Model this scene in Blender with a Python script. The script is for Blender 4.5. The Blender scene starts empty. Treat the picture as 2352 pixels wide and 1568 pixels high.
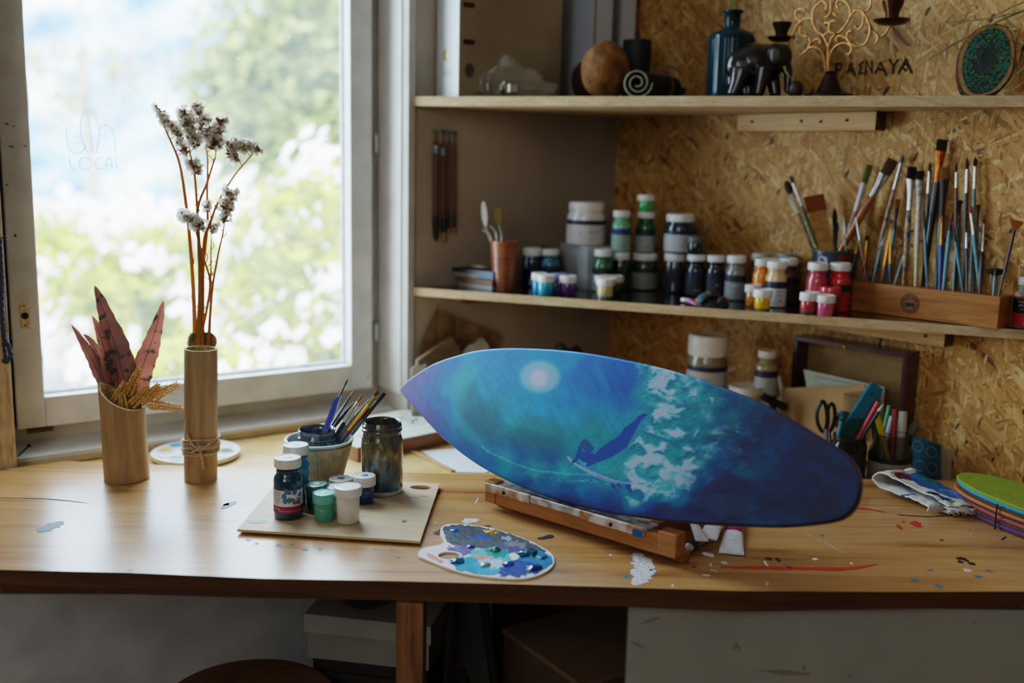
import bpy, bmesh, math, random
import numpy as np
from mathutils import Vector, Matrix
from math import sin, cos, pi, radians, hypot, atan2, sqrt, exp
random.seed(7)
col = bpy.context.scene.collection
# ------------------------------------------------------------ camera model (room axes: +y towards window wall, +x towards chipboard wall)
F, PITCH, ROLL, YAW = 2383.99, 0.17127298, 0.02242943, 0.61947655
EYE = Vector((0, 0, 1.25))
FW = Vector((sin(YAW)*cos(PITCH), cos(YAW)*cos(PITCH), -sin(PITCH)))
_rt = Vector((cos(YAW), -sin(YAW), 0)); _up = _rt.cross(FW)
RT = cos(ROLL)*_rt + sin(ROLL)*_up
UP = -sin(ROLL)*_rt + cos(ROLL)*_up
VH = Vector((FW.x, FW.y, 0)).normalized()      # horizontal viewing direction
RH = _rt.copy()                                 # horizontal right
def ray(x, y): return RT*((x-1176)/F) - UP*((y-784)/F) + FW
def onz(x, y, z):
    d = ray(x, y); return EYE + d*((z-EYE.z)/d.z)
def ony(x, y, Y):
    d = ray(x, y); return EYE + d*(Y/d.y)
def atd(x, y, d): return EYE + ray(x, y)*d
def onpl(x, y, p, n):
    d = ray(x, y); return EYE + d*((p-EYE).dot(n)/d.dot(n))
def dep(p): return (p-EYE).dot(FW)
def pix(p):
    q = p-EYE; w = q.dot(FW); return 1176+F*q.dot(RT)/w, 784-F*q.dot(UP)/w
def atdz(x, d, z):
    a = atd(x, 0, d).z; b = atd(x, 1000, d).z
    return atd(x, 1000*(z-a)/(b-a), d)
# ------------------------------------------------------------ colour and materials
def lin(c):
    if isinstance(c, str): c = [int(c[i:i+2], 16) for i in (0, 2, 4)]
    return tuple(((v/255)/12.92 if v/255 <= .04045 else ((v/255+.055)/1.055)**2.4) for v in c)
MATS = {}
def nn(nt, t, **k):
    n = nt.nodes.new(t)
    for a, v in k.items():
        if hasattr(n, a): setattr(n, a, v)
        else: n.inputs[a.replace('_', ' ')].default_value = v
    return n
def newmat(name):
    m = bpy.data.materials.new(name); m.use_nodes = True
    nt = m.node_tree; b = nt.nodes['Principled BSDF']
    return m, nt, b
def ramp(nt, stops):
    r = nn(nt, 'ShaderNodeValToRGB'); e = r.color_ramp.elements
    while len(e) < len(stops): e.new(.5)
    for q, (p, c) in zip(e, stops):
        q.position = p; q.color = (*lin(c), 1) if not isinstance(c, float) else (c, c, c, 1)
    return r
def M(name, c, rough=.5, metal=0., var=.0, vs=30., bump=0., bs=80., trans=0., alpha=1., c2=None, spec=.5, sss=0., coat=0.):
    key = name
    if key in MATS: return MATS[key]
    m, nt, b = newmat(name)
    L = nt.links.new
    b.inputs['Roughness'].default_value = rough; b.inputs['Metallic'].default_value = metal
    b.inputs['Specular IOR Level'].default_value = spec
    b.inputs['Base Color'].default_value = (*lin(c), 1)
    b.inputs['Transmission Weight'].default_value = trans
    b.inputs['Alpha'].default_value = alpha
    b.inputs['Coat Weight'].default_value = coat
    tc = nn(nt, 'ShaderNodeTexCoord')
    if var or c2:
        n = nn(nt, 'ShaderNodeTexNoise', Scale=vs, Detail=6.)
        L(tc.outputs['Object'], n.inputs['Vector'])
        if c2 is None:
            k = lambda s: [max(0, min(255, v*s)) for v in (c if not isinstance(c, str) else [int(c[i:i+2], 16) for i in (0, 2, 4)])]
            r = ramp(nt, [(.3, k(1-var)), (.7, k(1+var))])
        else: r = ramp(nt, [(.38, c), (.62, c2)])
        L(n.outputs['Fac'], r.inputs[0]); L(r.outputs[0], b.inputs['Base Color'])
    if bump:
        n2 = nn(nt, 'ShaderNodeTexNoise', Scale=bs, Detail=5.); L(tc.outputs['Object'], n2.inputs['Vector'])
        bp = nn(nt, 'ShaderNodeBump', Strength=bump, Distance=.004); L(n2.outputs['Fac'], bp.inputs['Height']); L(bp.outputs[0], b.inputs['Normal'])
    MATS[key] = m; return m
def wood(name, cs, sc=(2., 30., 30.), ns=2.2, rough=.45, fine=.35, coat=0., rot=(0, 0, 0), dist=.7):
    """grain along local X unless rotated"""
    if name in MATS: return MATS[name]
    m, nt, b = newmat(name); L = nt.links.new
    tc = nn(nt, 'ShaderNodeTexCoord'); mp = nn(nt, 'ShaderNodeMapping'); mp.inputs['Scale'].default_value = sc; mp.inputs['Rotation'].default_value = rot
    L(tc.outputs['Object'], mp.inputs['Vector'])
    n = nn(nt, 'ShaderNodeTexNoise', Scale=ns, Detail=9., Distortion=dist, Roughness=.62); L(mp.outputs[0], n.inputs['Vector'])
    k = len(cs); r = ramp(nt, [(.30+.4*i/(k-1), c) for i, c in enumerate(cs)]); L(n.outputs['Fac'], r.inputs[0])
    mp2 = nn(nt, 'ShaderNodeMapping'); mp2.inputs['Scale'].default_value = (sc[0]*2, sc[1]*7, sc[2]*7); mp2.inputs['Rotation'].default_value = rot
    L(tc.outputs['Object'], mp2.inputs['Vector'])
    n2 = nn(nt, 'ShaderNodeTexNoise', Scale=ns*1.3, Detail=5.); L(mp2.outputs[0], n2.inputs['Vector'])
    r2 = ramp(nt, [(.33, 1-fine), (.55, 1.)]); L(n2.outputs['Fac'], r2.inputs[0])
    mx = nn(nt, 'ShaderNodeMix', data_type='RGBA', blend_type='MULTIPLY'); mx.inputs[0].default_value = 1.
    L(r.outputs[0], mx.inputs[6]); L(r2.outputs[0], mx.inputs[7]); L(mx.outputs[2], b.inputs['Base Color'])
    bp = nn(nt, 'ShaderNodeBump', Strength=.12, Distance=.002); L(n2.outputs['Fac'], bp.inputs['Height']); L(bp.outputs[0], b.inputs['Normal'])
    b.inputs['Roughness'].default_value = rough; b.inputs['Coat Weight'].default_value = coat; b.inputs['Coat Roughness'].default_value = .25
    MATS[name] = m; return m
def osb_mat():
    m, nt, b = newmat('chipboard'); L = nt.links.new
    tc = nn(nt, 'ShaderNodeTexCoord')
    wob = nn(nt, 'ShaderNodeTexNoise', Scale=9., Detail=3.); L(tc.outputs['Object'], wob.inputs['Vector'])
    off = nn(nt, 'ShaderNodeMix', data_type='RGBA', blend_type='LINEAR_LIGHT'); off.inputs[0].default_value = .016
    L(tc.outputs['Object'], off.inputs[6]); L(wob.outputs['Color'], off.inputs[7])
    prev = None; rnd = None
    for i, (a, sx, sz) in enumerate(((84, 20, 165), (64, 24, 135), (106, 19, 150), (25, 30, 190), (-42, 26, 160), (88, 55, 380))):
        mp = nn(nt, 'ShaderNodeMapping'); mp.inputs['Rotation'].default_value = (0, radians(a), 0); mp.inputs['Location'].default_value = (i*3.1, 0, i*1.7)
        L(off.outputs[2], mp.inputs['Vector'])
        sc = nn(nt, 'ShaderNodeMapping'); sc.inputs['Scale'].default_value = (sx, 0, sz); L(mp.outputs[0], sc.inputs['Vector'])
        v = nn(nt, 'ShaderNodeTexVoronoi', Scale=1.); L(sc.outputs[0], v.inputs['Vector'])
        sp = nn(nt, 'ShaderNodeSeparateColor'); L(v.outputs['Color'], sp.inputs[0])
        r = ramp(nt, [(0., '6b4519'), (.04, '9a6a2e'), (.3, 'b9853f'), (.65, 'c69550'), (.9, 'd4aa66'), (1., 'e2c286')]); L(sp.outputs[0], r.inputs[0])
        # fine fibre inside a strand
        fs = nn(nt, 'ShaderNodeMapping'); fs.inputs['Scale'].default_value = (sx*1.5, 0, sz*5); L(mp.outputs[0], fs.inputs['Vector'])
        fn = nn(nt, 'ShaderNodeTexNoise', Scale=1., Detail=3.); L(fs.outputs[0], fn.inputs['Vector'])
        fr = ramp(nt, [(.3, .66), (.62, 1.05)]); L(fn.outputs['Fac'], fr.inputs[0])
        mu = nn(nt, 'ShaderNodeMix', data_type='RGBA', blend_type='MULTIPLY'); mu.inputs[0].default_value = 1.; L(r.outputs[0], mu.inputs[6]); L(fr.outputs[0], mu.inputs[7])
        cur = mu.outputs[2]
        if prev is None: prev = cur
        else:
            g = nn(nt, 'ShaderNodeMath', operation='GREATER_THAN'); g.inputs[1].default_value = .56 if i < 5 else .82; L(sp.outputs[1], g.inputs[0])
            mx = nn(nt, 'ShaderNodeMix', data_type='RGBA'); L(g.outputs[0], mx.inputs[0]); L(prev, mx.inputs[6]); L(cur, mx.inputs[7]); prev = mx.outputs[2]
    # sparse dark bark flecks
    mp = nn(nt, 'ShaderNodeMapping'); mp.inputs['Rotation'].default_value = (0, radians(70), 0); mp.inputs['Scale'].default_value = (1, 0, 1); L(off.outputs[2], mp.inputs['Vector'])
    s2 = nn(nt, 'ShaderNodeMapping'); s2.inputs['Scale'].default_value = (38, 0, 110); L(mp.outputs[0], s2.inputs['Vector'])
    v = nn(nt, 'ShaderNodeTexVoronoi', Scale=1.); L(s2.outputs[0], v.inputs['Vector'])
    sp = nn(nt, 'ShaderNodeSeparateColor'); L(v.outputs['Color'], sp.inputs[0])
    g = nn(nt, 'ShaderNodeMath', operation='GREATER_THAN'); g.inputs[1].default_value = .95; L(sp.outputs[2], g.inputs[0])
    d = nn(nt, 'ShaderNodeMath', operation='LESS_THAN'); d.inputs[1].default_value = .33; L(v.outputs['Distance'], d.inputs[0])
    gd = nn(nt, 'ShaderNodeMath', operation='MULTIPLY'); L(g.outputs[0], gd.inputs[0]); L(d.outputs[0], gd.inputs[1])
    mx = nn(nt, 'ShaderNodeMix', data_type='RGBA'); mx.inputs[7].default_value = (*lin('3a2712'), 1); L(gd.outputs[0], mx.inputs[0]); L(prev, mx.inputs[6])
    big = nn(nt, 'ShaderNodeTexNoise', Scale=3., Detail=2.); L(tc.outputs['Object'], big.inputs['Vector'])
    rb = ramp(nt, [(.3, .8), (.7, 1.08)]); L(big.outputs['Fac'], rb.inputs[0])
    mu = nn(nt, 'ShaderNodeMix', data_type='RGBA', blend_type='MULTIPLY'); mu.inputs[0].default_value = 1.; L(mx.outputs[2], mu.inputs[6]); L(rb.outputs[0], mu.inputs[7])
    L(mu.outputs[2], b.inputs['Base Color']); b.inputs['Roughness'].default_value = .6
    bp = nn(nt, 'ShaderNodeBump', Strength=.2, Distance=.003); L(mu.outputs[2], bp.inputs['Height']); L(bp.outputs[0], b.inputs['Normal'])
    return m
def vcol(name, rough=.5, bump=0., bs=200., coat=0., spec=.5):
    if name in MATS: return MATS[name]
    m, nt, b = newmat(name); L = nt.links.new
    a = nn(nt, 'ShaderNodeAttribute', attribute_name='Col'); L(a.outputs['Color'], b.inputs['Base Color'])
    b.inputs['Roughness'].default_value = rough; b.inputs['Coat Weight'].default_value = coat; b.inputs['Specular IOR Level'].default_value = spec
    if bump:
        tc = nn(nt, 'ShaderNodeTexCoord'); n2 = nn(nt, 'ShaderNodeTexNoise', Scale=bs, Detail=4.); L(tc.outputs['Object'], n2.inputs['Vector'])
        bp = nn(nt, 'ShaderNodeBump', Strength=bump, Distance=.002); L(n2.outputs['Fac'], bp.inputs['Height']); L(bp.outputs[0], b.inputs['Normal'])
    MATS[name] = m; return m
def glassy(name, c, rough=.05, mix=.75, dirt=None):
    """thin clear plastic or glass: see-through with reflections"""
    if name in MATS: return MATS[name]
    m, nt, b = newmat(name); L = nt.links.new
    b.inputs['Base Color'].default_value = (*lin(dirt or c), 1); b.inputs['Roughness'].default_value = rough
    t = nn(nt, 'ShaderNodeBsdfTransparent'); t.inputs[0].default_value = (*lin(c), 1)
    ms = nn(nt, 'ShaderNodeMixShader'); ms.inputs[0].default_value = mix
    fr = nn(nt, 'ShaderNodeLayerWeight', Blend=.35); mt = nn(nt, 'ShaderNodeMath', operation='MULTIPLY_ADD'); mt.inputs[1].default_value = -.6; mt.inputs[2].default_value = mix+.1
    L(fr.outputs['Facing'], mt.inputs[0]); L(mt.outputs[0], ms.inputs[0])
    L(b.outputs[0], ms.inputs[1]); L(t.outputs[0], ms.inputs[2]); L(ms.outputs[0], nt.nodes['Material Output'].inputs['Surface'])
    MATS[name] = m; return m
# ------------------------------------------------------------ objects
def thing(name, label, cat, loc=(0, 0, 0), group=None, rz=0, kind=None):
    o = bpy.data.objects.new(name, None); o.empty_display_size = .02; col.objects.link(o)
    o.location = loc; o.rotation_euler = (0, 0, rz)
    tag(o, label, cat, group, kind); return o
def tag(o, label=None, cat=None, group=None, kind=None):
    if label: o['label'] = label
    if cat: o['category'] = cat
    if group: o['group'] = group
    if kind: o['kind'] = kind
    return o
def obj(name, geo, mat, parent=None, smooth=False, loc=None, rot=None, label=None, auto=None):
    if isinstance(geo, bmesh.types.BMesh):
        me = bpy.data.meshes.new(name); bmesh.ops.recalc_face_normals(geo, faces=geo.faces[:]); geo.to_mesh(me); geo.free()
    elif isinstance(geo, tuple):
        me = bpy.data.meshes.new(name); me.from_pydata([tuple(v) for v in geo[0]], [], geo[1])
        bm = bmesh.new(); bm.from_mesh(me); bmesh.ops.recalc_face_normals(bm, faces=bm.faces[:]); bm.to_mesh(me); bm.free()
    else: me = geo
    for m in (mat if isinstance(mat, (list, tuple)) else [mat]): me.materials.append(m)
    if smooth:
        me.polygons.foreach_set('use_smooth', [True]*len(me.polygons))
        try: me.set_sharp_from_angle(angle=radians(auto or 40))
        except Exception: pass
    o = bpy.data.objects.new(name, me); col.objects.link(o)
    if parent: o.parent = parent
    if loc is not None: o.location = loc
    if rot is not None: o.rotation_euler = rot
    if label: o['label'] = label
    return o
def struct(name, geo, mat, **k):
    o = obj(name, geo, mat, **k); o['kind'] = 'structure'; return o
class G:
    """plain vertex and face list"""
    def __init__(s): s.v = []; s.f = []
    def add(s, v, f):
        n = len(s.v); s.v += [Vector(p) for p in v]; s.f += [tuple(i+n for i in q) for q in f]; return s
    def geo(s): return (s.v, s.f)
def box(g, lo, hi, mtx=None):
    x0, y0, z0 = lo; x1, y1, z1 = hi
    v = [Vector(p) for p in ((x0, y0, z0), (x1, y0, z0), (x1, y1, z0), (x0, y1, z0), (x0, y0, z1), (x1, y0, z1), (x1, y1, z1), (x0, y1, z1))]
    if mtx: v = [mtx @ p for p in v]
    return g.add(v, [(0, 3, 2, 1), (4, 5, 6, 7), (0, 1, 5, 4), (1, 2, 6, 5), (2, 3, 7, 6), (3, 0, 4, 7)])
def bbox(lo, hi, bev=.002, mtx=None, seg=2):
    bm = bmesh.new(); g = box(G(), lo, hi, mtx); vs = [bm.verts.new(p) for p in g.v]
    for f in g.f: bm.faces.new([vs[i] for i in f])
    if bev: bmesh.ops.bevel(bm, geom=bm.edges[:], offset=bev, segments=seg, affect='EDGES', profile=.6)
    return bm
def lathe(g, prof, seg=32, mtx=None, cap=True, rfun=None):
    """prof: list of (radius, z)"""
    n = len(g.v); m = len(prof); vs = []
    for r, z in prof:
        for k in range(seg):
            a = 2*pi*k/seg; rr = r*(rfun(a, z) if rfun else 1)
            vs.append(Vector((rr*cos(a), rr*sin(a), z)))
    fs = []
    for i in range(m-1):
        for k in range(seg):
            k2 = (k+1) % seg; fs.append((i*seg+k, i*seg+k2, (i+1)*seg+k2, (i+1)*seg+k))
    if cap:
        if prof[0][0] > 1e-6: fs.append(tuple(range(seg-1, -1, -1)))
        if prof[-1][0] > 1e-6: fs.append(tuple((m-1)*seg+k for k in range(seg)))
    if mtx: vs = [mtx @ v for v in vs]
    return g.add(vs, fs)
def L_(prof, seg=32, mtx=None, cap=True, rfun=None): return lathe(G(), prof, seg, mtx, cap, rfun).geo()
def frames(pts):
    t = [(pts[min(i+1, len(pts)-1)]-pts[max(i-1, 0)]).normalized() for i in range(len(pts))]
    ref = Vector((0, 0, 1)) if abs(t[0].z) < .9 else Vector((1, 0, 0))
    n = (ref-t[0]*ref.dot(t[0])).normalized(); out = []
    for i in range(len(pts)):
        n = (n-t[i]*n.dot(t[i])).normalized(); out.append((t[i], n, t[i].cross(n)))
    return out
def tube(g, pts, rad, seg=8, flat=None):
    pts = [Vector(p) for p in pts]
    rs = rad if isinstance(rad, (list, tuple)) else [rad]*len(pts)
    fr = frames(pts); vs = []
    for p, r, (t, a, b) in zip(pts, rs, fr):
        for k in range(seg):
            q = 2*pi*k/seg; vs.append(p+a*(r*cos(q))+b*(r*sin(q)))
    fs = []
    for i in range(len(pts)-1):
        for k in range(seg):
            k2 = (k+1) % seg; fs.append((i*seg+k, i*seg+k2, (i+1)*seg+k2, (i+1)*seg+k))
    fs.append(tuple(range(seg-1, -1, -1))); fs.append(tuple((len(pts)-1)*seg+k for k in range(seg)))
    return g.add(vs, fs)
def T_(pts, rad, seg=8): return tube(G(), pts, rad, seg).geo()
def smoothline(pts, n=6, closed=False):
    """Catmull-Rom through points"""
    P = [Vector(p) for p in pts]; out = []
    m = len(P)
    for i in range(m if closed else m-1):
        g = (lambda j: P[j % m]) if closed else (lambda j: P[max(0, min(m-1, j))])
        a, b, c, d = g(i-1), g(i), g(i+1), g(i+2)
        for k in range(n):
            t = k/n; out.append(.5*((2*b)+(c-a)*t+(2*a-5*b+4*c-d)*t*t+(3*b-a-3*c+d)*t**3))
    if not closed: out.append(P[-1])
    return out
def axis_m(base, direction, side=None):
    """matrix placing local Z along direction"""
    z = Vector(direction).normalized(); s = Vector(side) if side is not None else RH
    x = (s-z*s.dot(z)).normalized(); y = z.cross(x)
    m = Matrix((x, y, z)).transposed().to_4x4(); m.translation = base; return m
def plate(outline, thick, holes=(), bev=0.):
    """flat plate in local XY with holes, from z=0 to thick"""
    bm = bmesh.new(); ed = []
    for loop in [outline]+list(holes):
        vs = [bm.verts.new((p[0], p[1], 0)) for p in loop]
        ed += [bm.edges.new((vs[i], vs[(i+1) % len(vs)])) for i in range(len(vs))]
    bmesh.ops.triangle_fill(bm, use_beauty=True, use_dissolve=False, edges=ed)
    r = bmesh.ops.extrude_face_region(bm, geom=bm.faces[:])
    bmesh.ops.translate(bm, vec=(0, 0, thick), verts=[v for v in r['geom'] if isinstance(v, bmesh.types.BMVert)])
    return bm
def blob(g, c, r, sub=2, sc=(1, 1, 1), amp=.0, fr=3., mtx=None, seed=0):
    bm = bmesh.new(); bmesh.ops.create_icosphere(bm, subdivisions=sub, radius=1)
    from mathutils import noise
    vs = []
    for v in bm.verts:
        d = v.co.normalized(); k = 1+amp*noise.noise(d*fr+Vector((seed*3.7, seed, -seed)))
        q = Vector((d.x*sc[0], d.y*sc[1], d.z*sc[2]))*r*k
        vs.append((mtx @ q if mtx else q)+Vector(c))
    bm.verts.index_update()
    fs = [tuple(v.index for v in f.verts) for f in bm.faces]; bm.free()
    return g.add(vs, fs)
def setcol(o, cols):
    a = o.data.color_attributes.new('Col', 'FLOAT_COLOR', 'POINT')
    c = np.ones((len(o.data.vertices), 4), np.float32); c[:, :3] = cols; a.data.foreach_set('color', c.ravel())
def npl(c):
    c = np.asarray(c, float)/255; return np.where(c <= .04045, c/12.92, ((c+.055)/1.055)**2.4)
_tx = {}
def text_geo(body, size, bold=0.):
    cu = bpy.data.curves.new('t', 'FONT'); cu.body = body; cu.size = size; cu.align_x = 'CENTER'; cu.align_y = 'CENTER'; cu.resolution_u = 2; cu.offset = bold
    ob = bpy.data.objects.new('t', cu); col.objects.link(ob)
    me = bpy.data.meshes.new_from_object(ob.evaluated_get(bpy.context.evaluated_depsgraph_get()))
    v = [x.co.copy() for x in me.vertices]; f = [tuple(p.vertices) for p in me.polygons]
    bpy.data.objects.remove(ob); bpy.data.meshes.remove(me); return v, f
def text_on_cyl(g, body, size, r, z, ang):
    """text wrapped on a cylinder about local Z, centred on angle ang"""
    v, f = text_geo(body, size)
    g.add([Vector((r*cos(ang+p.x/r), r*sin(ang+p.x/r), z+p.y)) for p in v], f)
def fbm(x, y, oct=4, seed=0, gain=.5):
    """value noise, numpy"""
    def vn(x, y, s):
        xi = np.floor(x).astype(np.int64); yi = np.floor(y).astype(np.int64); fx = x-xi; fy = y-yi
        fx = fx*fx*(3-2*fx); fy = fy*fy*(3-2*fy)
        def h(a, b):
            n = (a*374761393+b*668265263+s*1442695041) & 0xffffffff
            n = ((n ^ (n >> 13))*1274126177) & 0xffffffff
            return ((n ^ (n >> 16)) & 0xffff)/65535.
        return (h(xi, yi)*(1-fx)+h(xi+1, yi)*fx)*(1-fy)+(h(xi, yi+1)*(1-fx)+h(xi+1, yi+1)*fx)*fy
    t = 0; a = 1; n = 0
    for o in range(oct):
        t = t+a*vn(x*2**o+o*17.3, y*2**o-o*9.1, seed+o); n += a; a *= gain
    return t/n
def inpoly(X, Y, poly):
    r = np.zeros(X.shape, bool); n = len(poly)
    for i in range(n):
        x0, y0 = poly[i]; x1, y1 = poly[(i+1) % n]
        if y0 == y1: continue
        c = ((Y < y0) != (Y < y1)) & (X < (x1-x0)*(Y-y0)/(y1-y0)+x0); r ^= c
    return r
def seg_dist(X, Y, pts):
    d = np.full(X.shape, 1e9)
    for (x0, y0), (x1, y1) in zip(pts[:-1], pts[1:]):
        L2 = (x1-x0)**2+(y1-y0)**2+1e-9
        t = np.clip(((X-x0)*(x1-x0)+(Y-y0)*(y1-y0))/L2, 0, 1)
        d = np.minimum(d, np.hypot(X-x0-t*(x1-x0), Y-y0-t*(y1-y0)))
    return d
# ------------------------------------------------------------ common heights and planes
ZT = .75        # worktop surface
ZC = .735       # lower corner counter behind it
ZL = 1.005      # lower shelf surface
ZU = 1.367      # upper shelf surface
YG = 1.752      # grey wall face
OC = Vector((1.517, YG, 0))                       # room corner
OW = Vector((sin(radians(7)), -cos(radians(7)), 0))  # along the chipboard wall, towards the camera
ON = Vector((-OW.y*-1, 0, 0)); ON = Vector((OW.y, -OW.x, 0)).normalized()
if ON.x > 0: ON = -ON
SD = Vector((.8158, -.5783, 0)).normalized()      # along the worktop front
SN = Vector((.5783, .8158, 0)).normalized()       # away from its front edge
SKY, SUN, FILL, FILL2, EXPO = 6.5, 2.2, 6.5, 1.8, 1.15
LOOK = 'Medium High Contrast'
def leafmat(name, c, c2, tl=.45):
    m, nt, b = newmat(name); L = nt.links.new
    oi = nn(nt, 'ShaderNodeTexCoord'); n = nn(nt, 'ShaderNodeTexNoise', Scale=7., Detail=2.); L(oi.outputs['Object'], n.inputs['Vector'])
    r = ramp(nt, [(.36, c), (.62, c2)]); L(n.outputs['Fac'], r.inputs[0]); L(r.outputs[0], b.inputs['Base Color'])
    t = nn(nt, 'ShaderNodeBsdfTranslucent'); L(r.outputs[0], t.inputs[0]); ms = nn(nt, 'ShaderNodeMixShader'); ms.inputs[0].default_value = tl
    b.inputs['Roughness'].default_value = .6; L(b.outputs[0], ms.inputs[1]); L(t.outputs[0], ms.inputs[2]); L(ms.outputs[0], nt.nodes['Material Output'].inputs['Surface']); return m
# ============================================================ SETTING
RZ_O = atan2(OW.y, OW.x)
m_white = M('white_paint', 'd6d3cd', .55, var=.05, vs=14, bump=.08, bs=60)
m_frame = M('window_paint', 'cfcdc8', .42, var=.05, vs=22, bump=.06, bs=50)
m_grey = M('grey_wall_paint', 'a09280', .6, var=.06, vs=6, bump=.05, bs=90)
def to_wall(p, d, off=.003):
    n = ON; q = OC+ON*off; return p+d*((q-p).dot(n)/d.dot(n))
w = struct('wall_right', box(G(), (-.05, 0, -.02), (4.2, .06, 2.62)).geo(), osb_mat(), loc=OC, rot=(0, 0, RZ_O))
XL = .289; XR = .994          # window recess sides
g = G()
box(g, (XR, YG, 0), (1.75, 2.0, 2.6))                  # grey panelled wall between window and corner
struct('wall_back', g.geo(), m_grey)
g = G()
box(g, (-2.4, 1.777, .745), (XL, 2.0, 2.6)); box(g, (-2.4, 1.808, 0), (XR, 2.0, .753)); box(g, (XL, 1.777, 2.28), (XR, 2.0, 2.6))
struct('wall_window', g.geo(), m_white)
struct('wall_left', box(G(), (-2.46, -2.3, 0), (-2.4, 2.0, 2.6)).geo(), m_white)
struct('wall_front', box(G(), (-2.46, -2.4, 0), (2.4, -2.3, 2.6)).geo(), m_white)
struct('floor', box(G(), (-2.46, -2.4, -.05), (2.6, 2.0, 0)).geo(), wood('floor_boards', ['4a3524', '6a4d33', '7d5d3f'], sc=(2, 20, 20)))
struct('ceiling', box(G(), (-2.46, -2.4, 2.6), (2.6, 2.05, 2.66)).geo(), m_white)
# reveal edge strip (trim) and wooden post on the left
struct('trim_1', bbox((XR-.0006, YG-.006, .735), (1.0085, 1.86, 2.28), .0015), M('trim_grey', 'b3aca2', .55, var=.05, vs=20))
struct('trim_2', bbox((XL-.06, 1.768, .745), (XL, 1.86, 2.28), .002), wood('pale_post', ['b79a72', 'c9af88', 'd8c4a2'], sc=(25, 25, 1.5), rough=.55))
# reveal return on the right, lit by the window
struct('trim_3', bbox((XR-.004, 1.768, .79), (XR-.0004, 1.86, 2.28), .001), m_white)
# sill and apron
g = G(); zs0, zs1 = .767, .7535
v = [(XL, 1.862, zs0), (XR, 1.862, zs0), (XR, 1.800, zs1), (XL, 1.800, zs1), (XL, 1.862, .74), (XR, 1.862, .74), (XR, 1.800, .747), (XL, 1.800, .747)]
g.add(v, [(0, 1, 2, 3), (7, 6, 5, 4), (3, 2, 6, 7), (0, 4, 5, 1), (0, 3, 7, 4), (1, 5, 6, 2)])
struct('trim_4', g.geo(), m_frame)
struct('trim_5', bbox((XL, 1.8, ZC+.0008), (XR, 1.8078, .747), .0006), M('apron_beige', 'b9a68c', .55, var=.08, vs=30))
# ---- window
win = thing('window_1', None, None, (0, 0, 0), kind='structure')
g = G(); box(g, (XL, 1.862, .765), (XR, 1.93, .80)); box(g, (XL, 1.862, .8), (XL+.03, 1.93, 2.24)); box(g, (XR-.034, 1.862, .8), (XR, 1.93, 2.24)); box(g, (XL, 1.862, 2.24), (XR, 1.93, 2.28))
obj('frame', g.geo(), M('frame_beige', 'b5aea2', .5, var=.06, vs=18), win)  # frame paint slightly darker and more beige than the sash
SX0, SX1, SI0, SI1, SZ0, SZ1, SZ2 = .303, .962, .348, .915, .794, .845, 2.2
def sash_piece(lo, hi): return bbox(lo, hi, .002)
bm = bbox((SX0, 1.831, SZ0), (SI0, 1.876, SZ2), .0025); sash = obj('sash', bm, m_frame, win)
for nm, lo, hi in (('sash_rail', (SI0, 1.831, SZ0), (SI1, 1.876, SZ1)), ('sash_stile', (SI1, 1.831, SZ0), (SX1, 1.876, SZ2)), ('sash_rail', (SI0, 1.831, SZ2-.05), (SI1, 1.876, SZ2))):
    obj(nm, bbox(lo, hi, .0025), m_frame, sash)
m_pane, nt, b = newmat('window_pane')
tr = nn(nt, 'ShaderNodeBsdfTransparent'); tr.inputs[0].default_value = (.96, .98, .97, 1)
tl = nn(nt, 'ShaderNodeBsdfTranslucent'); tl.inputs[0].default_value = (.9, .95, 1, 1)
gl = nn(nt, 'ShaderNodeBsdfGlossy', Roughness=.02); fr = nn(nt, 'ShaderNodeFresnel', IOR=1.35)
a1 = nn(nt, 'ShaderNodeMixShader'); a2 = nn(nt, 'ShaderNodeMixShader')
tcp = nn(nt, 'ShaderNodeTexCoord'); vo = nn(nt, 'ShaderNodeTexVoronoi', Scale=42.); no = nn(nt, 'ShaderNodeTexNoise', Scale=6., Detail=3.)
nt.links.new(tcp.outputs['Object'], vo.inputs['Vector']); nt.links.new(tcp.outputs['Object'], no.inputs['Vector'])
lt = nn(nt, 'ShaderNodeMath', operation='LESS_THAN'); lt.inputs[1].default_value = .07; nt.links.new(vo.outputs['Distance'], lt.inputs[0])
sc_ = nn(nt, 'ShaderNodeSeparateColor'); nt.links.new(vo.outputs['Color'], sc_.inputs[0])
gt = nn(nt, 'ShaderNodeMath', operation='GREATER_THAN'); gt.inputs[1].default_value = .62; nt.links.new(sc_.outputs[0], gt.inputs[0])
mm = nn(nt, 'ShaderNodeMath', operation='MULTIPLY'); nt.links.new(lt.outputs[0], mm.inputs[0]); nt.links.new(gt.outputs[0], mm.inputs[1])
ma = nn(nt, 'ShaderNodeMath', operation='MULTIPLY_ADD'); ma.inputs[1].default_value = .3; nt.links.new(mm.outputs[0], ma.inputs[0])
hz = nn(nt, 'ShaderNodeMath', operation='MULTIPLY'); hz.inputs[1].default_value = .10; nt.links.new(no.outputs['Fac'], hz.inputs[0]); nt.links.new(hz.outputs[0], ma.inputs[2])
nt.links.new(ma.outputs[0], a1.inputs[0]); nt.links.new(tr.outputs[0], a1.inputs[1]); nt.links.new(tl.outputs[0], a1.inputs[2])
nt.links.new(fr.outputs[0], a2.inputs[0]); nt.links.new(a1.outputs[0], a2.inputs[1]); nt.links.new(gl.outputs[0], a2.inputs[2])
nt.links.new(a2.outputs[0], nt.nodes['Material Output'].inputs['Surface'])
YP = 1.866
pane = obj('pane', G().add([(SI0-.004, YP, SZ1-.004), (SI1+.004, YP, SZ1-.004), (SI1+.004, YP, SZ2), (SI0-.004, YP, SZ2)], [(0, 1, 2, 3)]).geo(), m_pane, win)
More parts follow.
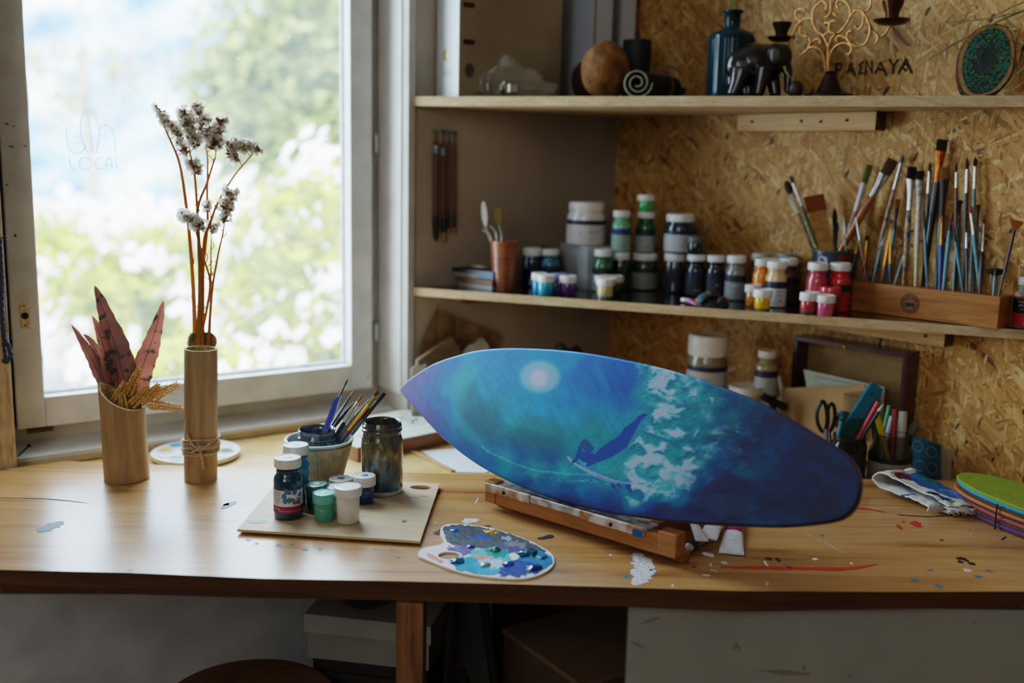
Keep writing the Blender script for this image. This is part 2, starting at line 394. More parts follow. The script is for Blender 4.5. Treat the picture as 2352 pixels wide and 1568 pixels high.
# putty bead along the glass, uneven on the left
g = G(); zz = [SZ1+i*.03 for i in range(46)]
tube(g, [Vector((SI0+.001+.003*sin(i*.9)*random.random(), YP-.004, z)) for i, z in enumerate(zz)], [.003+.0028*random.random() for z in zz], 6)
tube(g, [Vector((SI0+i*.02, YP-.004, SZ1+.001)) for i in range(29)], [.004+.003*random.random() for i in range(29)], 6)
tube(g, [Vector((SI1-.001, YP-.004, z)) for z in zz], .004, 6)
obj('putty_bead', g.geo(), M('putty', 'd9e3ea', .5, var=.08, vs=60), win, smooth=True)
# felt pen doodle on the pane
m_pen = leafmat('pen_blue', '9fdcf2', '8fd0ee', .85)
g = G()
def ink(pts, r=.0009, n=6):
    tube(g, [ony(x, y, YP-.002) for x, y in [(p.x, p.y) for p in smoothline([(a, b, 0) for a, b in pts], n)]], r, 4)
S2 = 2.351
for pl in ([(357, 690), (370, 790), (410, 830), (450, 810), (462, 780)], [(468, 822), (440, 740), (434, 670), (450, 610), (475, 590), (505, 612), (528, 670), (535, 740), (520, 826)], [(470, 600), (485, 700), (497, 822)],
           [(535, 700), (560, 678), (592, 684), (615, 730), (624, 822)], [(375, 850), (385, 905), (412, 918)], [(425, 880), (440, 912), (475, 912), (497, 880), (475, 855), (440, 852), (425, 880)], [(560, 850), (525, 858), (512, 885), (530, 910), (560, 910)],
           [(570, 915), (575, 870), (590, 850), (603, 880), (606, 915)], [(572, 892), (604, 892)], [(622, 850), (635, 905), (658, 912)]):
    ink([(a/S2, b/S2) for a, b in pl])
for cx, cy in ((398, 738), (412, 738), (425, 738), (398, 768), (412, 768), (425, 768), (563, 735), (575, 735), (587, 735), (563, 752), (587, 752), (563, 772), (575, 772), (587, 772)): ink([(cx/S2, cy/S2), (cx/S2+1, cy/S2+1.5)], .001, 1)
obj('pen_drawing', g.geo(), m_pen, pane, label='light blue felt pen doodle with letters')
# hinges, latch, lock plate, strike
m_steel = M('steel', 'b8b8b4', .3, .9); m_dark = M('dark_hole', '15120f', .8)
for zc in (330, 762):
    p = ony(864, zc, 1.852)
    h = obj('hinge', L_([(.0042, -.016), (.0046, -.014), (.0046, -.001), (.0036, 0), (.0046, .001), (.0046, .014), (.0042, .016)], 14), M('hinge_white', 'd8d6d0', .35, .2), win, smooth=True, loc=p)
    obj('hinge_pin', L_([(.0025, -.02), (.0025, .021)], 10), m_steel, h)
p = ony(57, 725, 1.8308)
lk = obj('lock_plate', bbox((-.0075, -.0006, -.0215), (.0075, .001, .0215), .001), M('old_plate', 'c4ad8c', .5, var=.25, vs=160), win, loc=p)
obj('lock_hole', L_([(.0058, -.002), (.0058, .0008)], 18, Matrix.Rotation(pi/2, 4, 'X')), m_dark, lk)
for dz in (-.0165, .0165): obj('screw', L_([(.0019, -.001), (.0014, .0012)], 10, Matrix.Rotation(pi/2, 4, 'X')), M('rust', '4a3a2c', .6), lk, loc=(0, 0, dz))
p = ony(35, 541, 1.8305); obj('screw_hole', L_([(.002, -.001), (.002, .0008)], 12, Matrix.Rotation(pi/2, 4, 'X')), m_dark, win, loc=p)
p = ony(845, 864, 1.8305); obj('screw_hole', L_([(.0017, -.001), (.0017, .0008)], 12, Matrix.Rotation(pi/2, 4, 'X')), m_dark, win, loc=p)
p = ony(92, 986, 1.845); obj('latch_strike', bbox((-.020, -.006, -.0035), (.020, .006, .0035), .001), M('old_metal', '4b4a3c', .4, .7), win, loc=p)
g = G()
for x, y, s in ((12, 337, 1.4), (2, 285, 1.2), (3, 425, 1.), (44, 335, .9), (18, 290, .7)):
    p = ony(x+12, y, 1.8306); g.add([p+Vector((-.003*s, 0, .0005)), p+Vector((.0015*s, 0, -.0012)), p+Vector((.004*s, 0, .0002)), p+Vector((.001*s, 0, .0018*s))], [(0, 1, 2, 3)])
obj('paint_spots', g.geo(), M('teal_spot', '1f6f93', .5), win)
# nails and cord at the left post
def nail(label, a, b, r=.0012, head=.003):
    o = thing('nail', label, 'nail', a); d = (b-a); T = axis_m(Vector((0, 0, 0)), d)
    obj('shank', L_([(r*.2, 0), (r, .004), (r, d.length)], 10, T), M('nail_dark', '3c342d', .45, .8), o, smooth=True)
    obj('head', L_([(head, d.length), (head, d.length+.0012), (head*.6, d.length+.002)], 12, T), M('nail_dark', '3c342d', .45, .8), o)
zsl = lambda y: zs1+(zs0-zs1)*(y-1.8)/.062
a = ony(39, 1041, 1.805); b_ = ony(66, 1019, 1.835)
nail('rusty nail lying on the white window sill', Vector((a.x, a.y, zsl(a.y)+.0012)), Vector((b_.x, b_.y, zsl(b_.y)+.003)))
pn = ony(1, 546, 1.768)
nail('nail sticking out of the wooden window post, holding the dark cord', pn+Vector((.0, .006, 0)), pn+Vector((.004, -.012, .001)))
cd = thing('braided_cord', 'dark blue braided cord hanging from a nail at the window post, knotted at its end', 'cord', ony(4, 700, 1.76))
g = G(); base = Vector(cd.location)
ln = smoothline([ony(x, y, 1.757)-base for x, y in ((0, 548), (1, 600), (4, 660), (5, 720), (9, 770), (22, 800), (26, 822))], 14)
for ph in (0, 2.1, 4.2): tube(g, [p+Vector((.0019*cos(i*.55+ph), .0019*sin(i*.55+ph), 0)) for i, p in enumerate(ln)], .0021, 6)
ln2 = smoothline([ony(x, y, 1.757)-base for x, y in ((3, 700), (7, 770), (10, 805), (13, 822))], 10)
for ph in (0, 3.1): tube(g, [p+Vector((.0012*cos(i*.6+ph), .0012*sin(i*.6+ph), 0)) for i, p in enumerate(ln2)], .0018, 6)
m_cord = M('cord_navy', '3b3f52', .85, var=.35, vs=500)
obj('strands', g.geo(), m_cord, cd, smooth=True)
obj('knot', blob(G(), ony(14, 828, 1.757)-base, .0062, 2, (1, 1, .9), .35, 3).geo(), m_cord, cd, smooth=True)
# ============================================================ WORKTOP
fpx = [(-260, 1296), (0, 1308), (300, 1315), (600, 1328), (907, 1334), (1176, 1341), (1440, 1349), (1702, 1357), (2060, 1359), (2352, 1358)]
top = [onz(x, y, ZT) for x, y in fpx]
th = [.031, .031, .0275, .025, .0245, .025, .0245, .0262, .022, .0205]
e1 = to_wall(top[-1], SD); top.append(e1); th.append(.02)
bpx = [(2120, 1101), (1600, 1096), (1120, 1090), (700, 1080), (300, 1065), (62, 1054)]
bk = [onz(x, y, ZT) for x, y in bpx]; e2 = to_wall(bk[0], SD)
lw = bk[-1].copy()
if lw.y > 1.762: lw = bk[-1]+(bk[-2]-bk[-1])*((lw.y-1.762)/(bk[-1].y-bk[-2].y))
bk = [e2]+bk[:-1]+[lw, Vector((.2, 1.764, ZT)), Vector((top[0].x-.05, 1.764, ZT))]
poly = top+bk; ths = th+[.024]*len(bk)
table = thing('work_table', 'long varnished wooden worktop with live front edge across the corner, paint-stained', 'table', (top[5].x, top[5].y, 0), rz=atan2(SD.y, SD.x))
Ti = Matrix.LocRotScale(table.location, table.rotation_euler, None).inverted()
bm = bmesh.new(); n = len(poly)
tv = [bm.verts.new(Ti @ p) for p in poly]; bv = [bm.verts.new(Ti @ (p-Vector((0, 0, t)))) for p, t in zip(poly, ths)]
bm.faces.new(tv); bm.faces.new(bv[::-1])
for i in range(n): bm.faces.new((tv[i], bv[i], bv[(i+1) % n], tv[(i+1) % n]))
fe = [e for e in bm.edges if all(v in tv[:11] for v in e.verts) or all(v in bv[:11] for v in e.verts)]
bmesh.ops.bevel(bm, geom=fe, offset=.003, segments=3, affect='EDGES')
m_top = wood('worktop', ['85592f', 'aa7a46', 'b98752', 'c39460', 'b3824d'], sc=(1.1, 16, 16), ns=2.2, rough=.3, fine=.13, coat=.75)
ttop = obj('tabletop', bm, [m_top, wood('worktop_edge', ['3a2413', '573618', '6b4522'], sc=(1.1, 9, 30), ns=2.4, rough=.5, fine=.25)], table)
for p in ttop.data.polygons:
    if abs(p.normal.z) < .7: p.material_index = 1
# post
a = onz(909, 1384, .726); b_ = onz(972, 1386, .726); wv = (b_-a).length
pc = (a+b_)/2+SN*.03
Tm = Matrix.Rotation(atan2(SD.y, SD.x), 4, 'Z')
T2 = Matrix.Translation(pc+Vector((0, 0, -pc.z))) @ Tm
bm = bbox((-wv/2, -.026, 0), (wv/2, .026, .7235), .002); bm.transform(Ti @ T2)
obj('leg', bm, wood('post_pine', ['6a4526', '8a5d36', 'a4754a'], sc=(26, 26, .9), ns=2.2, rough=.6, fine=.35), table, label='upright pine post under the worktop')
# paint marks on the worktop
random.seed(11)
def smear(g, pts, w, jag=.35, z=.0004, seed=1):
    """ragged flat brush mark through photo points on the worktop"""
    rr = random.Random(seed); ps = smoothline([Ti @ onz(x, y, ZT) for x, y in pts], 7); L = []; R = []
    for i, p in enumerate(ps):
        t = i/(len(ps)-1); d = (ps[min(i+1, len(ps)-1)]-ps[max(i-1, 0)]).normalized(); s = Vector((-d.y, d.x, 0))
        ww = w*(sin(pi*min(1, t*1.0+.08)))**.6*.5 if jag >= 0 else w*.5
        L.append(p+s*ww*(1+rr.uniform(-jag, jag))); R.append(p-s*ww*(1+rr.uniform(-jag, jag)))
    v = [Vector((p.x, p.y, .75+z)) for q in zip(L, R) for p in q]
    g.add(v, [(2*i, 2*i+1, 2*i+3, 2*i+2) for i in range(len(ps)-1)])
def splat(g, x, y, w, h, seed=0, z=.0004, ang=None):
    """irregular paint drop, w and h in photo pixels on the worktop"""
    rr = random.Random(seed+int(x)); c = Ti @ onz(x, y, ZT); d = dep(onz(x, y, ZT)); w = w*d/F/2; h = h*d/F/2*2.6
    a0 = (ang if ang is not None else rr.uniform(-.5, .5)) + (atan2(RH.y, RH.x)-atan2(SD.y, SD.x)); n = 11; vs = [Vector((c.x, c.y, .75+z))]
    for k in range(n):
        a = 2*pi*k/n; r = rr.uniform(.6, 1.15); px, py = w*r*cos(a), h*r*sin(a)
        vs.append(Vector((c.x+px*cos(a0)-py*sin(a0), c.y+px*sin(a0)+py*cos(a0), .75+z)))
    g.add(vs, [(0, 1+k, 1+(k+1) % n) for k in range(n)])
def marks(mat, strokes=(), drops=(), label=None):
    for i, (pts, w) in enumerate(strokes):
        g = G(); smear(g, pts, w, seed=i+3); obj('paint_mark', g.geo(), mat, ttop, label=label)
    for i, (x, y, w, h) in enumerate(drops):
        g = G(); splat(g, x, y, w, h, i); obj('paint_mark', g.geo(), mat, ttop, label=label)
marks(M('mark_red', 'b9392c', .5, var=.2, vs=300), [([(1655, 1302), (1760, 1304), (1900, 1306), (1965, 1304), (2028, 1292)], .011), ([(1010, 1128), (1060, 1131), (1130, 1131)], .004), ([(1958, 1166), (2000, 1170), (2042, 1179)], .006), ([(2062, 1205), (2072, 1218)], .006)], [(2104, 1204, 26, 18), (2075, 1198, 8, 5)], 'red paint mark')
marks(M('mark_white', 'c9c4c4', .55, var=.2, vs=240), [([(1463, 1270), (1474, 1290), (1478, 1312), (1466, 1335), (1452, 1346)], .026), ([(1615, 1268), (1640, 1280)], .012), ([(1632, 1308), (1648, 1313)], .004), ([(1756, 1288), (1764, 1302)], .004), ([(1845, 1222), (1905, 1252), (1954, 1280)], .0011), ([(1062, 1200), (1100, 1192)], .02)],
      [(1622, 1321, 24, 5), (1632, 1297, 8, 8), (1871, 1284, 18, 5), (1762, 1340, 8, 10), (2222, 1310, 20, 10), (1955, 1294, 8, 5), (1664, 1293, 18, 8), (1402, 1275, 7, 4), (1095, 1150, 4, 20), (1545, 1345, 8, 5), (1000, 1200, 8, 3), (2330, 1228, 36, 2), (2230, 1228, 8, 3)], 'white paint mark')
marks(M('mark_black', '24262a', .5), [([(1763, 1280), (1769, 1287)], .009), ([(1783, 1281), (1791, 1291)], .006), ([(2196, 1282), (2214, 1284), (2222, 1291)], .01), ([(2226, 1291), (2240, 1298)], .009), ([(1236, 1238), (1262, 1232), (1268, 1228)], .012), ([(1000, 1228), (1012, 1220), (1022, 1212)], .012), ([(2300, 1240), (2312, 1232)], .003)], [(2162, 1240, 9, 5), (1594, 1302, 8, 4), (2205, 1290, 14, 8), (1120, 1208, 18, 4)], 'black paint mark')
marks(M('mark_teal', '2c7c93', .45), [([(1432, 1325), (1446, 1322)], .008), ([(1800, 1294), (1820, 1308)], .003)], [(2100, 1332, 20, 7), (2155, 1346, 18, 8), (2246, 1324, 20, 7), (2136, 1309, 16, 5), (1495, 1309, 9, 5), (1506, 1316, 9, 5), (1887, 1229, 10, 5), (1394, 1267, 8, 5), (1594, 1332, 4, 4), (915, 1280, 13, 4), (700, 1262, 20, 4), (2272, 1311, 18, 4), (590, 1248, 10, 5), (520, 1158, 14, 10), (900, 1262, 9, 4), (880, 1274, 7, 3), (670, 1250, 12, 5), (735, 1262, 9, 3)], 'teal paint mark')
marks(M('mark_slate', '56697a', .45, var=.2, vs=200), [([(510, 1168), (528, 1158), (546, 1150)], .012), ([(92, 1222), (118, 1208), (150, 1196)], .022)], [(640, 1252, 16, 5), (300, 1310, 12, 4), (570, 1240, 14, 6), (862, 1262, 12, 4), (905, 1250, 7, 4)], 'slate blue paint mark')
marks(M('mark_crack', '4a3118', .8), [([(-20, 1143), (110, 1146), (225, 1158)], .0025), ([(230, 1105), (330, 1122)], .0012), ([(2060, 1182), (2130, 1186), (2200, 1183)], .004)], (), 'dark crack in the wood')
# ============================================================ CORNER COUNTER behind the worktop
cpts = [Vector((p.x, p.y, ZC))+SN*.0025 for p in [lw]+bk[5:0:-1]]; cpts[0] = Vector((lw.x+.004, 1.7675, ZC))
r_ = to_wall(cpts[-1], SD)
out = [Vector((XL+.02, 1.7985, ZC)), Vector((XL+.02, 1.7675, ZC))]+cpts+[r_, OC+ON*.002+Vector((-.002, -.003, ZC)), Vector((XR+.02, YG-.008, ZC)), Vector((XR-.002, 1.7985, ZC))]
bm = bmesh.new(); zl = .012
tv = [bm.verts.new(p) for p in out]; bv = [bm.verts.new(p-Vector((0, 0, zl))) for p in out]
bm.faces.new(tv); bm.faces.new(bv[::-1])
for i in range(len(out)): bm.faces.new((tv[i], bv[i], bv[(i+1) % len(out)], tv[(i+1) % len(out)]))
counter = obj('corner_counter', bm, wood('counter_ply', ['b58d52', 'c9a265', 'd6b47a'], sc=(10, 10, 10), ns=1.5, rough=.4, fine=.12, coat=.2))
tag(counter, 'pale plywood counter filling the corner behind the worktop, below the window', 'counter')
# ============================================================ CORNER SHELVES
m_edge = wood('shelf_edge', ['b39468', 'c8aa7f', 'd8bd96'], sc=(2, 14, 60), ns=2., rough=.55, fine=.25)
m_black = M('shelf_black', '17130f', .18, spec=.55, coat=.4)
def shelf(label, z, t, a, b, mats):
    r = thing('corner_shelf', label, 'shelf', a)
    d = (b-a).normalized(); w_ = OC+ON*.003+Vector((-.003, -.002, 0)); e = to_wall(a, d, .003)
    P = [Vector((a.x+.002, a.y-.002, z)), Vector((e.x, e.y, z)), Vector((w_.x, w_.y-.001, z))]
    bm = bmesh.new(); tv = [bm.verts.new(p-a) for p in P]; bv = [bm.verts.new(p-a-Vector((0, 0, t))) for p in P]
    bm.faces.new(tv); bm.faces.new(bv[::-1])
    for i in range(3): bm.faces.new((tv[i], bv[i], bv[(i+1) % 3], tv[(i+1) % 3]))
    o = obj('shelf_board', bm, mats, r)
    for p in o.data.polygons: p.material_index = 1 if p.normal.z > .5 else 0
    return r, a, d, e
a = onz(938, 659, ZL); a = Vector((a.x, YG, ZL)); b_ = onz(2352, 757.5, ZL)
SHL = shelf('lower corner shelf with pale raw front edge and glossy black top, crowded with paint jars', ZL, .0155, a, b_, [m_edge, m_black])
a = ony(940, 222, YG); b_ = onz(2352, 219, ZU)
SHU = shelf('upper corner shelf of raw plywood, holding the elephant and the blue bottle', ZU, .017, Vector((a.x, YG, ZU)), b_, [m_edge, M('upper_top', '6f5433', .5)])
def wall_t(px, py, off): # distance along chipboard wall and height
    p = onpl(px, py, OC+ON*off, ON); return (p-OC).dot(OW), p.z
def cleat(label, t0, t1, z0, z1, d, screws):
    r = thing('shelf_batten', label, 'batten', OC+OW*t0+Vector((0, 0, z0)), rz=RZ_O)
    o = obj('batten', bbox((0, -d, 0), (t1-t0, -.001, z1-z0), .0015), [wood('batten_pine', ['b88a4f', 'cda368', 'd9b47c'], sc=(3, 26, 26), ns=1.6, rough=.55, fine=.15, dist=1.6), M('end_grain', '5b4526', .7, var=.2, vs=200)], r)
    for p in o.data.polygons:
        if p.normal.x > .8: p.material_index = 1
    for s, zz_ in screws: obj('screw', L_([(.0028, 0), (.0028, .0012), (.001, .0006)], 12, Matrix.Translation((s*(t1-t0), -d, zz_*(z1-z0))) @ Matrix.Rotation(pi/2, 4, 'X')), M('screw_dark', '2b2722', .4, .7), r)
d_ = .036
t0, z0 = wall_t(1692, 302, d_); t1, z1 = wall_t(2010, 299, d_)
cleat('pine batten screwed to the chipboard wall directly under the upper shelf', t0, t1, z1, ZU-.018, d_, ((.12, .55), (.49, .55), (.63, .5), (.81, .55)))
t0, z0 = wall_t(1880, 760, d_); t1, z1 = wall_t(2168, 798, d_)
cleat('pine batten with one screw under the right part of the lower shelf', t0, t1, z1, ZL-.0165, d_, ((.86, .55),))
a = ony(1070, 697, YG-.02); b_ = ony(1158, 690, YG-.02)
o = thing('shelf_batten', 'short brown batten on the grey wall under the lower shelf', 'batten', (a.x, YG, a.z))
obj('batten', bbox((0, -.02, 0), (b_.x-a.x, -.0006, ZL-.016-a.z), .001), wood('batten_brown', ['6d4527', '855733'], sc=(3, 26, 26)), o)
# ============================================================ OUTSIDE
def mottled(name, stops, sc, rough=.9, det=3.):  # matte outdoor material coloured by noise
    m, nt, b = newmat(name); tc = nn(nt, 'ShaderNodeTexCoord'); n = nn(nt, 'ShaderNodeTexNoise', Scale=sc, Detail=det, Roughness=.6); nt.links.new(tc.outputs['Object'], n.inputs['Vector'])
    r = ramp(nt, stops); nt.links.new(n.outputs['Fac'], r.inputs[0]); nt.links.new(r.outputs[0], b.inputs['Base Color']); b.inputs['Roughness'].default_value = rough; b.inputs['Specular IOR Level'].default_value = .1; return m
g = G(); v = []; nx, ny = 60, 40
def VX(l, d): return EYE+VH*d+RH*l
for j in range(ny):
    for i in range(nx):
        l = -60+110*i/(nx-1); t = j/(ny-1); d = 38+t*40
        p = VX(l-d*.2, d); z = -2+34*t+5*(fbm(np.array([i*.16]), np.array([j*.2]), 3, 5)[0]-.5)*(t+.2)
        v.append((p.x, p.y, z))
g.add(v, [(j*nx+i, j*nx+i+1, (j+1)*nx+i+1, (j+1)*nx+i) for j in range(ny-1) for i in range(nx-1)])
o = struct('hillside', g.geo(), mottled('hill_baked_haze', [(.36, '3f5f8c'), (.46, '6f8fb4'), (.54, 'a9b6b4'), (.66, 'd8d6c8')], .22, det=4.), smooth=True)  # aerial haze is baked into the hill's pale blue colours
g = G(); v = []
for j in range(30):
    for i in range(40):
        p = VX(-24+40*i/39, 2.5+38*(j/29)**1.5); 
        v.append((p.x, max(p.y, 2.02), .12+.05*sin(i*1.3)*cos(j)-.02*j))
g.add(v, [(j*40+i, j*40+i+1, (j+1)*40+i+1, (j+1)*40+i) for j in range(29) for i in range(39)])
o = struct('ground', g.geo(), mottled('gravel', [(.35, '77717c'), (.5, 'a39d9f'), (.65, 'd0ccc4')], 1.1), smooth=True)
def leaves(rr, n, c, rad, size, shell=.5):
    g = G()
    for _ in range(n):
        while True:
            d = Vector((rr.gauss(0, 1), rr.gauss(0, 1), rr.gauss(0, 1)))
            if d.length > .01: break
        d.normalize(); r = shell+(1-shell)*rr.random()
        p = Vector((c[0]+d.x*rad[0]*r, c[1]+d.y*rad[1]*r, c[2]+d.z*rad[2]*r)); s = size*rr.uniform(.6, 1.4)
        a = Vector((rr.gauss(0, 1), rr.gauss(0, 1), rr.gauss(0, 1))).normalized(); b = a.orthogonal().normalized()
        g.add([p-a*s, p+b*s*.45, p+a*s, p-b*s*.45], [(0, 1, 2, 3)])
    return g
m_l1 = leafmat('leaf_lime', '66781a', 'c6c436'); m_l2 = leafmat('leaf_pale', '6a7a36', 'b2b560'); m_bl = leafmat('blossom', 'fbf6f4', 'ffeff0', .3); m_tr = M('bark_pale', 'a39a86', .9, var=.2, vs=9)
def shrub(label, px, d, zc, rx, rz_, n, nb, seed):
    rr = random.Random(seed); p = atdz(px, d, .1); o = thing('flowering_shrub', label, 'shrub', (p.x, p.y, .1), 'white flowering shrubs outside the window')
    h = zc-.1
    g = G()
    for k in range(7):
        a = rr.uniform(0, 6.28); tube(g, [(0, 0, 0), (rx*.3*cos(a), rx*.3*sin(a), h*.5), (rx*.6*cos(a), rx*.6*sin(a), h)], [.02, .014, .006], 5)
    obj('stem', g.geo(), m_tr, o)
    obj('foliage', leaves(rr, n, (0, 0, h), (rx, rx*.8, rz_), .05, .35).geo(), m_l1, o)
    g = G()
    for k in range(nb):
        dd = Vector((rr.gauss(0, 1), rr.gauss(0, 1), rr.gauss(0, 1))).normalized(); c = Vector((dd.x*rx, dd.y*rx*.8, h+dd.z*rz_))
        for q in range(9):
            p2 = c+Vector((rr.gauss(0, .05), rr.gauss(0, .05), rr.gauss(0, .05))); a = Vector((rr.gauss(0, 1), rr.gauss(0, 1), rr.gauss(0, 1))).normalized(); b = a.orthogonal().normalized(); s = rr.uniform(.03, .055)
            g.add([p2-a*s, p2+b*s, p2+a*s, p2-b*s], [(0, 1, 2, 3)])
    obj('blossom', g.geo(), m_bl, o)
for i, a in enumerate((
    ('low white flowering shrub outside, behind the dried leaves at the left of the pane', 175, 6.6, .50, .55, .42, 1500, 34),
    ('white flowering shrub outside, seen between the two bamboo vases', 345, 5.3, .52, .52, .44, 1500, 38),
    ('white flowering shrub outside, directly right of the tall bamboo vase', 560, 6.4, .58, .50, .50, 1600, 42),
    ('tallest white flowering shrub outside, at the hinge side of the pane', 770, 4.6, .62, .60, .66, 1800, 40),
    ('flowering shrub outside with yellow-green leaves just above the sash rail', 450, 3.6, .36, .42, .30, 1100, 18))): shrub(*a, seed=30+i)
def tree(label, px, d, h, blobs, n, mat, seed, size=.09):
    rr = random.Random(seed); p = atdz(px, d, 0); o = thing('tree', label, 'tree', (p.x, p.y, -.2))
    obj('trunk', T_([(0, 0, 0), (.03, .02, h*.4), (-.02, 0, h*.75), (0, 0, h*.95)], [.06*d/8, .05*d/8, .03*d/8, .01*d/8], 7), m_tr, o, smooth=True)
    g = G()
    for (lx, z, r, rz_) in blobs:
        gg = leaves(rr, int(n*r*rz_), (RH.x*lx, RH.y*lx, z), (r, r, rz_), size, .15); g.add(gg.v, gg.f)
    obj('foliage', g.geo(), mat, o)
tree('large pale green leafy tree outside, filling the right half of the pane', 640, 11., 4.6, [(-.2, 1.3, 1.0, 1.1), (.45, 1.6, .9, 1.3), (0, 2.5, .95, 1.1), (.5, 3.1, .8, .9), (-.45, 2.1, .7, .8), (.1, 3.9, .8, .8), (.75, 2.3, .7, 1.), (.3, .8, 1.1, .9), (-.6, 3.5, .5, .5)], 1500, m_l2, 77)
tree('slender pale tree outside, behind the pen doodle on the left of the pane', 215, 10., 3., [(-.1, 1.9, .6, .4), (.35, 2.2, .5, .4), (-.45, 2.3, .5, .35)], 500, leafmat('leaf_straw', '8f8a5c', 'b9b488'), 78, .07)
# ============================================================ LIGHT, WORLD, CAMERA
sc = bpy.context.scene
W = bpy.data.worlds.new('World'); sc.world = W; W.use_nodes = True
bg = W.node_tree.nodes['Background']; bg.inputs[0].default_value = (.66, .83, 1., 1); bg.inputs[1].default_value = SKY
def lamp(name, kind, loc, energy, color, target=None, size=1., size_y=None, **k):
    l = bpy.data.lights.new(name, kind); l.energy = energy; l.color = color
    if kind == 'AREA': l.size = size; l.shape = 'RECTANGLE'; l.size_y = size_y or size
    for a, v in k.items(): setattr(l, a, v)
    o = bpy.data.objects.new(name, l); col.objects.link(o); o.location = loc
    if target is not None: o.rotation_euler = (Vector(target)-Vector(loc)).to_track_quat('-Z', 'Y').to_euler()
    return o
lamp('sun', 'SUN', (0, -3, 6), SUN, (1, .95, .86), target=(1.6, 2.2, -4.5), angle=radians(2))
po = lamp('window_portal', 'AREA', ((XL+XR)/2, 1.90, 1.52), 1, (1, 1, 1), target=((XL+XR)/2, 0, 1.52), size=.72, size_y=1.5)
po.data.cycles.is_portal = True
lamp('left_fill', 'AREA', (-1.7, -.5, 1.9), FILL, (.90, .95, 1.), target=(1.1, 1.0, .95), size=1.1, size_y=1.3)  # added soft fill lamp from the left; no second window is built
lamp('warm_fill', 'AREA', (-.4, -1.6, 2.3), FILL2, (1., .9, .76), target=(1.2, 1.0, 1.0), size=1.6)  # added warm fill lamp standing in for bounce off the room
cam = bpy.data.cameras.new('camera'); co = bpy.data.objects.new('camera', cam); col.objects.link(co); sc.camera = co
co.matrix_world = Matrix(((RT.x, UP.x, -FW.x, EYE.x), (RT.y, UP.y, -FW.y, EYE.y), (RT.z, UP.z, -FW.z, EYE.z), (0, 0, 0, 1)))
cam.sensor_width = 36; cam.sensor_fit = 'HORIZONTAL'; cam.lens = F/2352*36; cam.clip_start = .05; cam.clip_end = 300
cam.dof.use_dof = True; cam.dof.focus_distance = 1.47; cam.dof.aperture_fstop = 2.0
sc.view_settings.view_transform = 'Filmic'; sc.view_settings.look = LOOK; sc.view_settings.exposure = EXPO
sc.cycles.max_bounces = 7; sc.cycles.transparent_max_bounces = 16; sc.cycles.sample_clamp_indirect = 6.; sc.cycles.caustics_reflective = False; sc.cycles.caustics_refractive = False
# ============================================================ PAINTED BOARD on its easel
m_plastic_w = M('white_plastic', 'e3e0da', .38, var=.03, vs=60)
e_ = Vector((.0688, -.2791, 0)).normalized()                 # along the easel, towards the viewer
nh = Vector((e_.y, -e_.x, 0))
if nh.dot(Vector((.9, 1.1, 0))) > 0: nh = -nh               # faces the room
PH = radians(18)
bu = Vector((0, 0, 1))*cos(PH)-nh*sin(PH)                   # up the leaning face
bn = (nh*cos(PH)+Vector((0, 0, 1))*sin(PH)).normalized()    # out of the face
B0 = onz(1315, 1163, .792)
OUT_T = [(916, 893), (935, 873), (965, 852), (1000, 832), (1050, 815), (1100, 803), (1180, 798), (1300, 804), (1420, 822), (1540, 850), (1640, 882), (1740, 922), (1840, 978), (1930, 1035), (1958, 1062), (1969, 1085), (1973, 1105)]
OUT_B = [(916, 893), (925, 908), (960, 947), (1020, 1010), (1100, 1070), (1200, 1120), (1300, 1155), (1400, 1178), (1500, 1193), (1600, 1203), (1700, 1208), (1800, 1210), (1900, 1200), (1940, 1186), (1962, 1160), (1971, 1130), (1973, 1105)]
def uv(p): p = p-B0; return (p.dot(e_), p.dot(bu))
def buv(q): return uv(onpl(q[0], q[1], B0, bn))
def dens(P):
    pts = [Vector((*buv(q), 0)) for q in P]; s = smoothline(pts, 10); return np.array([[p.x, p.y] for p in s])
Tt, Bb = dens(OUT_T), dens(OUT_B)
def resample(c, n):
    d = np.r_[0, np.cumsum(np.hypot(*np.diff(c, axis=0).T))]; d /= d[-1]
    s = np.linspace(0, 1, n); s = .5-.5*np.cos(pi*s)*(.35)-.0 if False else s
    return np.c_[np.interp(s, d, c[:, 0]), np.interp(s, d, c[:, 1])]
NS, NT = 620, 250
Tt, Bb = resample(Tt, NS), resample(Bb, NS)
tt = np.linspace(0, 1, NT)[None, :]
U = Bb[:, :1]*(1-tt)+Tt[:, :1]*tt; V = Bb[:, 1:]*(1-tt)+Tt[:, 1:]*tt
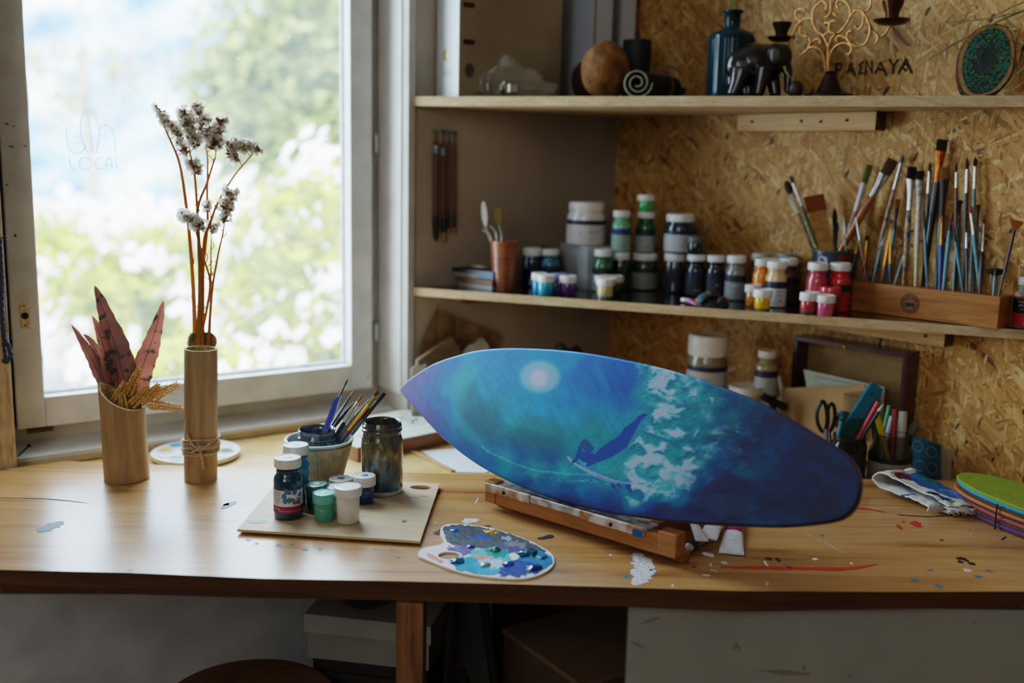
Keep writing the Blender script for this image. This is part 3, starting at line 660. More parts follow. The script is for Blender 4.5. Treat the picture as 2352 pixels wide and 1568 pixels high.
# photo coordinates of each point of the face, used to lay out the painted picture
wx = B0.x+U*e_.x+V*bu.x-EYE.x; wy = B0.y+U*e_.y+V*bu.y-EYE.y; wz = B0.z+U*e_.z+V*bu.z-EYE.z
dd = wx*FW.x+wy*FW.y+wz*FW.z
X = 1176+F*(wx*RT.x+wy*RT.y+wz*RT.z)/dd; Y = 784-F*(wx*UP.x+wy*UP.y+wz*UP.z)/dd
def paint():
    cps = [(925, 893, 84, 72, 140), (950, 870, 86, 74, 148), (945, 930, 82, 66, 140), (985, 960, 72, 60, 130), (990, 850, 70, 90, 165), (985, 900, 44, 86, 160), (1010, 985, 40, 72, 145), (1035, 830, 20, 104, 180), (1015, 930, 10, 100, 170), (1040, 900, 16, 128, 178), (1050, 960, 18, 120, 170),
      (1065, 880, 30, 150, 178), (1080, 840, 12, 138, 196), (1110, 815, 4, 128, 200), (1170, 812, 2, 120, 196), (1100, 900, 10, 140, 184), (1060, 930, 20, 134, 160), (1090, 950, 4, 104, 130), (1075, 985, 10, 112, 140), (1120, 960, 4, 108, 132), (1120, 1000, 6, 104, 130), (1150, 920, 8, 130, 170), (1150, 880, 6, 128, 190), (1170, 850, 4, 124, 192),
      (1200, 990, 6, 106, 120), (1230, 1000, 6, 104, 118), (1270, 1010, 6, 104, 124), (1180, 960, 16, 140, 168), (1200, 920, 6, 138, 190), (1240, 940, 4, 136, 196), (1300, 960, 6, 134, 190), (1300, 920, 2, 118, 190), (1320, 870, 2, 104, 186), (1360, 840, 2, 100, 184), (1420, 850, 0, 88, 176), (1300, 825, 4, 126, 196), (1240, 812, 4, 132, 200), (1390, 900, 2, 98, 178), (1440, 880, 0, 82, 170),
      (1430, 930, 2, 96, 172), (1400, 960, 10, 128, 166), (1450, 960, 20, 130, 160), (1370, 990, 14, 128, 146), (1310, 1000, 14, 126, 150), (1130, 1030, 8, 92, 150), (1190, 1035, 4, 80, 140), (1260, 1050, 4, 80, 136), (1060, 1030, 8, 86, 146), (1110, 1060, 14, 96, 150), (1160, 1060, 22, 130, 160), (1230, 1080, 24, 128, 152), (1290, 1085, 24, 140, 160), (1200, 1090, 20, 104, 150), (1320, 1060, 20, 118, 140), (1400, 1080, 28, 134, 150), (1380, 1110, 22, 120, 152),
      (1250, 1110, 10, 90, 142), (1300, 1125, 12, 80, 140), (1340, 1120, 20, 106, 150), (1200, 1112, 14, 66, 124), (1300, 1148, 36, 46, 108), (1360, 1140, 20, 80, 142), (1400, 1160, 28, 54, 122), (1450, 1140, 30, 124, 158), (1480, 1160, 18, 76, 146), (1520, 1120, 34, 146, 166), (1560, 1140, 14, 108, 160), (1500, 1182, 34, 34, 80),
      (1480, 900, 22, 130, 160), (1520, 880, 20, 124, 160), (1560, 900, 18, 110, 146), (1600, 880, 10, 96, 140), (1640, 900, 6, 84, 134), (1540, 960, 16, 112, 140), (1590, 960, 10, 96, 130), (1640, 960, 6, 78, 130), (1540, 1020, 18, 118, 138), (1590, 1020, 12, 92, 140), (1650, 1010, 8, 70, 132), (1540, 1070, 26, 132, 146), (1600, 1080, 8, 76, 140),
      (1680, 930, 8, 76, 136), (1720, 930, 8, 64, 120), (1740, 950, 36, 44, 110), (1800, 980, 38, 42, 108), (1700, 1000, 14, 50, 122), (1760, 1010, 12, 48, 122), (1820, 1020, 34, 40, 104), (1880, 1030, 36, 38, 104), (1660, 1060, 26, 48, 112), (1720, 1060, 14, 64, 130), (1800, 1070, 30, 40, 104), (1880, 1090, 38, 36, 92), (1940, 1070, 34, 36, 100), (1960, 1120, 34, 44, 124), (1660, 1120, 32, 44, 102), (1740, 1120, 22, 52, 116), (1820, 1130, 30, 40, 100), (1900, 1150, 34, 34, 84), (1600, 1160, 36, 38, 92), (1700, 1180, 36, 34, 82), (1800, 1190, 34, 32, 76), (1600, 1195, 34, 30, 74), (1900, 1190, 32, 32, 76)]
    C = np.array(cps, float); num = np.zeros(X.shape+(3,)); den = np.zeros(X.shape)
    wj = 26*(fbm(X/40, Y/40, 3, 3)-.5)
    for cx, cy, r, g, b in C:
        w = 1/(((X+wj-cx)**2+(Y-wj-cy)**2)+220)**2.1; den += w; num += w[..., None]*np.array([r, g, b])
    c = num/den[..., None]
    # streaks of the brush, circling the sun and along the tube of the wave
    rr = np.hypot(X-1240, (Y-865)*1.25); aa = np.arctan2(Y-865, X-1240)
    er = np.hypot((X-1235)/1.25, Y-925); ea = np.arctan2(Y-925, (X-1235)/1.25); st = fbm(er/7., ea*3.2, 4, 9)-.5; lw = np.clip((1480-X)/60, 0, 1)
    c *= (1+.16*st*lw)[..., None]
    st2 = fbm((X*.6+Y)/40., (X-Y*.6)/9., 4, 21)-.5; c *= (1+.20*st2*lw)[..., None]
    def lay(mask, colr):
        nonlocal c
        m = np.clip(mask, 0, 1)[..., None]; c = c*(1-m)+m*np.array(colr, float)
    # shaded inside and lit rim of the tube
    def stroke(q, w, k, colr, n=0): lay(k*np.clip(1-seg_dist(X+10*st, Y+10*st2, q)/w, 0, 1)**.8*(1 if not n else np.clip(.4+fbm(er/6, ea*4, 3, n), 0, 1.2)), colr)
    stroke([(1078, 900), (1074, 940), (1092, 975), (1130, 998), (1200, 1008), (1280, 1022)], 34, .60, (4, 88, 112), 5)
    stroke([(1100, 930), (1110, 960), (1150, 985)], 26, .45, (6, 96, 122), 6)
    stroke([(1092, 850), (1060, 880), (1045, 920), (1050, 962), (1080, 1000), (1120, 1028), (1180, 1046)], 15, .50, (48, 150, 172), 7)
    stroke([(1010, 850), (990, 890), (1000, 940), (1040, 1000), (1100, 1050)], 16, .30, (10, 96, 170), 8)
    stroke([(1150, 830), (1140, 880), (1160, 930), (1210, 960)], 22, .28, (16, 150, 196), 9)
    stroke([(1330, 940), (1290, 965), (1240, 975)], 24, .30, (24, 152, 190), 11)
    # green light in the tube
    lay(.45*np.exp(-((X-1070-12*np.sin(Y/30))/18)**2-((Y-880)/40)**2), (60, 158, 168))
    lay(.5*np.clip(1-seg_dist(X, Y, [(1150, 990), (1190, 975), (1235, 985), (1280, 1000)])/16, 0, 1)*fbm(X/9, Y/14, 3, 2), (30, 160, 150))
    # sun
    lay(np.clip(1-rr/95, 0, 1)**1.2*.55, (60, 170, 214)); lay(np.clip((54-rr)/12, 0, 1)*.55, (108, 170, 204)); lay(np.clip((50-rr)/12, 0, 1)*.80, (150, 184, 212)); lay(np.clip((27-np.hypot(X-1238, Y-868))/14, 0, 1), (186, 198, 220))
    # rays
    for x0, y0, x1, y1, w, k in ((1300, 840, 1350, 800, 18, .3), (1320, 900, 1440, 950, 26, .18), (1260, 930, 1330, 980, 22, .25), (1370, 830, 1390, 900, 14, .25), (1200, 930, 1160, 965, 18, .3)): lay(k*np.clip(1-seg_dist(X, Y, [(x0, y0), (x1, y1)])/w, 0, 1), (20, 150, 206))
    # water streaks fanning from the surfer towards the foam
    for i in range(16):
        t = i/15; lay(.5*np.clip(1-seg_dist(X, Y, [(1360+30*t, 1082-6*t+t*12), (1410+16*t, 1070+10*t), (1468-8*t, 1005+95*t)])/2.2, 0, 1)*fbm(X/14, Y/6, 2, i), (104, 178, 178) if i % 2 else (34, 120, 140))
    # wave lip
    n1 = fbm(X/7, Y/4, 4, 31)
    lip = [(1108, 1026), (1122, 1038), (1150, 1050), (1185, 1066), (1230, 1080), (1300, 1088), (1360, 1090), (1400, 1100)]
    lay(np.clip(1-seg_dist(X, Y, lip)/(2.+5*n1), 0, 1)*.55*(.4+n1), (150, 198, 208))
    for q in ([(1210, 1084), (1290, 1104), (1370, 1104)], [(1320, 1100), (1390, 1112), (1420, 1106)], [(1290, 1078), (1340, 1070), (1390, 1074)]): lay(np.clip(1-seg_dist(X, Y, q)/(3+9*n1), 0, 1)*.5*np.clip(n1*2-.6, 0, 1), (128, 186, 196))
    # foam of the breaking wave: soft billows, lit tops and teal hollows
    F1 = fbm(X/34, Y/24, 5, 41, .55); F2 = fbm(X/13+F1*2, Y/10, 5, 52, .6); F3 = fbm(X/5, Y/5, 3, 61)
    edge = np.interp(Y, [820, 860, 900, 950, 985, 1030, 1070, 1110, 1150, 1180], [1462, 1470, 1476, 1486, 1478, 1440, 1430, 1446, 1432, 1450])+26*(F2-.5)
    ins = np.clip((X-edge)/9, 0, 1)
    right = np.interp(Y, [820, 870, 920, 980, 1040, 1090, 1130, 1160], [1640, 1660, 1700, 1740, 1720, 1660, 1600, 1520])
    fall = np.clip((right-X)/190, 0, 1); bot = np.clip((1170-Y)/26, 0, 1)
    lay(ins*np.clip(fall*2.2, 0, 1)*bot*np.clip((F1-.30)*4, 0, 1)*.7, (24, 122, 150))
    def billow(yy):
        w1 = fbm(X/46, yy/34, 3, 141)-.5; w2 = fbm(X/46+7, yy/34, 3, 151)-.5
        return fbm((X+40*w1)/31, (yy+34*w2)/18, 5, 161, .52)
    D0 = billow(Y); Du = billow(Y-9)
    sm_ = lambda v, a, b: (lambda t: t*t*(3-2*t))(np.clip((v-a)/(b-a), 0, 1))
    band = .13*np.exp(-((X-edge-32)/36)**2)+.10*np.exp(-((X-1575)/34)**2-((Y-900)/50)**2)+.09*np.exp(-((X-1560)/60)**2-((Y-1070)/60)**2)
    dens = D0+band+.14*fall-.14
    lay(sm_(dens, .40, .56)*ins*bot*np.clip(fall*3, 0, 1)*.62, (58, 158, 172))
    lay(sm_(Du-D0, .02, .14)*ins*bot*np.clip(fall*3, 0, 1)*.6, (8, 92, 124))
    lay(sm_(fbm(X/24, Y/15, 3, 77), .56, .70)*ins*bot*np.clip(fall*2.5, 0, 1)*.45, (28, 150, 148))
    wm = sm_(dens+.05*(F3-.5), .50, .63)*ins*bot*np.clip(fall*4, 0, 1); lay(wm*.62, (142, 186, 204))
    lay(sm_(dens+.10*(fbm(X/8, Y/6, 4, 71)-.5), .57, .68)*ins*bot*np.clip(fall*4, 0, 1)*.75, (184, 194, 218))
    # spray and foam crests further right
    for q, w in (([(1668, 984), (1690, 975), (1645, 990)], 7), ([(1612, 1030), (1650, 1026), (1662, 1036)], 8), ([(1672, 1040), (1700, 1036)], 7), ([(1592, 1070), (1622, 1058), (1640, 1040)], 9), ([(1560, 880), (1572, 862), (1560, 850)], 9), ([(1574, 870), (1604, 872), (1610, 890), (1590, 896)], 8), ([(1584, 910), (1604, 930), (1622, 945), (1632, 962)], 9), ([(1536, 926), (1580, 918)], 7), ([(1466, 836), (1474, 852)], 6), ([(1512, 1118), (1545, 1112), (1548, 1128)], 12), ([(1440, 1085), (1470, 1080), (1460, 1100)], 14), ([(1520, 1100), (1560, 1090), (1580, 1098)], 9)):
        k = np.clip(1-seg_dist(X+10*(F2-.5), Y+10*(F3-.5), q)/(w*1.7), 0, 1)*np.clip(F2*2.4-.6, 0, 1); lay(k*.75, (150, 190, 206))
    sp = np.clip((fbm(X/2.2, Y/2.2, 2, 91)-.74)*9, 0, 1)*np.clip((X-1440)/30, 0, 1)*np.clip((1580-X)/60, 0, 1)*np.clip((1110-Y)/60, 0, 1); lay(sp*.6, (190, 212, 224))
    # broken purple and blue dabs towards the tail
    D1 = fbm(X/44, Y/26, 4, 101); D2 = fbm(X/36+9, Y/24, 4, 111); D3 = fbm(X/52, Y/28, 4, 121)
    tail = np.clip((X+(Y-1000)*.45-1600)/120, 0, 1)
    lay(sm_(D1, .48, .60)*tail*.62, (46, 34, 80)); lay(sm_(D2, .52, .64)*tail*.60, (8, 66, 150)); lay(sm_(D3, .54, .66)*tail*np.clip((1860-X)/160, 0, 1)*.65, (16, 112, 146)); lay(sm_(fbm(X/30, Y/20, 3, 131), .60, .70)*tail*.40, (66, 36, 78))
    lay(sm_(fbm(X/16, Y/12, 4, 133), .58, .70)*tail*.30, (10, 60, 150)); lay(np.clip((X-1700)/240, 0, 1)*.35, (34, 34, 82))
    bt = np.clip((Y-np.interp(X, [1200, 1300, 1400, 1480, 1560, 1640, 1700], [1112, 1140, 1160, 1172, 1165, 1120, 1090])+24*(D1-.5))/10, 0, 1)*np.clip((X-1200)/60, 0, 1); lay(bt*.6*np.clip((1760-X)/60, 0, 1), (42, 34, 88))
    # the diving surfer
    Z = lambda P: [(900+a/3.92, 780+b/3.92) for a, b in P]
    jx, jy = X+1.4*(F3-.5), Y+1.4*(F2-.5)
    lay(inpoly(jx, jy, Z([(1680, 1085), (1700, 1085), (1770, 1110), (1760, 1140), (1720, 1130)])), (60, 166, 180))
    for P in ([(1965, 1285), (2000, 1290), (2022, 1362), (1988, 1330)], [(2020, 1290), (2052, 1290), (2067, 1348), (2034, 1320)], [(2100, 1296), (2150, 1300), (2166, 1386), (2118, 1350)]): lay(inpoly(jx, jy, Z(P))*.9, (10, 62, 140))
    lay(inpoly(jx, jy, Z([(1575, 1046), (1592, 1050), (1630, 1085), (1665, 1115), (1760, 1162), (1880, 1212), (2000, 1260), (2120, 1286), (2218, 1295), (2100, 1302), (1960, 1283), (1830, 1230), (1700, 1162), (1625, 1115), (1585, 1078)]))*.95, (146, 164, 206))
    lay(np.clip(1-seg_dist(X, Y, Z([(1850, 1222), (1960, 1272), (2120, 1296)]))/2., 0, 1)*.7, (60, 90, 160))
    lay(inpoly(jx, jy, Z([(2308, 670), (2240, 735), (2170, 860), (2115, 965), (2030, 1025), (1930, 1080), (1830, 1110), (1770, 1145), (1738, 1142), (1760, 1113), (1710, 1098), (1692, 1062), (1655, 1100), (1630, 1118), (1614, 1098), (1648, 1072), (1668, 1010), (1690, 955), (1720, 1000), (1790, 1012), (1828, 1032), (1870, 980), (1960, 918), (2040, 868), (2090, 798), (2180, 730), (2205, 690), (2275, 660)]))*.96, (6, 62, 146))
    lay(inpoly(jx, jy, Z([(1705, 905), (1748, 892), (1780, 915), (1802, 950), (1826, 970), (1808, 1002), (1770, 1012), (1720, 985), (1680, 990), (1668, 970), (1690, 950)]))*.95, (14, 70, 128))
    lay(np.clip(1-seg_dist(X, Y, Z([(1700, 1040), (1725, 985), (1720, 975)]))/1.2, 0, 1)*.6, (30, 120, 160)); lay(np.clip(1-seg_dist(X, Y, Z([(2195, 720), (2205, 690), (2240, 670)]))/1.3, 0, 1)*.6, (110, 160, 200))
    return np.clip(c, 2, 235)
pcs = paint(); pcm = pcs.mean(-1, keepdims=True); tl_ = np.clip((X+(Y-1000)*.3-1560)/180, 0, 1)[..., None]; PC = npl(np.clip(pcm+(pcs-pcm)*(1.10-.30*tl_), 2, 240))*(.98-.30*tl_)*(1+(np.array([.74, 1.08, .98])-1)*np.clip((pcs.max(-1, keepdims=True)-pcs.min(-1, keepdims=True))/(pcs.max(-1, keepdims=True)+1)*1.5-.25, 0, 1))
# geometry: face with rounded rim, side wall and back
edge_t = np.minimum(tt, 1-tt)*np.hypot(Tt-Bb, 0).max(1)[:, None]
wid = np.hypot(Tt[:, 0]-Bb[:, 0], Tt[:, 1]-Bb[:, 1])[:, None]; de = np.minimum(tt, 1-tt)*wid; RB = .0035
h = -np.where(de < RB, RB-np.sqrt(np.maximum(0, RB**2-(RB-de)**2)), 0)
th_b = .013
def w3(u, v, hh): return np.stack([B0.x+u*e_.x+v*bu.x+hh*bn.x, B0.y+u*e_.y+v*bu.y+hh*bn.y, B0.z+u*e_.z+v*bu.z+hh*bn.z], -1)
front = w3(U, V, h).reshape(-1, 3); back = w3(np.c_[Tt[:, 0], Bb[:, 0]], np.c_[Tt[:, 1], Bb[:, 1]], np.full((NS, 2), -th_b)).reshape(-1, 3)
cen = Vector(front.mean(0)); cen.z = float(front[:, 2].min())
board = thing('painted_board', 'surfboard-shaped wooden board painted with a blue wave, sun and diving surfer, leaning on the easel', 'painting', cen)
verts = np.r_[front, back]-np.array(cen)
i_, j_ = np.meshgrid(np.arange(NS-1), np.arange(NT-1), indexing='ij'); a_ = (i_*NT+j_).ravel()
quads = [tuple(q) for q in np.c_[a_, a_+NT, a_+NT+1, a_+1].tolist()]
nb = NS*NT
for i in range(NS-1):
    quads.append((i*NT+NT-1, (i+1)*NT+NT-1, nb+2*(i+1), nb+2*i)); quads.append((i*NT, nb+2*i+1, nb+2*(i+1)+1, (i+1)*NT)); quads.append((nb+2*i, nb+2*(i+1), nb+2*(i+1)+1, nb+2*i+1))
me = bpy.data.meshes.new('painted_face'); me.from_pydata(verts.tolist(), [], quads)
pf = obj('board_body', me, vcol('board_paint', .42, bump=.25, bs=900, coat=.12), board, smooth=True, auto=60)
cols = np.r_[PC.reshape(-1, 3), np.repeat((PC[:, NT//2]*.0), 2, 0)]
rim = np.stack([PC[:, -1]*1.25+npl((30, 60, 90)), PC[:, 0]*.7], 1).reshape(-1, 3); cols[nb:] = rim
setcol(pf, np.clip(cols, 0, 1))
# ============================================================ TABLE EASEL
m_easel = wood('easel_beech', ['8c5a2c', 'a87241', 'b9824e'], sc=(2, 24, 24), ns=1.7, rough=.45, fine=.14)
m_easel2 = wood('easel_dark', ['7a4c24', '946036', 'a67043'], sc=(2, 24, 24), ns=1.7, rough=.5, fine=.14)
E0 = onz(1163, 1178, ZT); E1 = onz(1556, 1301, ZT)
eb = -nh   # away from the viewer
RE = atan2(e_.y, e_.x)
es = thing('table_easel', 'low beech table easel with paint-crusted ledge, carrying the painted board', 'easel', E0, rz=RE)
LE = (E1-E0).length
# local: x along, y = rotated; find sign of depth
ys = 1 if Vector((-sin(RE), cos(RE), 0)).dot(eb) > 0 else -1
def ebox(name, x0, x1, d0, d1, z0, z1, mat=m_easel, bev=.0015, label=None, par=None):
    y0, y1 = sorted((d0*ys, d1*ys)); return obj(name, bbox((x0, y0, z0), (x1, y1, z1), bev), mat, par or es, label=label)
ebox('base_rail', 0, LE, .012, .030, 0.0006, .013, m_easel2)
ebox('front_rail', -.018, LE-.028, -.004, .012, .0095, .036, m_easel)
ebox('end_block', -.0385, -.0185, -.005, .014, .010, .042, m_easel); ebox('end_block', LE-.0275, LE-.0005, -.007, .016, .0115, .042, m_easel)
ebox('side_rail', -.034, -.02, .0145, .165, .0006, .03, m_easel2); ebox('side_rail', LE-.075, LE-.060, .0305, .165, .0006, .03, m_easel2)
ebox('rear_rail', -.0195, LE-.0755, .148, .165, .0006, .03, m_easel2)
led = ebox('ledge', -.034, LE-.045, -.007, .022, .0362, .0392, M('ledge_paint', '6d7882', .5, c2='c9ced0', vs=55, bump=.5, bs=120))
for x0, x1 in ((-.033, .052), (.140, LE-.047)):
    lp = ebox('ledge_lip', x0, x1, -.0125, -.0075, .029, .0415, M('lip_wood_paint', '9c6c40', .5, c2='cfc9c2', vs=48))
    lp2 = obj('dowel_hole', L_([(.0028, -.0006), (.0028, .0006)], 14, Matrix.Translation((x0+(.038 if x0 < .1 else .052), -.0128*1.0 if ys > 0 else .0128, .0345)) @ Matrix.Rotation(pi/2, 4, 'X')), m_dark, lp)
lpm = ebox('ledge_lip', .0525, .1395, -.0115, -.0075, .031, .041, M('lip_crust', '8c7a68', .5, c2='c5c8c8', vs=62, bump=.6, bs=150))
ebox('paint_dab', LE-.062, LE-.047, -.0132, -.0126, .029, .038, M('lip_blue', '15588f', .45), 0, par=lp)
# leaning mast behind the board
g = G(); q0 = Vector((LE*.45, ys*.050, .012)); q1 = Vector((LE*.45, ys*(.050+.15*sin(PH)), .012+.15*cos(PH)))
T = axis_m(q0, q1-q0, Vector((1, 0, 0))); box(g, (-.014, -.005, 0), (.014, .005, (q1-q0).length), T); obj('mast', g.geo(), m_easel, es)
g = G(); tube(g, [Vector((LE*.45, ys*.147, .022)), Vector((LE*.45, ys*.086, .10))], .005, 8); obj('prop', g.geo(), m_easel2, es)
# ============================================================ PLYWOOD TRAY BOARD
A_, B_, C_ = onz(545, 1215, ZT+.007), onz(965, 1242, ZT+.007), onz(1010, 1110, ZT+.007)
xd = (B_-A_); yd = (C_-B_); RP = atan2(xd.y, xd.x)
ply = thing('plywood_board', 'thin square plywood board with an oval hand hole, under the paint pots', 'board', Vector((A_.x, A_.y, ZT)), rz=RP)
Pi = Matrix.LocRotScale(ply.location, ply.rotation_euler, None).inverted(); D_ = A_+yd
loc4 = [Pi @ p for p in (A_, B_, C_, D_)]; hc = Pi @ onz(966, 1119, ZT+.007)
hx = (Pi @ C_)-(Pi @ D_); hx.normalize()
hole = [(hc.x+.0165*cos(2*pi*k/28)*hx.x-.0105*sin(2*pi*k/28)*hx.y, hc.y+.0165*cos(2*pi*k/28)*hx.y+.0105*sin(2*pi*k/28)*hx.x) for k in range(28)]
bm = plate([(p.x, p.y) for p in loc4], .0035, [hole]); bmesh.ops.translate(bm, vec=(0, 0, .0035), verts=bm.verts[:])
pb = obj('board', bm, wood('ply_board', ['b59a74', 'c4aa85', 'd0b894'], sc=(4, 22, 22), ns=1.6, rough=.5, fine=.1), ply)
g = G()
for (x0, y0, x1, y1) in ((20, 20, 25, 220),):
    pass
for k, (u, v) in enumerate(((.02, .02), (.23, .015), (.228, .225), (.02, .225))): obj('foot', L_([(.006, .0004), (.006, .0034)], 12, Matrix.Translation((u, v, 0))), M('felt', '4a4038', .9), ply)
ZP = ZT+.0072
def plymark(mat, x, y, w, h, label):
    c = Pi @ onz(x, y, ZP); d = dep(onz(x, y, ZP)); rr = random.Random(int(x)); a0 = atan2(RH.y, RH.x)-RP; vs = [Vector((c.x, c.y, .0074))]
    for k in range(12):
        a = 2*pi*k/12; r = rr.uniform(.75, 1.1); px = w/2*d/F*r*cos(a); py = h/2*d/F*2.6*r*sin(a); vs.append(Vector((c.x+px*cos(a0)-py*sin(a0), c.y+px*sin(a0)+py*cos(a0), .0074)))
    obj('paint_mark', (vs, [(0, 1+k, 1+(k+1) % 12) for k in range(12)]), mat, pb, label=label)
plymark(M('m_mint', '6ea98a', .5), 591, 1197, 46, 11, 'mint green paint smear'); plymark(M('m_leaf', '4f7f2e', .5), 929, 1197, 14, 6, 'green paint drop'); plymark(M('m_pink', 'b98a7a', .5), 972, 1139, 20, 5, 'faded pink smear'); plymark(M('m_greyv', '8d8a88', .5), 948, 1142, 30, 6, 'grey smear')
# ============================================================ VESSELS
def post_color(c, k): return [max(0, min(255, v*k)) for v in ([int(c[i:i+2], 16) for i in (0, 2, 4)] if isinstance(c, str) else c)]
m_lid = M('lid_white', 'dedbd4', .35, var=.03, vs=90); m_lid2 = M('lid_aged', 'cfc9bb', .4, var=.08, vs=70)
PAINT = {}
def pm(c, rough=.16):
    k = 'paint_'+(c if isinstance(c, str) else '%02x%02x%02x' % tuple(int(v) for v in c))
    return M(k, c, rough, var=.06, vs=45, coat=.6)
def place(cx, by, w, z):
    """centre of a round foot whose front touches photo point (cx, by) on plane z; returns point and radius"""
    q = onz(cx, by, z); d0 = dep(q); r = w/2*d0/F
    c = q+VH*r; r = w/2*dep(c)/F; c = q+VH*r; c = c+RH*((cx-1176)/F*dep(c)-(c-EYE).dot(RT))*.9
    return Vector((c.x, c.y, z)), r
def lid_part(par, r, z, h, mat=None, spot=None, ribs=False, name='lid', label=None):
    rf = (lambda a, zz: 1+.012*cos(a*44)) if ribs else None
    pr = [(r*.97, z), (r, z+h*.1), (r, z+h*.82), (r*.96, z+h*.95), (r*.88, z+h), (r*.80, z+h), (r*.78, z+h-.0006), (.0001, z+h-.0006)]
    o = obj(name, L_(pr, 88 if ribs else 36, rfun=rf), mat or m_lid, par, smooth=True, label=label)
    if spot: obj('paint_dab', L_([(.0001, z+h), (r*.3, z+h-.0002), (r*.34, z+h-.0005)], 18), M('dab_'+spot, spot, .35), o)
    return o
def label_part(par, r, z0, z1, c, name='label', lines=(), tint='2a2a35', a0=0., a1=2*pi, band=None):
    """paper label wrapped on the body; lines = (text, size, z fraction, angle, colour)"""
    g = G(); n = 40; vs = []
    for k in range(n+1):
        a = a0+(a1-a0)*k/n
        for z in (z0, z1): vs.append(Vector((r*cos(a), r*sin(a), z)))
    g.add(vs, [(2*k, 2*k+2, 2*k+3, 2*k+1) for k in range(n)])
    o = obj(name, g.geo(), M('label_'+c, c, .5), par, smooth=True)
    for t, s, zf, a, cc in lines:
        gg = G(); text_on_cyl(gg, t, s, r+.0002, z0+(z1-z0)*zf, a); obj('lettering', gg.geo(), M('ink_'+cc, cc, .5), o)
    return o
AV = atan2(-VH.y, -VH.x)       # angle on a vessel that faces the viewer
def vessel(kind, label, cat, cx, by, w, hp, z, body='888888', lidm=None, lw=None, band=None, lab=None, group=None, spot=None, on=None, lines=(), clear=None, name=None, lid=True, ribs=False, dz=None, glassm=None, lh=None):
    """kind: pot, bottle, jar. sizes in photo pixels"""
    if on is not None:
        c = on[0].copy(); c.z = on[1]
        if cx is not None:
            d = dep(c); s = ((cx-1176)/F*d-(c-EYE).dot(RT)); c = c+RH*s
        r = w/2*dep(c)/F
    else: c, r = place(cx, by, w, z)
    d = dep(c); H = hp*d/F*1.0; c.z += .0004
    o = thing(name or ('paint_'+kind if kind in ('pot', 'bottle', 'jar') else kind), label, cat, c, group)
    R = (lw/2*d/F) if lw else r*1.06
    bm_ = glassm or pm(body)
    if kind == 'pot':
        hl = lh or H*.36; hb = H-hl
        obj('body', L_([(r*.90, 0), (r*.94, .0008), (r*.97, hb*.5), (r*.98, hb*.9), (r*.93, hb*.98), (r*.93, hb+hl*.5)], 32), bm_, o, smooth=True)
        if clear: obj('base', L_([(r*.905, -.0003), (r*.955, .0004), (r*.972, hb*.22), (r*.95, hb*.225)], 32), M('clear_'+clear, clear, .1, coat=.5), o, smooth=True)
        lid_part(o, R, hb, hl, lidm, spot)
    elif kind == 'bottle':
        hl = lh or H*.155; hn = H*.13; hb = H-hl-hn*.9; rn = min(R*.84, r*.86)
        sh = hb*.80
        obj('body', L_([(r*.90, 0), (r*.98, .0012), (r, .003), (r, sh*.5), (r, sh), (r*.985, sh+(hb-sh)*.35), (r*.93, sh+(hb-sh)*.75), (rn*1.02, hb), (rn, hb+hn*.3), (rn*1.09, hb+hn*.42), (rn*1.09, hb+hn*.55), (rn, hb+hn*.62), (rn*.98, hb+hn*1.3)], 36), bm_, o, smooth=True, auto=50)
        if lid: lid_part(o, R, H-hl, hl, lidm, spot, ribs)
        if lab:
            z0, z1 = sh*.04, sh*.72
            label_part(o, r+.0003, z0, z1, lab, lines=lines)
        if band: label_part(o, r+.0004, sh*.72, sh*.97, band, 'label_band')
    elif kind == 'jar':
        hl = lh or H*.20; hb = H-hl; sh = hb*.78; rn = min(R*.95, r*.9)
        obj('body', L_([(r*.93, 0), (r*.99, .002), (r, .005), (r, sh), (r*.97, sh+(hb-sh)*.45), (rn, hb*.97), (rn*.98, hb+hl*.4)], 40), bm_, o, smooth=True, auto=50)
        if lid: lid_part(o, R, hb, hl, lidm, spot)
        if lab: label_part(o, r+.0003, hb*.05, hb*.60, lab, lines=lines)
        if band: label_part(o, r+.0004, hb*.60, hb*.73, band, 'label_band')
    return (c, c.z+H, r, o)
GP = 'paint pots on the plywood board'
b1 = vessel('bottle', 'dark teal paint bottle with printed label, at the front left of the plywood board', 'bottle', 662, 1197, 66, 141, ZP, '123f52', m_lid, 61, group=GP, spot='a9b9bf', ribs=True)
o = b1[3]; r = b1[2]; H = b1[1]-b1[0].z; 
lb = label_part(o, r+.0003, H*.235, H*.50, 'd3d0cf', lines=[(t, .0022, zf, AV-.62, '3a3a48') for t, zf in (('acrylic paint', .92), ('lightfast colour', .80), ('shake well', .68), ('for all surfaces', .56), ('water based', .44), ('keep from frost', .32), ('100 ml', .20))]+[('\u25b3', .008, .55, AV+.95, '3a3a48'), ('CE', .004, .36, AV+.62, '3a3a48')])
lb2 = label_part(o, r+.0003, H*.115, H*.235, '8f1f4c', 'label_band', lines=[('100 ml', .0048, .62, AV-.66, 'd9b9c6'), ("ARTISTS' ACRYLIC COLOUR", .0026, .35, AV+.35, 'd9b9c6')])
random.seed(5); g = G()
for k in range(16):
    a = AV+random.uniform(-.1, 1.1); z = H*random.uniform(.25, .56); s = random.uniform(.0012, .004); n = 7; vs = []
    for q in range(n):
        t = 2*pi*q/n; vs.append(Vector(((r+.0008)*cos(a+s*cos(t)/r), (r+.0008)*sin(a+s*cos(t)/r), z+s*1.3*sin(t)*random.uniform(.6, 1.2))))
    g.add(vs, [tuple(range(n))])
obj('label_splash', g.geo(), M('splash_blue', '46719a', .5), lb)
obj('label_seal', ([Vector(((r+.001)*cos(AV+.62+.0028*cos(2*pi*q/14)/r), (r+.001)*sin(AV+.62+.0028*cos(2*pi*q/14)/r), H*.29+.0022*sin(2*pi*q/14))) for q in range(14)], [tuple(range(14))]), M('seal_red', 'b5412f', .5), lb)
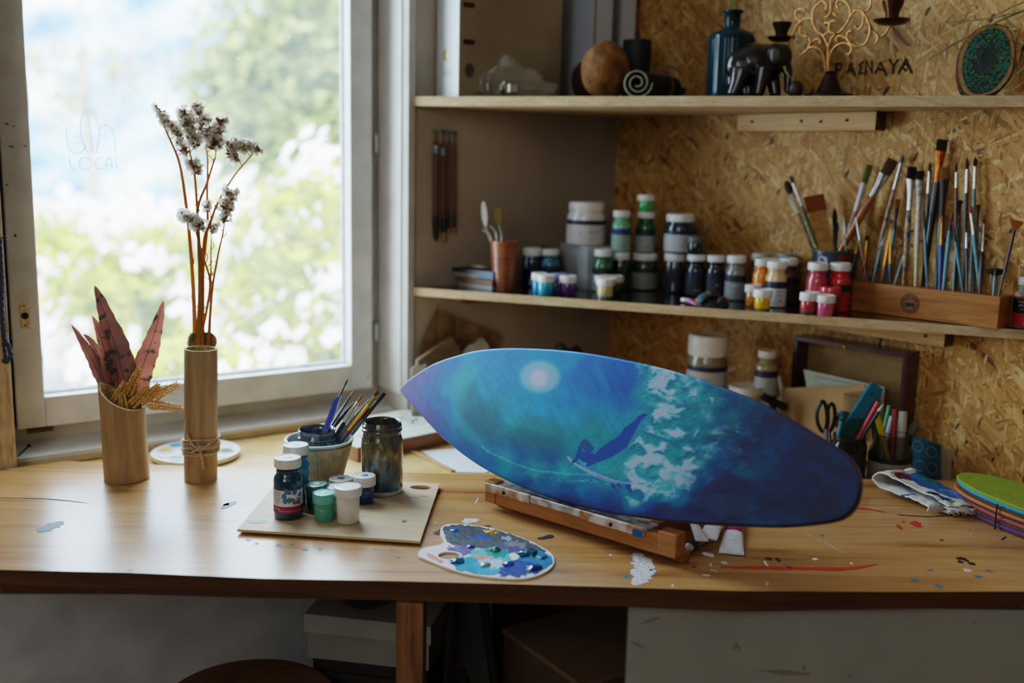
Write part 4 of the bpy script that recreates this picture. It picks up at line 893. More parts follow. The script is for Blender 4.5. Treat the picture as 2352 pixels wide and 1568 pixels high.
vessel('bottle', 'bright turquoise paint bottle half hidden behind the dark teal bottle', 'bottle', 681, 1166, 62, 140, ZP, '2189ad', m_lid, 58, group=GP, spot='93bccb', ribs=True)
vessel('pot', 'dark petrol green pot with a dark green lid, right of the dark teal bottle', 'pot', 727, 1182, 54, 66, ZP, '16393c', M('lid_petrol', '1f5552', .25, coat=.4), 56, group=GP, spot='4f8f8c')
vessel('pot', 'small teal green pot with translucent teal lid, in front of the dark petrol pot', 'pot', 745, 1200, 50, 64, ZP, '4f9d88', M('lid_teal', '67b7a6', .25, coat=.3), 54, group=GP, spot='8fd0c4')
vessel('pot', 'cream white pot with milky lid, nearest the front of the plywood board', 'pot', 799, 1206, 55, 84, ZP, 'd8d3c3', M('lid_milky', 'd9dcd6', .3, coat=.3), 64, group=GP, lh=.013)
vessel('pot', 'pot with a grey lid and a dark spot, standing against the paper cup', 'pot', 783, 1160, 50, 56, ZP, 'a9a6a0', M('lid_grey', '9a978f', .4), 55, group=GP, spot='2b3033')
vessel('pot', 'pot with a pale lilac lid, tucked between the teal pot and the cream white pot', 'pot', 773, 1181, 44, 60, ZP, 'c9c6cf', M('lid_lilac', 'cfcbd2', .35), 50, group=GP)
vessel('pot', 'deep blue pot with white lid and a blue dab, beside the tall stained jar', 'pot', 837, 1160, 46, 64, ZP, '143d80', m_lid, 52, group=GP, spot='2f6ab8')
# ---- stained glass jars
def stained(name, stops, zs, sc=55., rough=.15):
    m, nt, b = newmat(name); L = nt.links.new; tc = nn(nt, 'ShaderNodeTexCoord'); sp = nn(nt, 'ShaderNodeSeparateXYZ'); L(tc.outputs['Object'], sp.inputs[0])
    mp = nn(nt, 'ShaderNodeMapping'); mp.inputs['Scale'].default_value = (1, 1, .45); L(tc.outputs['Object'], mp.inputs['Vector'])
    n = nn(nt, 'ShaderNodeTexNoise', Scale=sc, Detail=6., Roughness=.65); L(mp.outputs[0], n.inputs['Vector'])
    mu = nn(nt, 'ShaderNodeMath', operation='MULTIPLY_ADD'); mu.inputs[1].default_value = 1/zs; L(sp.outputs[2], mu.inputs[0])
    ms = nn(nt, 'ShaderNodeMath', operation='MULTIPLY_ADD'); ms.inputs[1].default_value = .8; ms.inputs[2].default_value = -.4; L(n.outputs['Fac'], ms.inputs[0]); L(ms.outputs[0], mu.inputs[2])
    r = ramp(nt, stops); L(mu.outputs[0], r.inputs[0]); 
    n2 = nn(nt, 'ShaderNodeTexNoise', Scale=sc*2.2, Detail=4.); L(mp.outputs[0], n2.inputs['Vector']); r2 = ramp(nt, [(.35, .55), (.6, 1.), (.72, 1.9)]); L(n2.outputs['Fac'], r2.inputs[0])
    mx = nn(nt, 'ShaderNodeMix', data_type='RGBA', blend_type='MULTIPLY'); mx.inputs[0].default_value = 1; L(r.outputs[0], mx.inputs[6]); L(r2.outputs[0], mx.inputs[7]); L(mx.outputs[2], b.inputs['Base Color'])
    b.inputs['Roughness'].default_value = rough; b.inputs['Coat Weight'].default_value = .7; b.inputs['Coat Roughness'].default_value = .06; return m
def glass_jar(label, c, r, H, rn, mat, group=None, neck=.17):
    c = c.copy(); c.z += .0004; o = thing('glass_jar', label, 'jar', c, group)
    hs = H*(1-neck); hn = H-hs; t = .0022
    prof = [(r*.93, 0), (r*.99, .003), (r, .007), (r, hs*.86), (r*.975, hs*.93), (rn*1.02, hs), (rn, hs+hn*.2), (rn*1.06, hs+hn*.3), (rn*1.06, hs+hn*.45), (rn, hs+hn*.52), (rn*1.045, hs+hn*.62), (rn*1.045, hs+hn*.74), (rn*.995, hs+hn*.8), (rn*1.0, H-.002), (rn*.97, H), (rn-t*1.1, H-.0008), (rn-t*1.4, H-.004), (rn-t, hs+hn*.2), (r-t, hs*.85), (r-t, .006), (.0001, .005)]
    obj('jar_wall', L_(prof, 48), mat, o, smooth=True, auto=55)
    obj('jar_foot', L_([(r*.93, -.0002), (r*.995, .0028), (r*1.004, .0062), (r*1.001, .0068)], 48), M('foot_glass', 'a9b6b4', .05, coat=1.), o, smooth=True)
    return o
cJ, rJ = place(877, 1143, 95, ZP); HJ = 166*dep(cJ)/F
glass_jar('tall glass jar stained with dark paint, at the back right of the plywood board', cJ, rJ, HJ, rJ*.90, stained('jar_stain', [(0., '2f5064'), (.28, '3d6472'), (.45, '6a6a5e'), (.62, '84734c'), (.8, '5d5844'), (1., '463f3c')], HJ), neck=.19)
# paper cup with a jar and brushes inside
cC, _r = place(733, 1130, 108, ZP); dC = dep(cC); k = dC/F; cup_r0, cup_r1, HC = 50*k, 75*k, 112*k
cup = thing('paper_cup', 'brown ripple paper cup with white rim, holding a dark jar and thin brushes', 'cup', Vector((cC.x, cC.y, ZP+.0004)))
m_cup = M('cup_kraft', 'c8b189', .7, var=.08, vs=80)
g = G(); n = 150; rows = 46; vs = []
for i in range(rows):
    t = i/(rows-1); r = cup_r0+(cup_r1-cup_r0)*t
    for q in range(n):
        a = 2*pi*q/n; rr = r+.00055*sin(a*n/3)+.0003*sin(t*90*1.0+sin(a*n/3)); vs.append(Vector((rr*cos(a), rr*sin(a), .004+(HC-.012)*t)))
g.add(vs, [(i*n+q, i*n+(q+1) % n, (i+1)*n+(q+1) % n, (i+1)*n+q) for i in range(rows-1) for q in range(n)])
obj('cup_sleeve', g.geo(), m_cup, cup, smooth=True, auto=80)
obj('cup_wall', L_([(cup_r0-.002, .001), (cup_r1-.0018, HC-.004), (cup_r1-.0028, HC-.004), (cup_r0-.003, .003), (.0001, .003)], 48), M('cup_paper', 'c9d3d4', .6, c2='a9bcc2', vs=60), cup, smooth=True)
g = G(); tube(g, [(cup_r1*cos(2*pi*i/64), cup_r1*sin(2*pi*i/64), HC-.003) for i in range(65)], .0022, 8); obj('cup_rim', g.geo(), M('cup_white', 'dcdedb', .45), cup, smooth=True)
jc = atdz(729, dC+.001, ZP+.0045); jr = 31*k
zrim = EYE.z-(EYE.z-onpl(727, 985, jc, VH).z); HJ2 = onpl(727, 984, jc, -VH).z-jc.z
m_st2 = stained('jar_stain_dark', [(0., '30484f'), (.4, '385359'), (.7, '48646a'), (.85, '454c54'), (1., '565d66')], HJ2, 70)
oj = thing('glass_jar', 'small paint-stained glass jar standing inside the paper cup', 'jar', jc)
rn = 41*k; rs = 56*k; zs_ = HJ2*.66
obj('jar_wall', L_([(jr*.9, 0), (jr, .004), (jr+.0025, HJ2*.25), (rs*.93, HJ2*.54), (rs*.96, HJ2*.62), (rs*.88, HJ2*.69), (rn*1.05, HJ2*.765), (rn*1.0, HJ2*.80), (rn*1.08, HJ2*.825), (rn*1.08, HJ2*.86), (rn*1.0, HJ2*.885), (rn*1.0, HJ2*.97), (rn*1.03, HJ2*.985), (rn, HJ2), (rn*.93, HJ2-.001), (rn*.9, HJ2*.9), (rn*.88, HJ2*.7), (jr*.85, HJ2*.5), (jr*.8, .006), (.0001, .005)], 44), m_st2, oj, smooth=True, auto=60)
# ---- brushes
m_silver = M('ferrule_silver', 'c2c2c0', .22, .95, var=.1, vs=200); m_gold = M('ferrule_gold', 'c08a3a', .28, .9, var=.1, vs=200); m_copper = M('ferrule_copper', 'b0642c', .3, .85, var=.25, vs=120)
FER = {'s': m_silver, 'g': m_gold, 'c': m_copper, 'w': M('ferrule_white', 'b9bcc4', .35, .3), 'd': M('ferrule_dark', '3b3a38', .35, .6), 'p': M('ferrule_paint', '8f9496', .45, .4, c2='c9cac8', vs=130)}
def brush(label, tip, base, br, fe, wb, wh, cb, cf, ch, typ='round', group=None, ch2=None, wt=None, name='paintbrush', cat='brush', parm=None, wood_=None):
    """tip and base are room points; br, fe share of the length; wb, wh widths in photo pixels"""
    if group and ('block' in group or 'tin' in group):
        q = (tip-OC).dot(ON)
        if q < .011: tip = onpl(*pix(tip), OC+ON*.011, ON)
    o = thing(name, label, cat, base, group); D = tip-base; Ln = D.length; d = dep((tip+base)/2)/F
    T = axis_m(Vector((0, 0, 0)), D, RH); z2 = Ln*(1-br); z1 = Ln*(1-br-fe); rb, rh = wb/2*d, wh/2*d; rt = (wt if wt else wh*.5)/2*d
    mh = M('handle_'+ch+(ch2 or ''), ch, .3, c2=ch2, vs=90, coat=.4, var=0. if ch2 else .12)
    if typ == 'hake':
        bm = bbox((-rh, -.0025, 0), (rh, .0025, z1), .001); bm.transform(T); obj('handle', bm, mh, o); bm = bbox((-rh*1.02, -.0034, z1*.02), (rh*1.02, .0034, z1*.3), .001); bm.transform(T); obj('plastic_ferrule', bm, glassy('clear_wrap', 'd6d2c6', .1, .6, 'b5b0a2'), o); bm = bbox((-rb, -.0032, z1-.001), (rb, .0032, Ln), .0012); bm.transform(T); obj('bristles', bm, M('bristle_hake', cb, .75, var=.3, vs=700, bump=.4, bs=900), o); return o
    obj('handle', L_([(rt*.5, 0), (rt*.8, .003), (rt, .006), (rh*.85, z1*.5), (rh, z1*.78), (rh*.95, z1*.9), (rh*.78, z1)], 12, T), mh, o, smooth=True)
    rf = rh*.8; flat = typ in ('flat', 'hake', 'fan')
    def ell(prof, n=14):
        g = G(); vs = []
        for rx, ry, z in prof:
            for q in range(n):
                a = 2*pi*q/n; vs.append(T @ Vector((rx*cos(a), ry*sin(a), z)))
        fs = [(i*n+q, i*n+(q+1) % n, (i+1)*n+(q+1) % n, (i+1)*n+q) for i in range(len(prof)-1) for q in range(n)]
        fs.append(tuple(range(n-1, -1, -1))); fs.append(tuple((len(prof)-1)*n+q for q in range(n))); return g.add(vs, fs).geo()
    if flat: pf_ = [(rf, rf, z1-.002), (rf*1.02, rf, z1+.001), (rf*1.0, rf*.95, z1+(z2-z1)*.35), ((rb*.92 if typ != 'fan' else rf), max(rf*.45, rb*.3), z2)]
    else: pf_ = [(rf, rf, z1-.002), (rf*1.03, rf*1.03, z1+.001), (rf*.95, rf*.95, z1+(z2-z1)*.2), (rb*.72, rb*.72, z2)]
    obj('ferrule', ell(pf_), FER[cf], o, smooth=True)
    mb = M('bristle_'+cb, cb, .75, var=.3, vs=700, bump=.4, bs=900)
    if typ == 'flat': pb_ = [(rb*.9, max(rf*.42, rb*.28), z2-.001), (rb, max(rf*.5, rb*.3), z2+(Ln-z2)*.5), (rb*.97, max(rf*.3, rb*.16), Ln*.995), (rb*.9, rb*.06, Ln)]
    elif typ == 'fan': pb_ = [(rf, rf*.5, z2-.001), (rb*.55, rf*.4, z2+(Ln-z2)*.4), (rb*.95, rf*.3, z2+(Ln-z2)*.85), (rb*.8, rf*.15, Ln)]
    elif typ == 'mop': pb_ = [(rb*.6, rb*.6, z2-.001), (rb, rb, z2+(Ln-z2)*.4), (rb*.9, rb*.9, z2+(Ln-z2)*.75), (rb*.5, rb*.5, Ln)]
    else: pb_ = [(rb*.7, rb*.7, z2-.001), (rb, rb, z2+(Ln-z2)*.35), (rb*.75, rb*.75, z2+(Ln-z2)*.7), (rb*.12, rb*.12, Ln)]
    obj('bristles', ell(pb_), mb, o, smooth=True)
    return o
CB = lambda x, y: (520+x/3.92, 850+y/3.92)
def cupbrush(label, tip, low, dt, *a, **k):
    """brush standing in the cup; low = a point where it passes the rim"""
    t = atd(*CB(*tip), dC+dt); l = atd(*CB(*low), dC+.012); D = (l-t).normalized()
    n = (ZP+.012-t.z)/D.z; b = t+D*n
    lim = l+(l-t)*.35
    if (b-l).length > (lim-l).length or n < 0: b = lim
    return brush(label, t, b, *a, group='brushes in the paper cup', **k)
cupbrush('thin dark brush leaning behind the clear blue tool in the paper cup', (1095, 75), (900, 480), .03, .12, .30, 5, 7, '3a2a1c', 'd', '33383a')
cupbrush('fine brush with pointed tan tip and dark grey handle, right of the clear blue tool', (1148, 182), (945, 505), .035, .10, .22, 4, 7, 'a8703c', 'd', '4e5d60')
cupbrush('shortest fine brush in the paper cup, with a small orange tip', (1152, 280), (965, 520), .03, .09, .25, 4, 9, 'b5764a', 'd', '3a3d33')
cupbrush('brush with silver ferrule and flat rusty tip in the middle of the paper cup', (1220, 230), (985, 580), .03, .12, .38, 7, 10, '9a5a30', 's', '343a30', 'flat')
cupbrush('brush with silver ferrule and thin yellow-tan tip in the middle of the paper cup', (1214, 275), (1010, 605), .026, .11, .38, 5, 9, 'bb8436', 's', '565c50')
cupbrush('brush with a flat chestnut tip behind the gold-ferruled brush in the paper cup', (1365, 188), (1000, 615), .03, .14, .30, 9, 10, '5a3620', 'd', '4a6470', 'flat')
cupbrush('brush with wide gold ferrule and blue and red painted handle in the paper cup', (1345, 238), (1010, 650), .02, .14, .40, 11, 15, '8c7f2c', 'g', '35628c', 'flat', ch2='9a4a4a')
cupbrush('rightmost brush of the paper cup, teal handle and dark ragged bristles', (1425, 203), (1035, 680), .024, .13, .24, 10, 13, '2e2a1e', 'd', '48666e', 'flat')
# clear blue tool with cut tip, in the inner jar
t0 = atd(*CB(880, 575), dC-.004); t1 = atd(*CB(1012, 215), dC+.012)
o = thing('plastic_tool', 'clear bright blue plastic handle with slanted end, standing in the small jar', 'tool', t0); D = t1-t0; T = axis_m(Vector((0, 0, 0)), D, RH); Ln = D.length; wv = 6.5*k
bm = bbox((-wv*.95, -.0025, -.03), (wv, .0025, Ln), 0)
for v in bm.verts:
    if v.co.z > Ln*.9 and v.co.x < 0: v.co.z = Ln*.845
bmesh.ops.bevel(bm, geom=bm.edges[:], offset=.0006, segments=2, affect='EDGES'); bm.transform(T)
obj('handle', bm, M('clear_blue', '0a49d8', .12, trans=.35, coat=.6), o)
g = G(); box(g, (-wv*.15, -.0032, Ln*.12), (wv*.35, -.0027, Ln*.8), T); obj('groove', g.geo(), M('clear_blue_dark', '0633a0', .15), o)
# ============================================================ BAMBOO VASES
m_bam = wood('bamboo', ['8f7450', 'a68962', 'b59872'], sc=(40, 40, 3.), ns=1.4, rough=.42, fine=.12)
m_bamin = M('bamboo_cut', '8f774f', .7, c2='b59c70', vs=180)
def bamboo(label, cx, by, w, cutfun, t, nodes=()):
    c, r = place(cx, by, w, ZT); o = thing('bamboo_vase', label, 'vase', Vector((c.x, c.y, ZT+.0004)))
    k = dep(c)/F; seg = 48; rows = 24; g = G(); vs = []
    for i in range(rows+1):
        for q in range(seg):
            a = 2*pi*q/seg; d = RH.x*cos(a)+RH.y*sin(a); zt = cutfun(d)*k; z = zt*i/rows
            rr = r*(1+.012*sin(z*40+1)+.006*cos(2*a))
            for nz, amp in nodes: rr += r*amp*exp(-((z-nz*k)/.0016)**2)
            vs.append(Vector((rr*cos(a), rr*sin(a), z)))
    fs = [(i*seg+q, i*seg+(q+1) % seg, (i+1)*seg+(q+1) % seg, (i+1)*seg+q) for i in range(rows) for q in range(seg)]+[tuple(range(seg-1, -1, -1))]
    g.add(vs, fs); obj('tube', g.geo(), m_bam, o, smooth=True, auto=70)
    g = G(); vs = []
    for rr, dz in ((r*1.0, 0), (r-t*k*.5, .0004), (r-t*k, 0), (r-t*k, -.03), (r-t*k*1.2, -.06), (.0001, -.06)):
        for q in range(seg):
            a = 2*pi*q/seg; d = RH.x*cos(a)+RH.y*sin(a); vs.append(Vector((rr*cos(a), rr*sin(a), cutfun(d*(rr/r))*k+dz)))
    g.add(vs, [(i*seg+q, i*seg+(q+1) % seg, (i+1)*seg+(q+1) % seg, (i+1)*seg+q) for i in range(5) for q in range(seg)])
    obj('cut_rim', g.geo(), m_bamin, o, smooth=True, auto=50)
    return c, r, k, o
cV, rV, kV, oV = bamboo('short wide bamboo vase with slanted rim, holding brown leaves and wheat', 290, 1113, 98, lambda d: 183-30*d+ (10*d*d), 7)
oV.rotation_euler = Matrix.Rotation(radians(-1.3), 3, VH).to_euler()
cT, rT, kT, oT = bamboo('tall slim bamboo vase tied with twine, holding dried white flowers', 460, 1112, 73, lambda d: 305+0*d, 5, ((40, .035), (47, .03)))
oT.rotation_euler = Matrix.Rotation(radians(1.7), 3, VH).to_euler()
g = G(); rr = random.Random(4)
for i in range(6):
    z0 = (68+i*6.2)*kT; ph = rr.uniform(0, 6)
    tube(g, [Vector(((rT+.0024+.0012*sin(3*a+ph))*cos(a), (rT+.0024+.0012*sin(3*a+ph))*sin(a), z0+.0035*sin(a+ph)+.002*sin(2*a))) for a in [2*pi*q/40 for q in range(41)]], .0016, 6)
av = AV+.25
kn = Vector(((rT+.004)*cos(av), (rT+.004)*sin(av), 84*kT)); blob(g, kn, .0048, 2, amp=.3)
for dx, dz, n in ((-.020, .024, 1), (.016, .010, 2), (.006, -.030, 3), (-.012, -.006, 4)): tube(g, smoothline([kn, kn+RH*dx*.5+Vector((0, 0, dz*.3))-VH*.004, kn+RH*dx+Vector((0, 0, dz))-VH*.002], 5), [.0019]*10+[.0024], 6)
for i in range(26):
    a = rr.uniform(0, 6.28); z = rr.uniform(66, 106)*kT; p = Vector(((rT+.003)*cos(a), (rT+.003)*sin(a), z)); tube(g, [p, p*1.0+Vector((cos(a)*.004, sin(a)*.004, rr.uniform(-.004, .004)))], .0003, 3)
obj('twine', g.geo(), M('jute', 'b49c7c', .9, var=.2, vs=400), oT, smooth=True)
# ---- dried leaves
def leafm(name, c, c2, spot):
    m, nt, b = newmat(name); L = nt.links.new; tc = nn(nt, 'ShaderNodeTexCoord')
    n = nn(nt, 'ShaderNodeTexNoise', Scale=24., Detail=6.); L(tc.outputs['Object'], n.inputs['Vector']); r = ramp(nt, [(.36, c), (.64, c2)]); L(n.outputs['Fac'], r.inputs[0])
    v = nn(nt, 'ShaderNodeTexNoise', Scale=62., Detail=2.); L(tc.outputs['Object'], v.inputs['Vector']); r2 = ramp(nt, [(.58, 0.), (.61, 1.)]); L(v.outputs['Fac'], r2.inputs[0])
    mx = nn(nt, 'ShaderNodeMix', data_type='RGBA'); L(r2.outputs[0], mx.inputs[0]); L(r.outputs[0], mx.inputs[6]); mx.inputs[7].default_value = (*lin(spot), 1)
    L(mx.outputs[2], b.inputs['Base Color']); b.inputs['Roughness'].default_value = .55
    t = nn(nt, 'ShaderNodeBsdfTranslucent'); L(mx.outputs[2], t.inputs[0]); ms = nn(nt, 'ShaderNodeMixShader'); ms.inputs[0].default_value = .35; L(b.outputs[0], ms.inputs[1]); L(t.outputs[0], ms.inputs[2]); L(ms.outputs[0], nt.nodes['Material Output'].inputs['Surface'])
    return m
def dleaf(label, pts, w, dt, mat, curl=.25, name='dried_leaf', grp='dried leaves in the short bamboo vase', cat='leaf', d0=None):
    d0 = d0 or dep(cV); P = smoothline([atd(x, y, d0+dt*(1 if i else .3)) for i, (x, y) in enumerate(pts)], 8); n = len(P); base = P[0]
    o = thing(name, label, cat, base, grp); g = G(); vs = []; k = d0/F
    for i, p in enumerate(P):
        t = i/(n-1); ww = w*.62*k*(sin(pi*min(1, .16+t*.84))**.75)*(1-.25*t); tg = (P[min(i+1, n-1)]-P[max(i-1, 0)]).normalized(); s = tg.cross(VH).normalized()
        for u in (-1, -.6, -.2, .2, .6, 1): vs.append(p-base+s*(u*ww*(1+.06*sin(i*2.1+u)))+VH*(curl*ww*(u*u)+.12*ww*sin(i*.7)))
    g.add(vs, [(i*6+q, i*6+q+1, i*6+q+7, i*6+q+6) for i in range(n-1) for q in range(5)])
    obj('blade', g.geo(), mat, o, smooth=True)
    obj('midrib', T_([p-base-VH*.0006 for p in P], [.0011*(1-.8*i/(n-1)) for i in range(n)], 5), M('midrib', '6b4038', .6), o, smooth=True)
lA = leafm('leaf_dark', '4a2d25', '62392e', '2a211a'); lB = leafm('leaf_rose', '7f4a3c', '985a4a', '3f3224'); lC = leafm('leaf_brown', '643c31', '7c4a3c', '4f3d2b')
dleaf('largest dried leaf in the short bamboo vase, dark maroon with a long tip', [(283, 935), (282, 880), (275, 828), (247, 740), (217, 655)], 60, .004, lA)
dleaf('right dried leaf in the short bamboo vase, rosy brown with dark spots', [(296, 935), (308, 895), (330, 835), (354, 768), (376, 690)], 48, .010, lB)
dleaf('leftmost dried leaf in the short bamboo vase, narrow and pale-tipped', [(275, 935), (252, 905), (224, 850), (196, 798), (164, 745)], 32, .012, lC)
dleaf('pink dried leaf just left of the largest leaf in the short bamboo vase', [(279, 935), (262, 905), (250, 845), (232, 775), (212, 725)], 34, -.001, lB)
dleaf('smallest dried leaf, curling at its tip behind the leftmost leaf of the vase', [(278, 935), (256, 890), (240, 845), (213, 790), (190, 766)], 24, .016, lC)
# ---- wheat ears
m_straw = M('straw', 'b08446', .6, var=.2, vs=200); m_grain = M('grain', 'c99b56', .5, var=.22, vs=350)
def wheat(label, root, a, b, dt):
    d = dep(cV)+dt; A, B, R_ = atd(*a, d), atd(*b, d-.004), atd(*root, dep(cV))
    o = thing('wheat_ear', label, 'wheat', R_, 'dried wheat in the short bamboo vase'); A, B = A-R_, B-R_
    st = smoothline([Vector((0, 0, 0)), A*.6+Vector((0, 0, .002)), A], 5); obj('stalk', T_(st, .0009, 6), m_straw, o, smooth=True)
    g = G(); n = 10; ax = (B-A); tn = ax.normalized(); s1 = tn.cross(VH).normalized()
    for i in range(n):
        t = i/(n-1)
        for sgn in (-1, 0, 1):
            c = A+ax*(t*.94)+s1*(sgn*.0054*(1-.5*t))-VH*(.003 if sgn == 0 else 0)+tn*(.0026*(sgn == 0)); dr = (tn+s1*sgn*.75-VH*(.35 if sgn == 0 else .1)).normalized()
            blob(g, c, .0040*(1-.25*t), 1, (.58, .58, 1.5), mtx=axis_m(Vector((0, 0, 0)), dr))
            if i % 2 or t > .7: tube(g, [c+dr*.004, c+dr*.017], [.0004, .00012], 3)
    obj('ear', g.geo(), m_grain, o, smooth=True, auto=80)
RTW = (303, 962)
wheat('wheat ear pointing straight up in front of the largest dried leaf', RTW, (293, 905), (321, 845), -.012)
wheat('wheat ear bent over the left rim, below the largest dried leaf', RTW, (262, 927), (288, 878), -.016)
wheat('short wheat ear drooping over the front rim of the short vase', RTW, (290, 953), (262, 955), -.026)
wheat('wheat ear in the middle of the sheaf, crossing the right dried leaf', RTW, (302, 930), (342, 888), -.018)
wheat('wheat ear second from the right in the fan over the short vase', RTW, (326, 922), (366, 883), -.014)
wheat('longest wheat ear, reaching up right towards the tall vase', RTW, (350, 914), (410, 881), -.010)
wheat('lowest wheat ear, almost level and touching the tall bamboo vase', RTW, (345, 928), (418, 937), -.012)
wheat('thick wheat ear hanging inside the rim of the short vase', RTW, (285, 945), (280, 905), -.020)
# ---- dried white flowers
m_stem = leafmat('stem_amber', 'b5762a', 'd6a050', .45); m_pet = leafmat('petal_white', 'f0ebde', 'e2dac6', .5); m_caly = M('calyx_brown', '7e5130', .7, var=.25, vs=300)
FX = lambda a, b: (250+a/2.4133, 200+b/2.4133)
zin = cT.z+235*kT
def floret(gp, gc, p, d, s, rr):
    T = axis_m(p, d); n = 7; vs = [T @ Vector((s*.16*cos(2*pi*q/n), s*.16*sin(2*pi*q/n), 0)) for q in range(n)]
    vs += [T @ Vector((s*.42*cos(2*pi*q/n), s*.42*sin(2*pi*q/n), s*.55)) for q in range(n)]
    vs += [T @ Vector((s*rr.uniform(.6, .85)*cos(2*pi*(q+.3)/n), s*rr.uniform(.6, .85)*sin(2*pi*(q+.3)/n), s*rr.uniform(.7, .95))) for q in range(n)]
    gp.add(vs, [(i*n+q, i*n+(q+1) % n, (i+1)*n+(q+1) % n, (i+1)*n+q) for i in range(2) for q in range(n)])
    tube(gc, [p-d*s*1.0, p-d*s*.3, p+d*s*.35], [s*.10, s*.26, s*.22], 5)
def flower(label, pts, clusters, r0, dt, seed):
    rr = random.Random(seed); d = dep(cT)
    P = smoothline([atd(*FX(a, b), d+dt*min(1, i/2)) for i, (a, b) in enumerate(pts)], 7); P[0] = Vector((P[0].x, P[0].y, P[0].z)); root = P[0]+Vector((0, 0, -.03)); 
    o = thing('dried_flower', label, 'flower', root, 'dried white flowers in the tall bamboo vase'); P = [Vector((0, 0, 0))]+[p-root for p in P]; n = len(P)
    g = G(); tube(g, P, [r0*1.45*(1-.62*i/(n-1)) for i in range(n)], 7)
    for i in range(4):
        j = rr.randrange(3, n-2); q = P[j]+RH*rr.uniform(-.010, .010)+Vector((0, 0, rr.uniform(.006, .018))); tube(g, smoothline([P[j], (P[j]+q)/2+RH*.003, q], 4), [.0008]*8+[.0003], 4)
    gp, gc = G(), G()
    for (cx0, cy0, cx1, cy1, w, m) in clusters:
        a, b = atd(*FX(cx0, cy0), d+dt)-root, atd(*FX(cx1, cy1), d+dt)-root
        near = min(P, key=lambda p: (p-b).length); tube(g, smoothline([near, (near+b)/2+Vector((0, 0, .002)), b, a], 4), [.0009]*12+[.0004], 5)
        for i in range(int(m*1.5)):
            t = rr.random(); ax = (a-b); c = b+ax*t; s1 = RH*rr.gauss(0, .5)+VH*rr.gauss(0, .6)+Vector((0, 0, rr.gauss(0, .5))); s1 = s1-ax.normalized()*s1.dot(ax.normalized())
            if s1.length < .01: continue
            s1.normalize(); dr = (s1*.8+ax.normalized()*rr.uniform(.1, .9)).normalized(); p = c+s1*w*.5*d/F/2.4133*rr.uniform(.35, .9)
            if rr.random() < .42: floret(gp, gc, p-dr*.002, -dr, rr.uniform(.0062, .0088), rr)
            else: floret(gp, gc, p, dr, rr.uniform(.0062, .0092), rr)
    obj('stem', g.geo(), m_stem, o, smooth=True, auto=80); obj('petals', gp.geo(), m_pet, o, smooth=True, auto=80); obj('calyx', gc.geo(), m_caly, o, smooth=True, auto=80)
flower('leftmost dried white flower stem, its long spike leaning to the upper left', [(478, 1460), (470, 1150), (445, 800), (415, 550), (385, 400), (330, 270), (258, 110)], [(258, 100, 330, 200, 26, 16), (310, 180, 400, 260, 46, 26), (370, 230, 425, 370, 40, 24)], .0026, .004, 1)
flower('dried white flower stem with a tall brown and white head left of centre', [(490, 1460), (505, 1150), (500, 900), (490, 680), (475, 480), (450, 370)], [(415, 130, 440, 230, 60, 30), (440, 190, 480, 330, 70, 34), (450, 400, 500, 470, 50, 16)], .0026, -.006, 2)
flower('dried white flower stem with the highest pale head in the middle', [(500, 1460), (512, 1100), (545, 780), (545, 600), (548, 430), (540, 330)], [(480, 100, 550, 190, 60, 30), (500, 180, 545, 290, 60, 24)], .0022, .012, 3)
flower('dried white flower stem with a pointed brown-streaked head right of centre', [(505, 1460), (510, 1000), (490, 700), (545, 530), (590, 390)], [(625, 175, 600, 260, 60, 30), (560, 230, 600, 330, 90, 44)], .0024, -.010, 4)
flower('rightmost dried white flower stem, its flat head leaning to the upper right', [(520, 1460), (525, 900), (560, 760), (605, 640), (690, 500), (795, 372)], [(650, 330, 720, 330, 50, 18), (700, 315, 770, 340, 50, 24), (760, 320, 835, 350, 40, 20), (660, 370, 710, 400, 44, 12)], .0022, .006, 5)
flower('dried white flower stem with a narrow upright head halfway up on the right', [(550, 1460), (570, 1150), (600, 960), (630, 820), (640, 760)], [(680, 570, 650, 650, 60, 24), (650, 640, 640, 740, 64, 30)], .0018, .0, 6)
flower('dried white flower stem with a stubby head halfway up on the left', [(495, 1460), (560, 1120), (530, 960), (500, 860), (480, 800)], [(400, 695, 460, 740, 46, 22), (440, 720, 510, 775, 56, 26)], .0016, -.014, 7)
flower('thin dried flower stem with two tiny heads low in the bouquet', [(558, 1460), (565, 1120), (566, 900), (570, 820)], [(580, 760, 580, 810, 40, 10), (540, 650, 560, 690, 36, 8)], .0014, .008, 8)
# round grey-brown leaf and curled green leaf in the mouth of the tall vase
pc_ = atd(478, 783, dep(cT)+.006); o = thing('round_leaf', 'round flat brown dried leaf tucked in the mouth of the tall bamboo vase', 'leaf', pc_)
g = G(); vs = [Vector((0, 0, 0))]+[RH*(.0135*cos(2*pi*q/22))+Vector((0, 0, .0150*sin(2*pi*q/22)))+VH*(.002*cos(4*pi*q/22)) for q in range(22)]
g.add(vs, [(0, 1+q, 1+(q+1) % 22) for q in range(22)]); obj('blade', g.geo(), M('leaf_tan', '8a6a42', .6, var=.2, vs=120), o, smooth=True); obj('midrib', T_([Vector((0, 0, -.0145)), Vector((0, 0, .0145))-VH*.001], .0005, 5), m_stem, o)
pl_ = dep(cT)-.006
dleaf('small curled olive dried leaf at the left of the tall vase mouth', [(446, 806), (438, 790), (441, 772), (446, 764)], 20, 0, M('leaf_olive', '6f6a30', .6, var=.3, vs=90), .8, grp=None, d0=pl_)
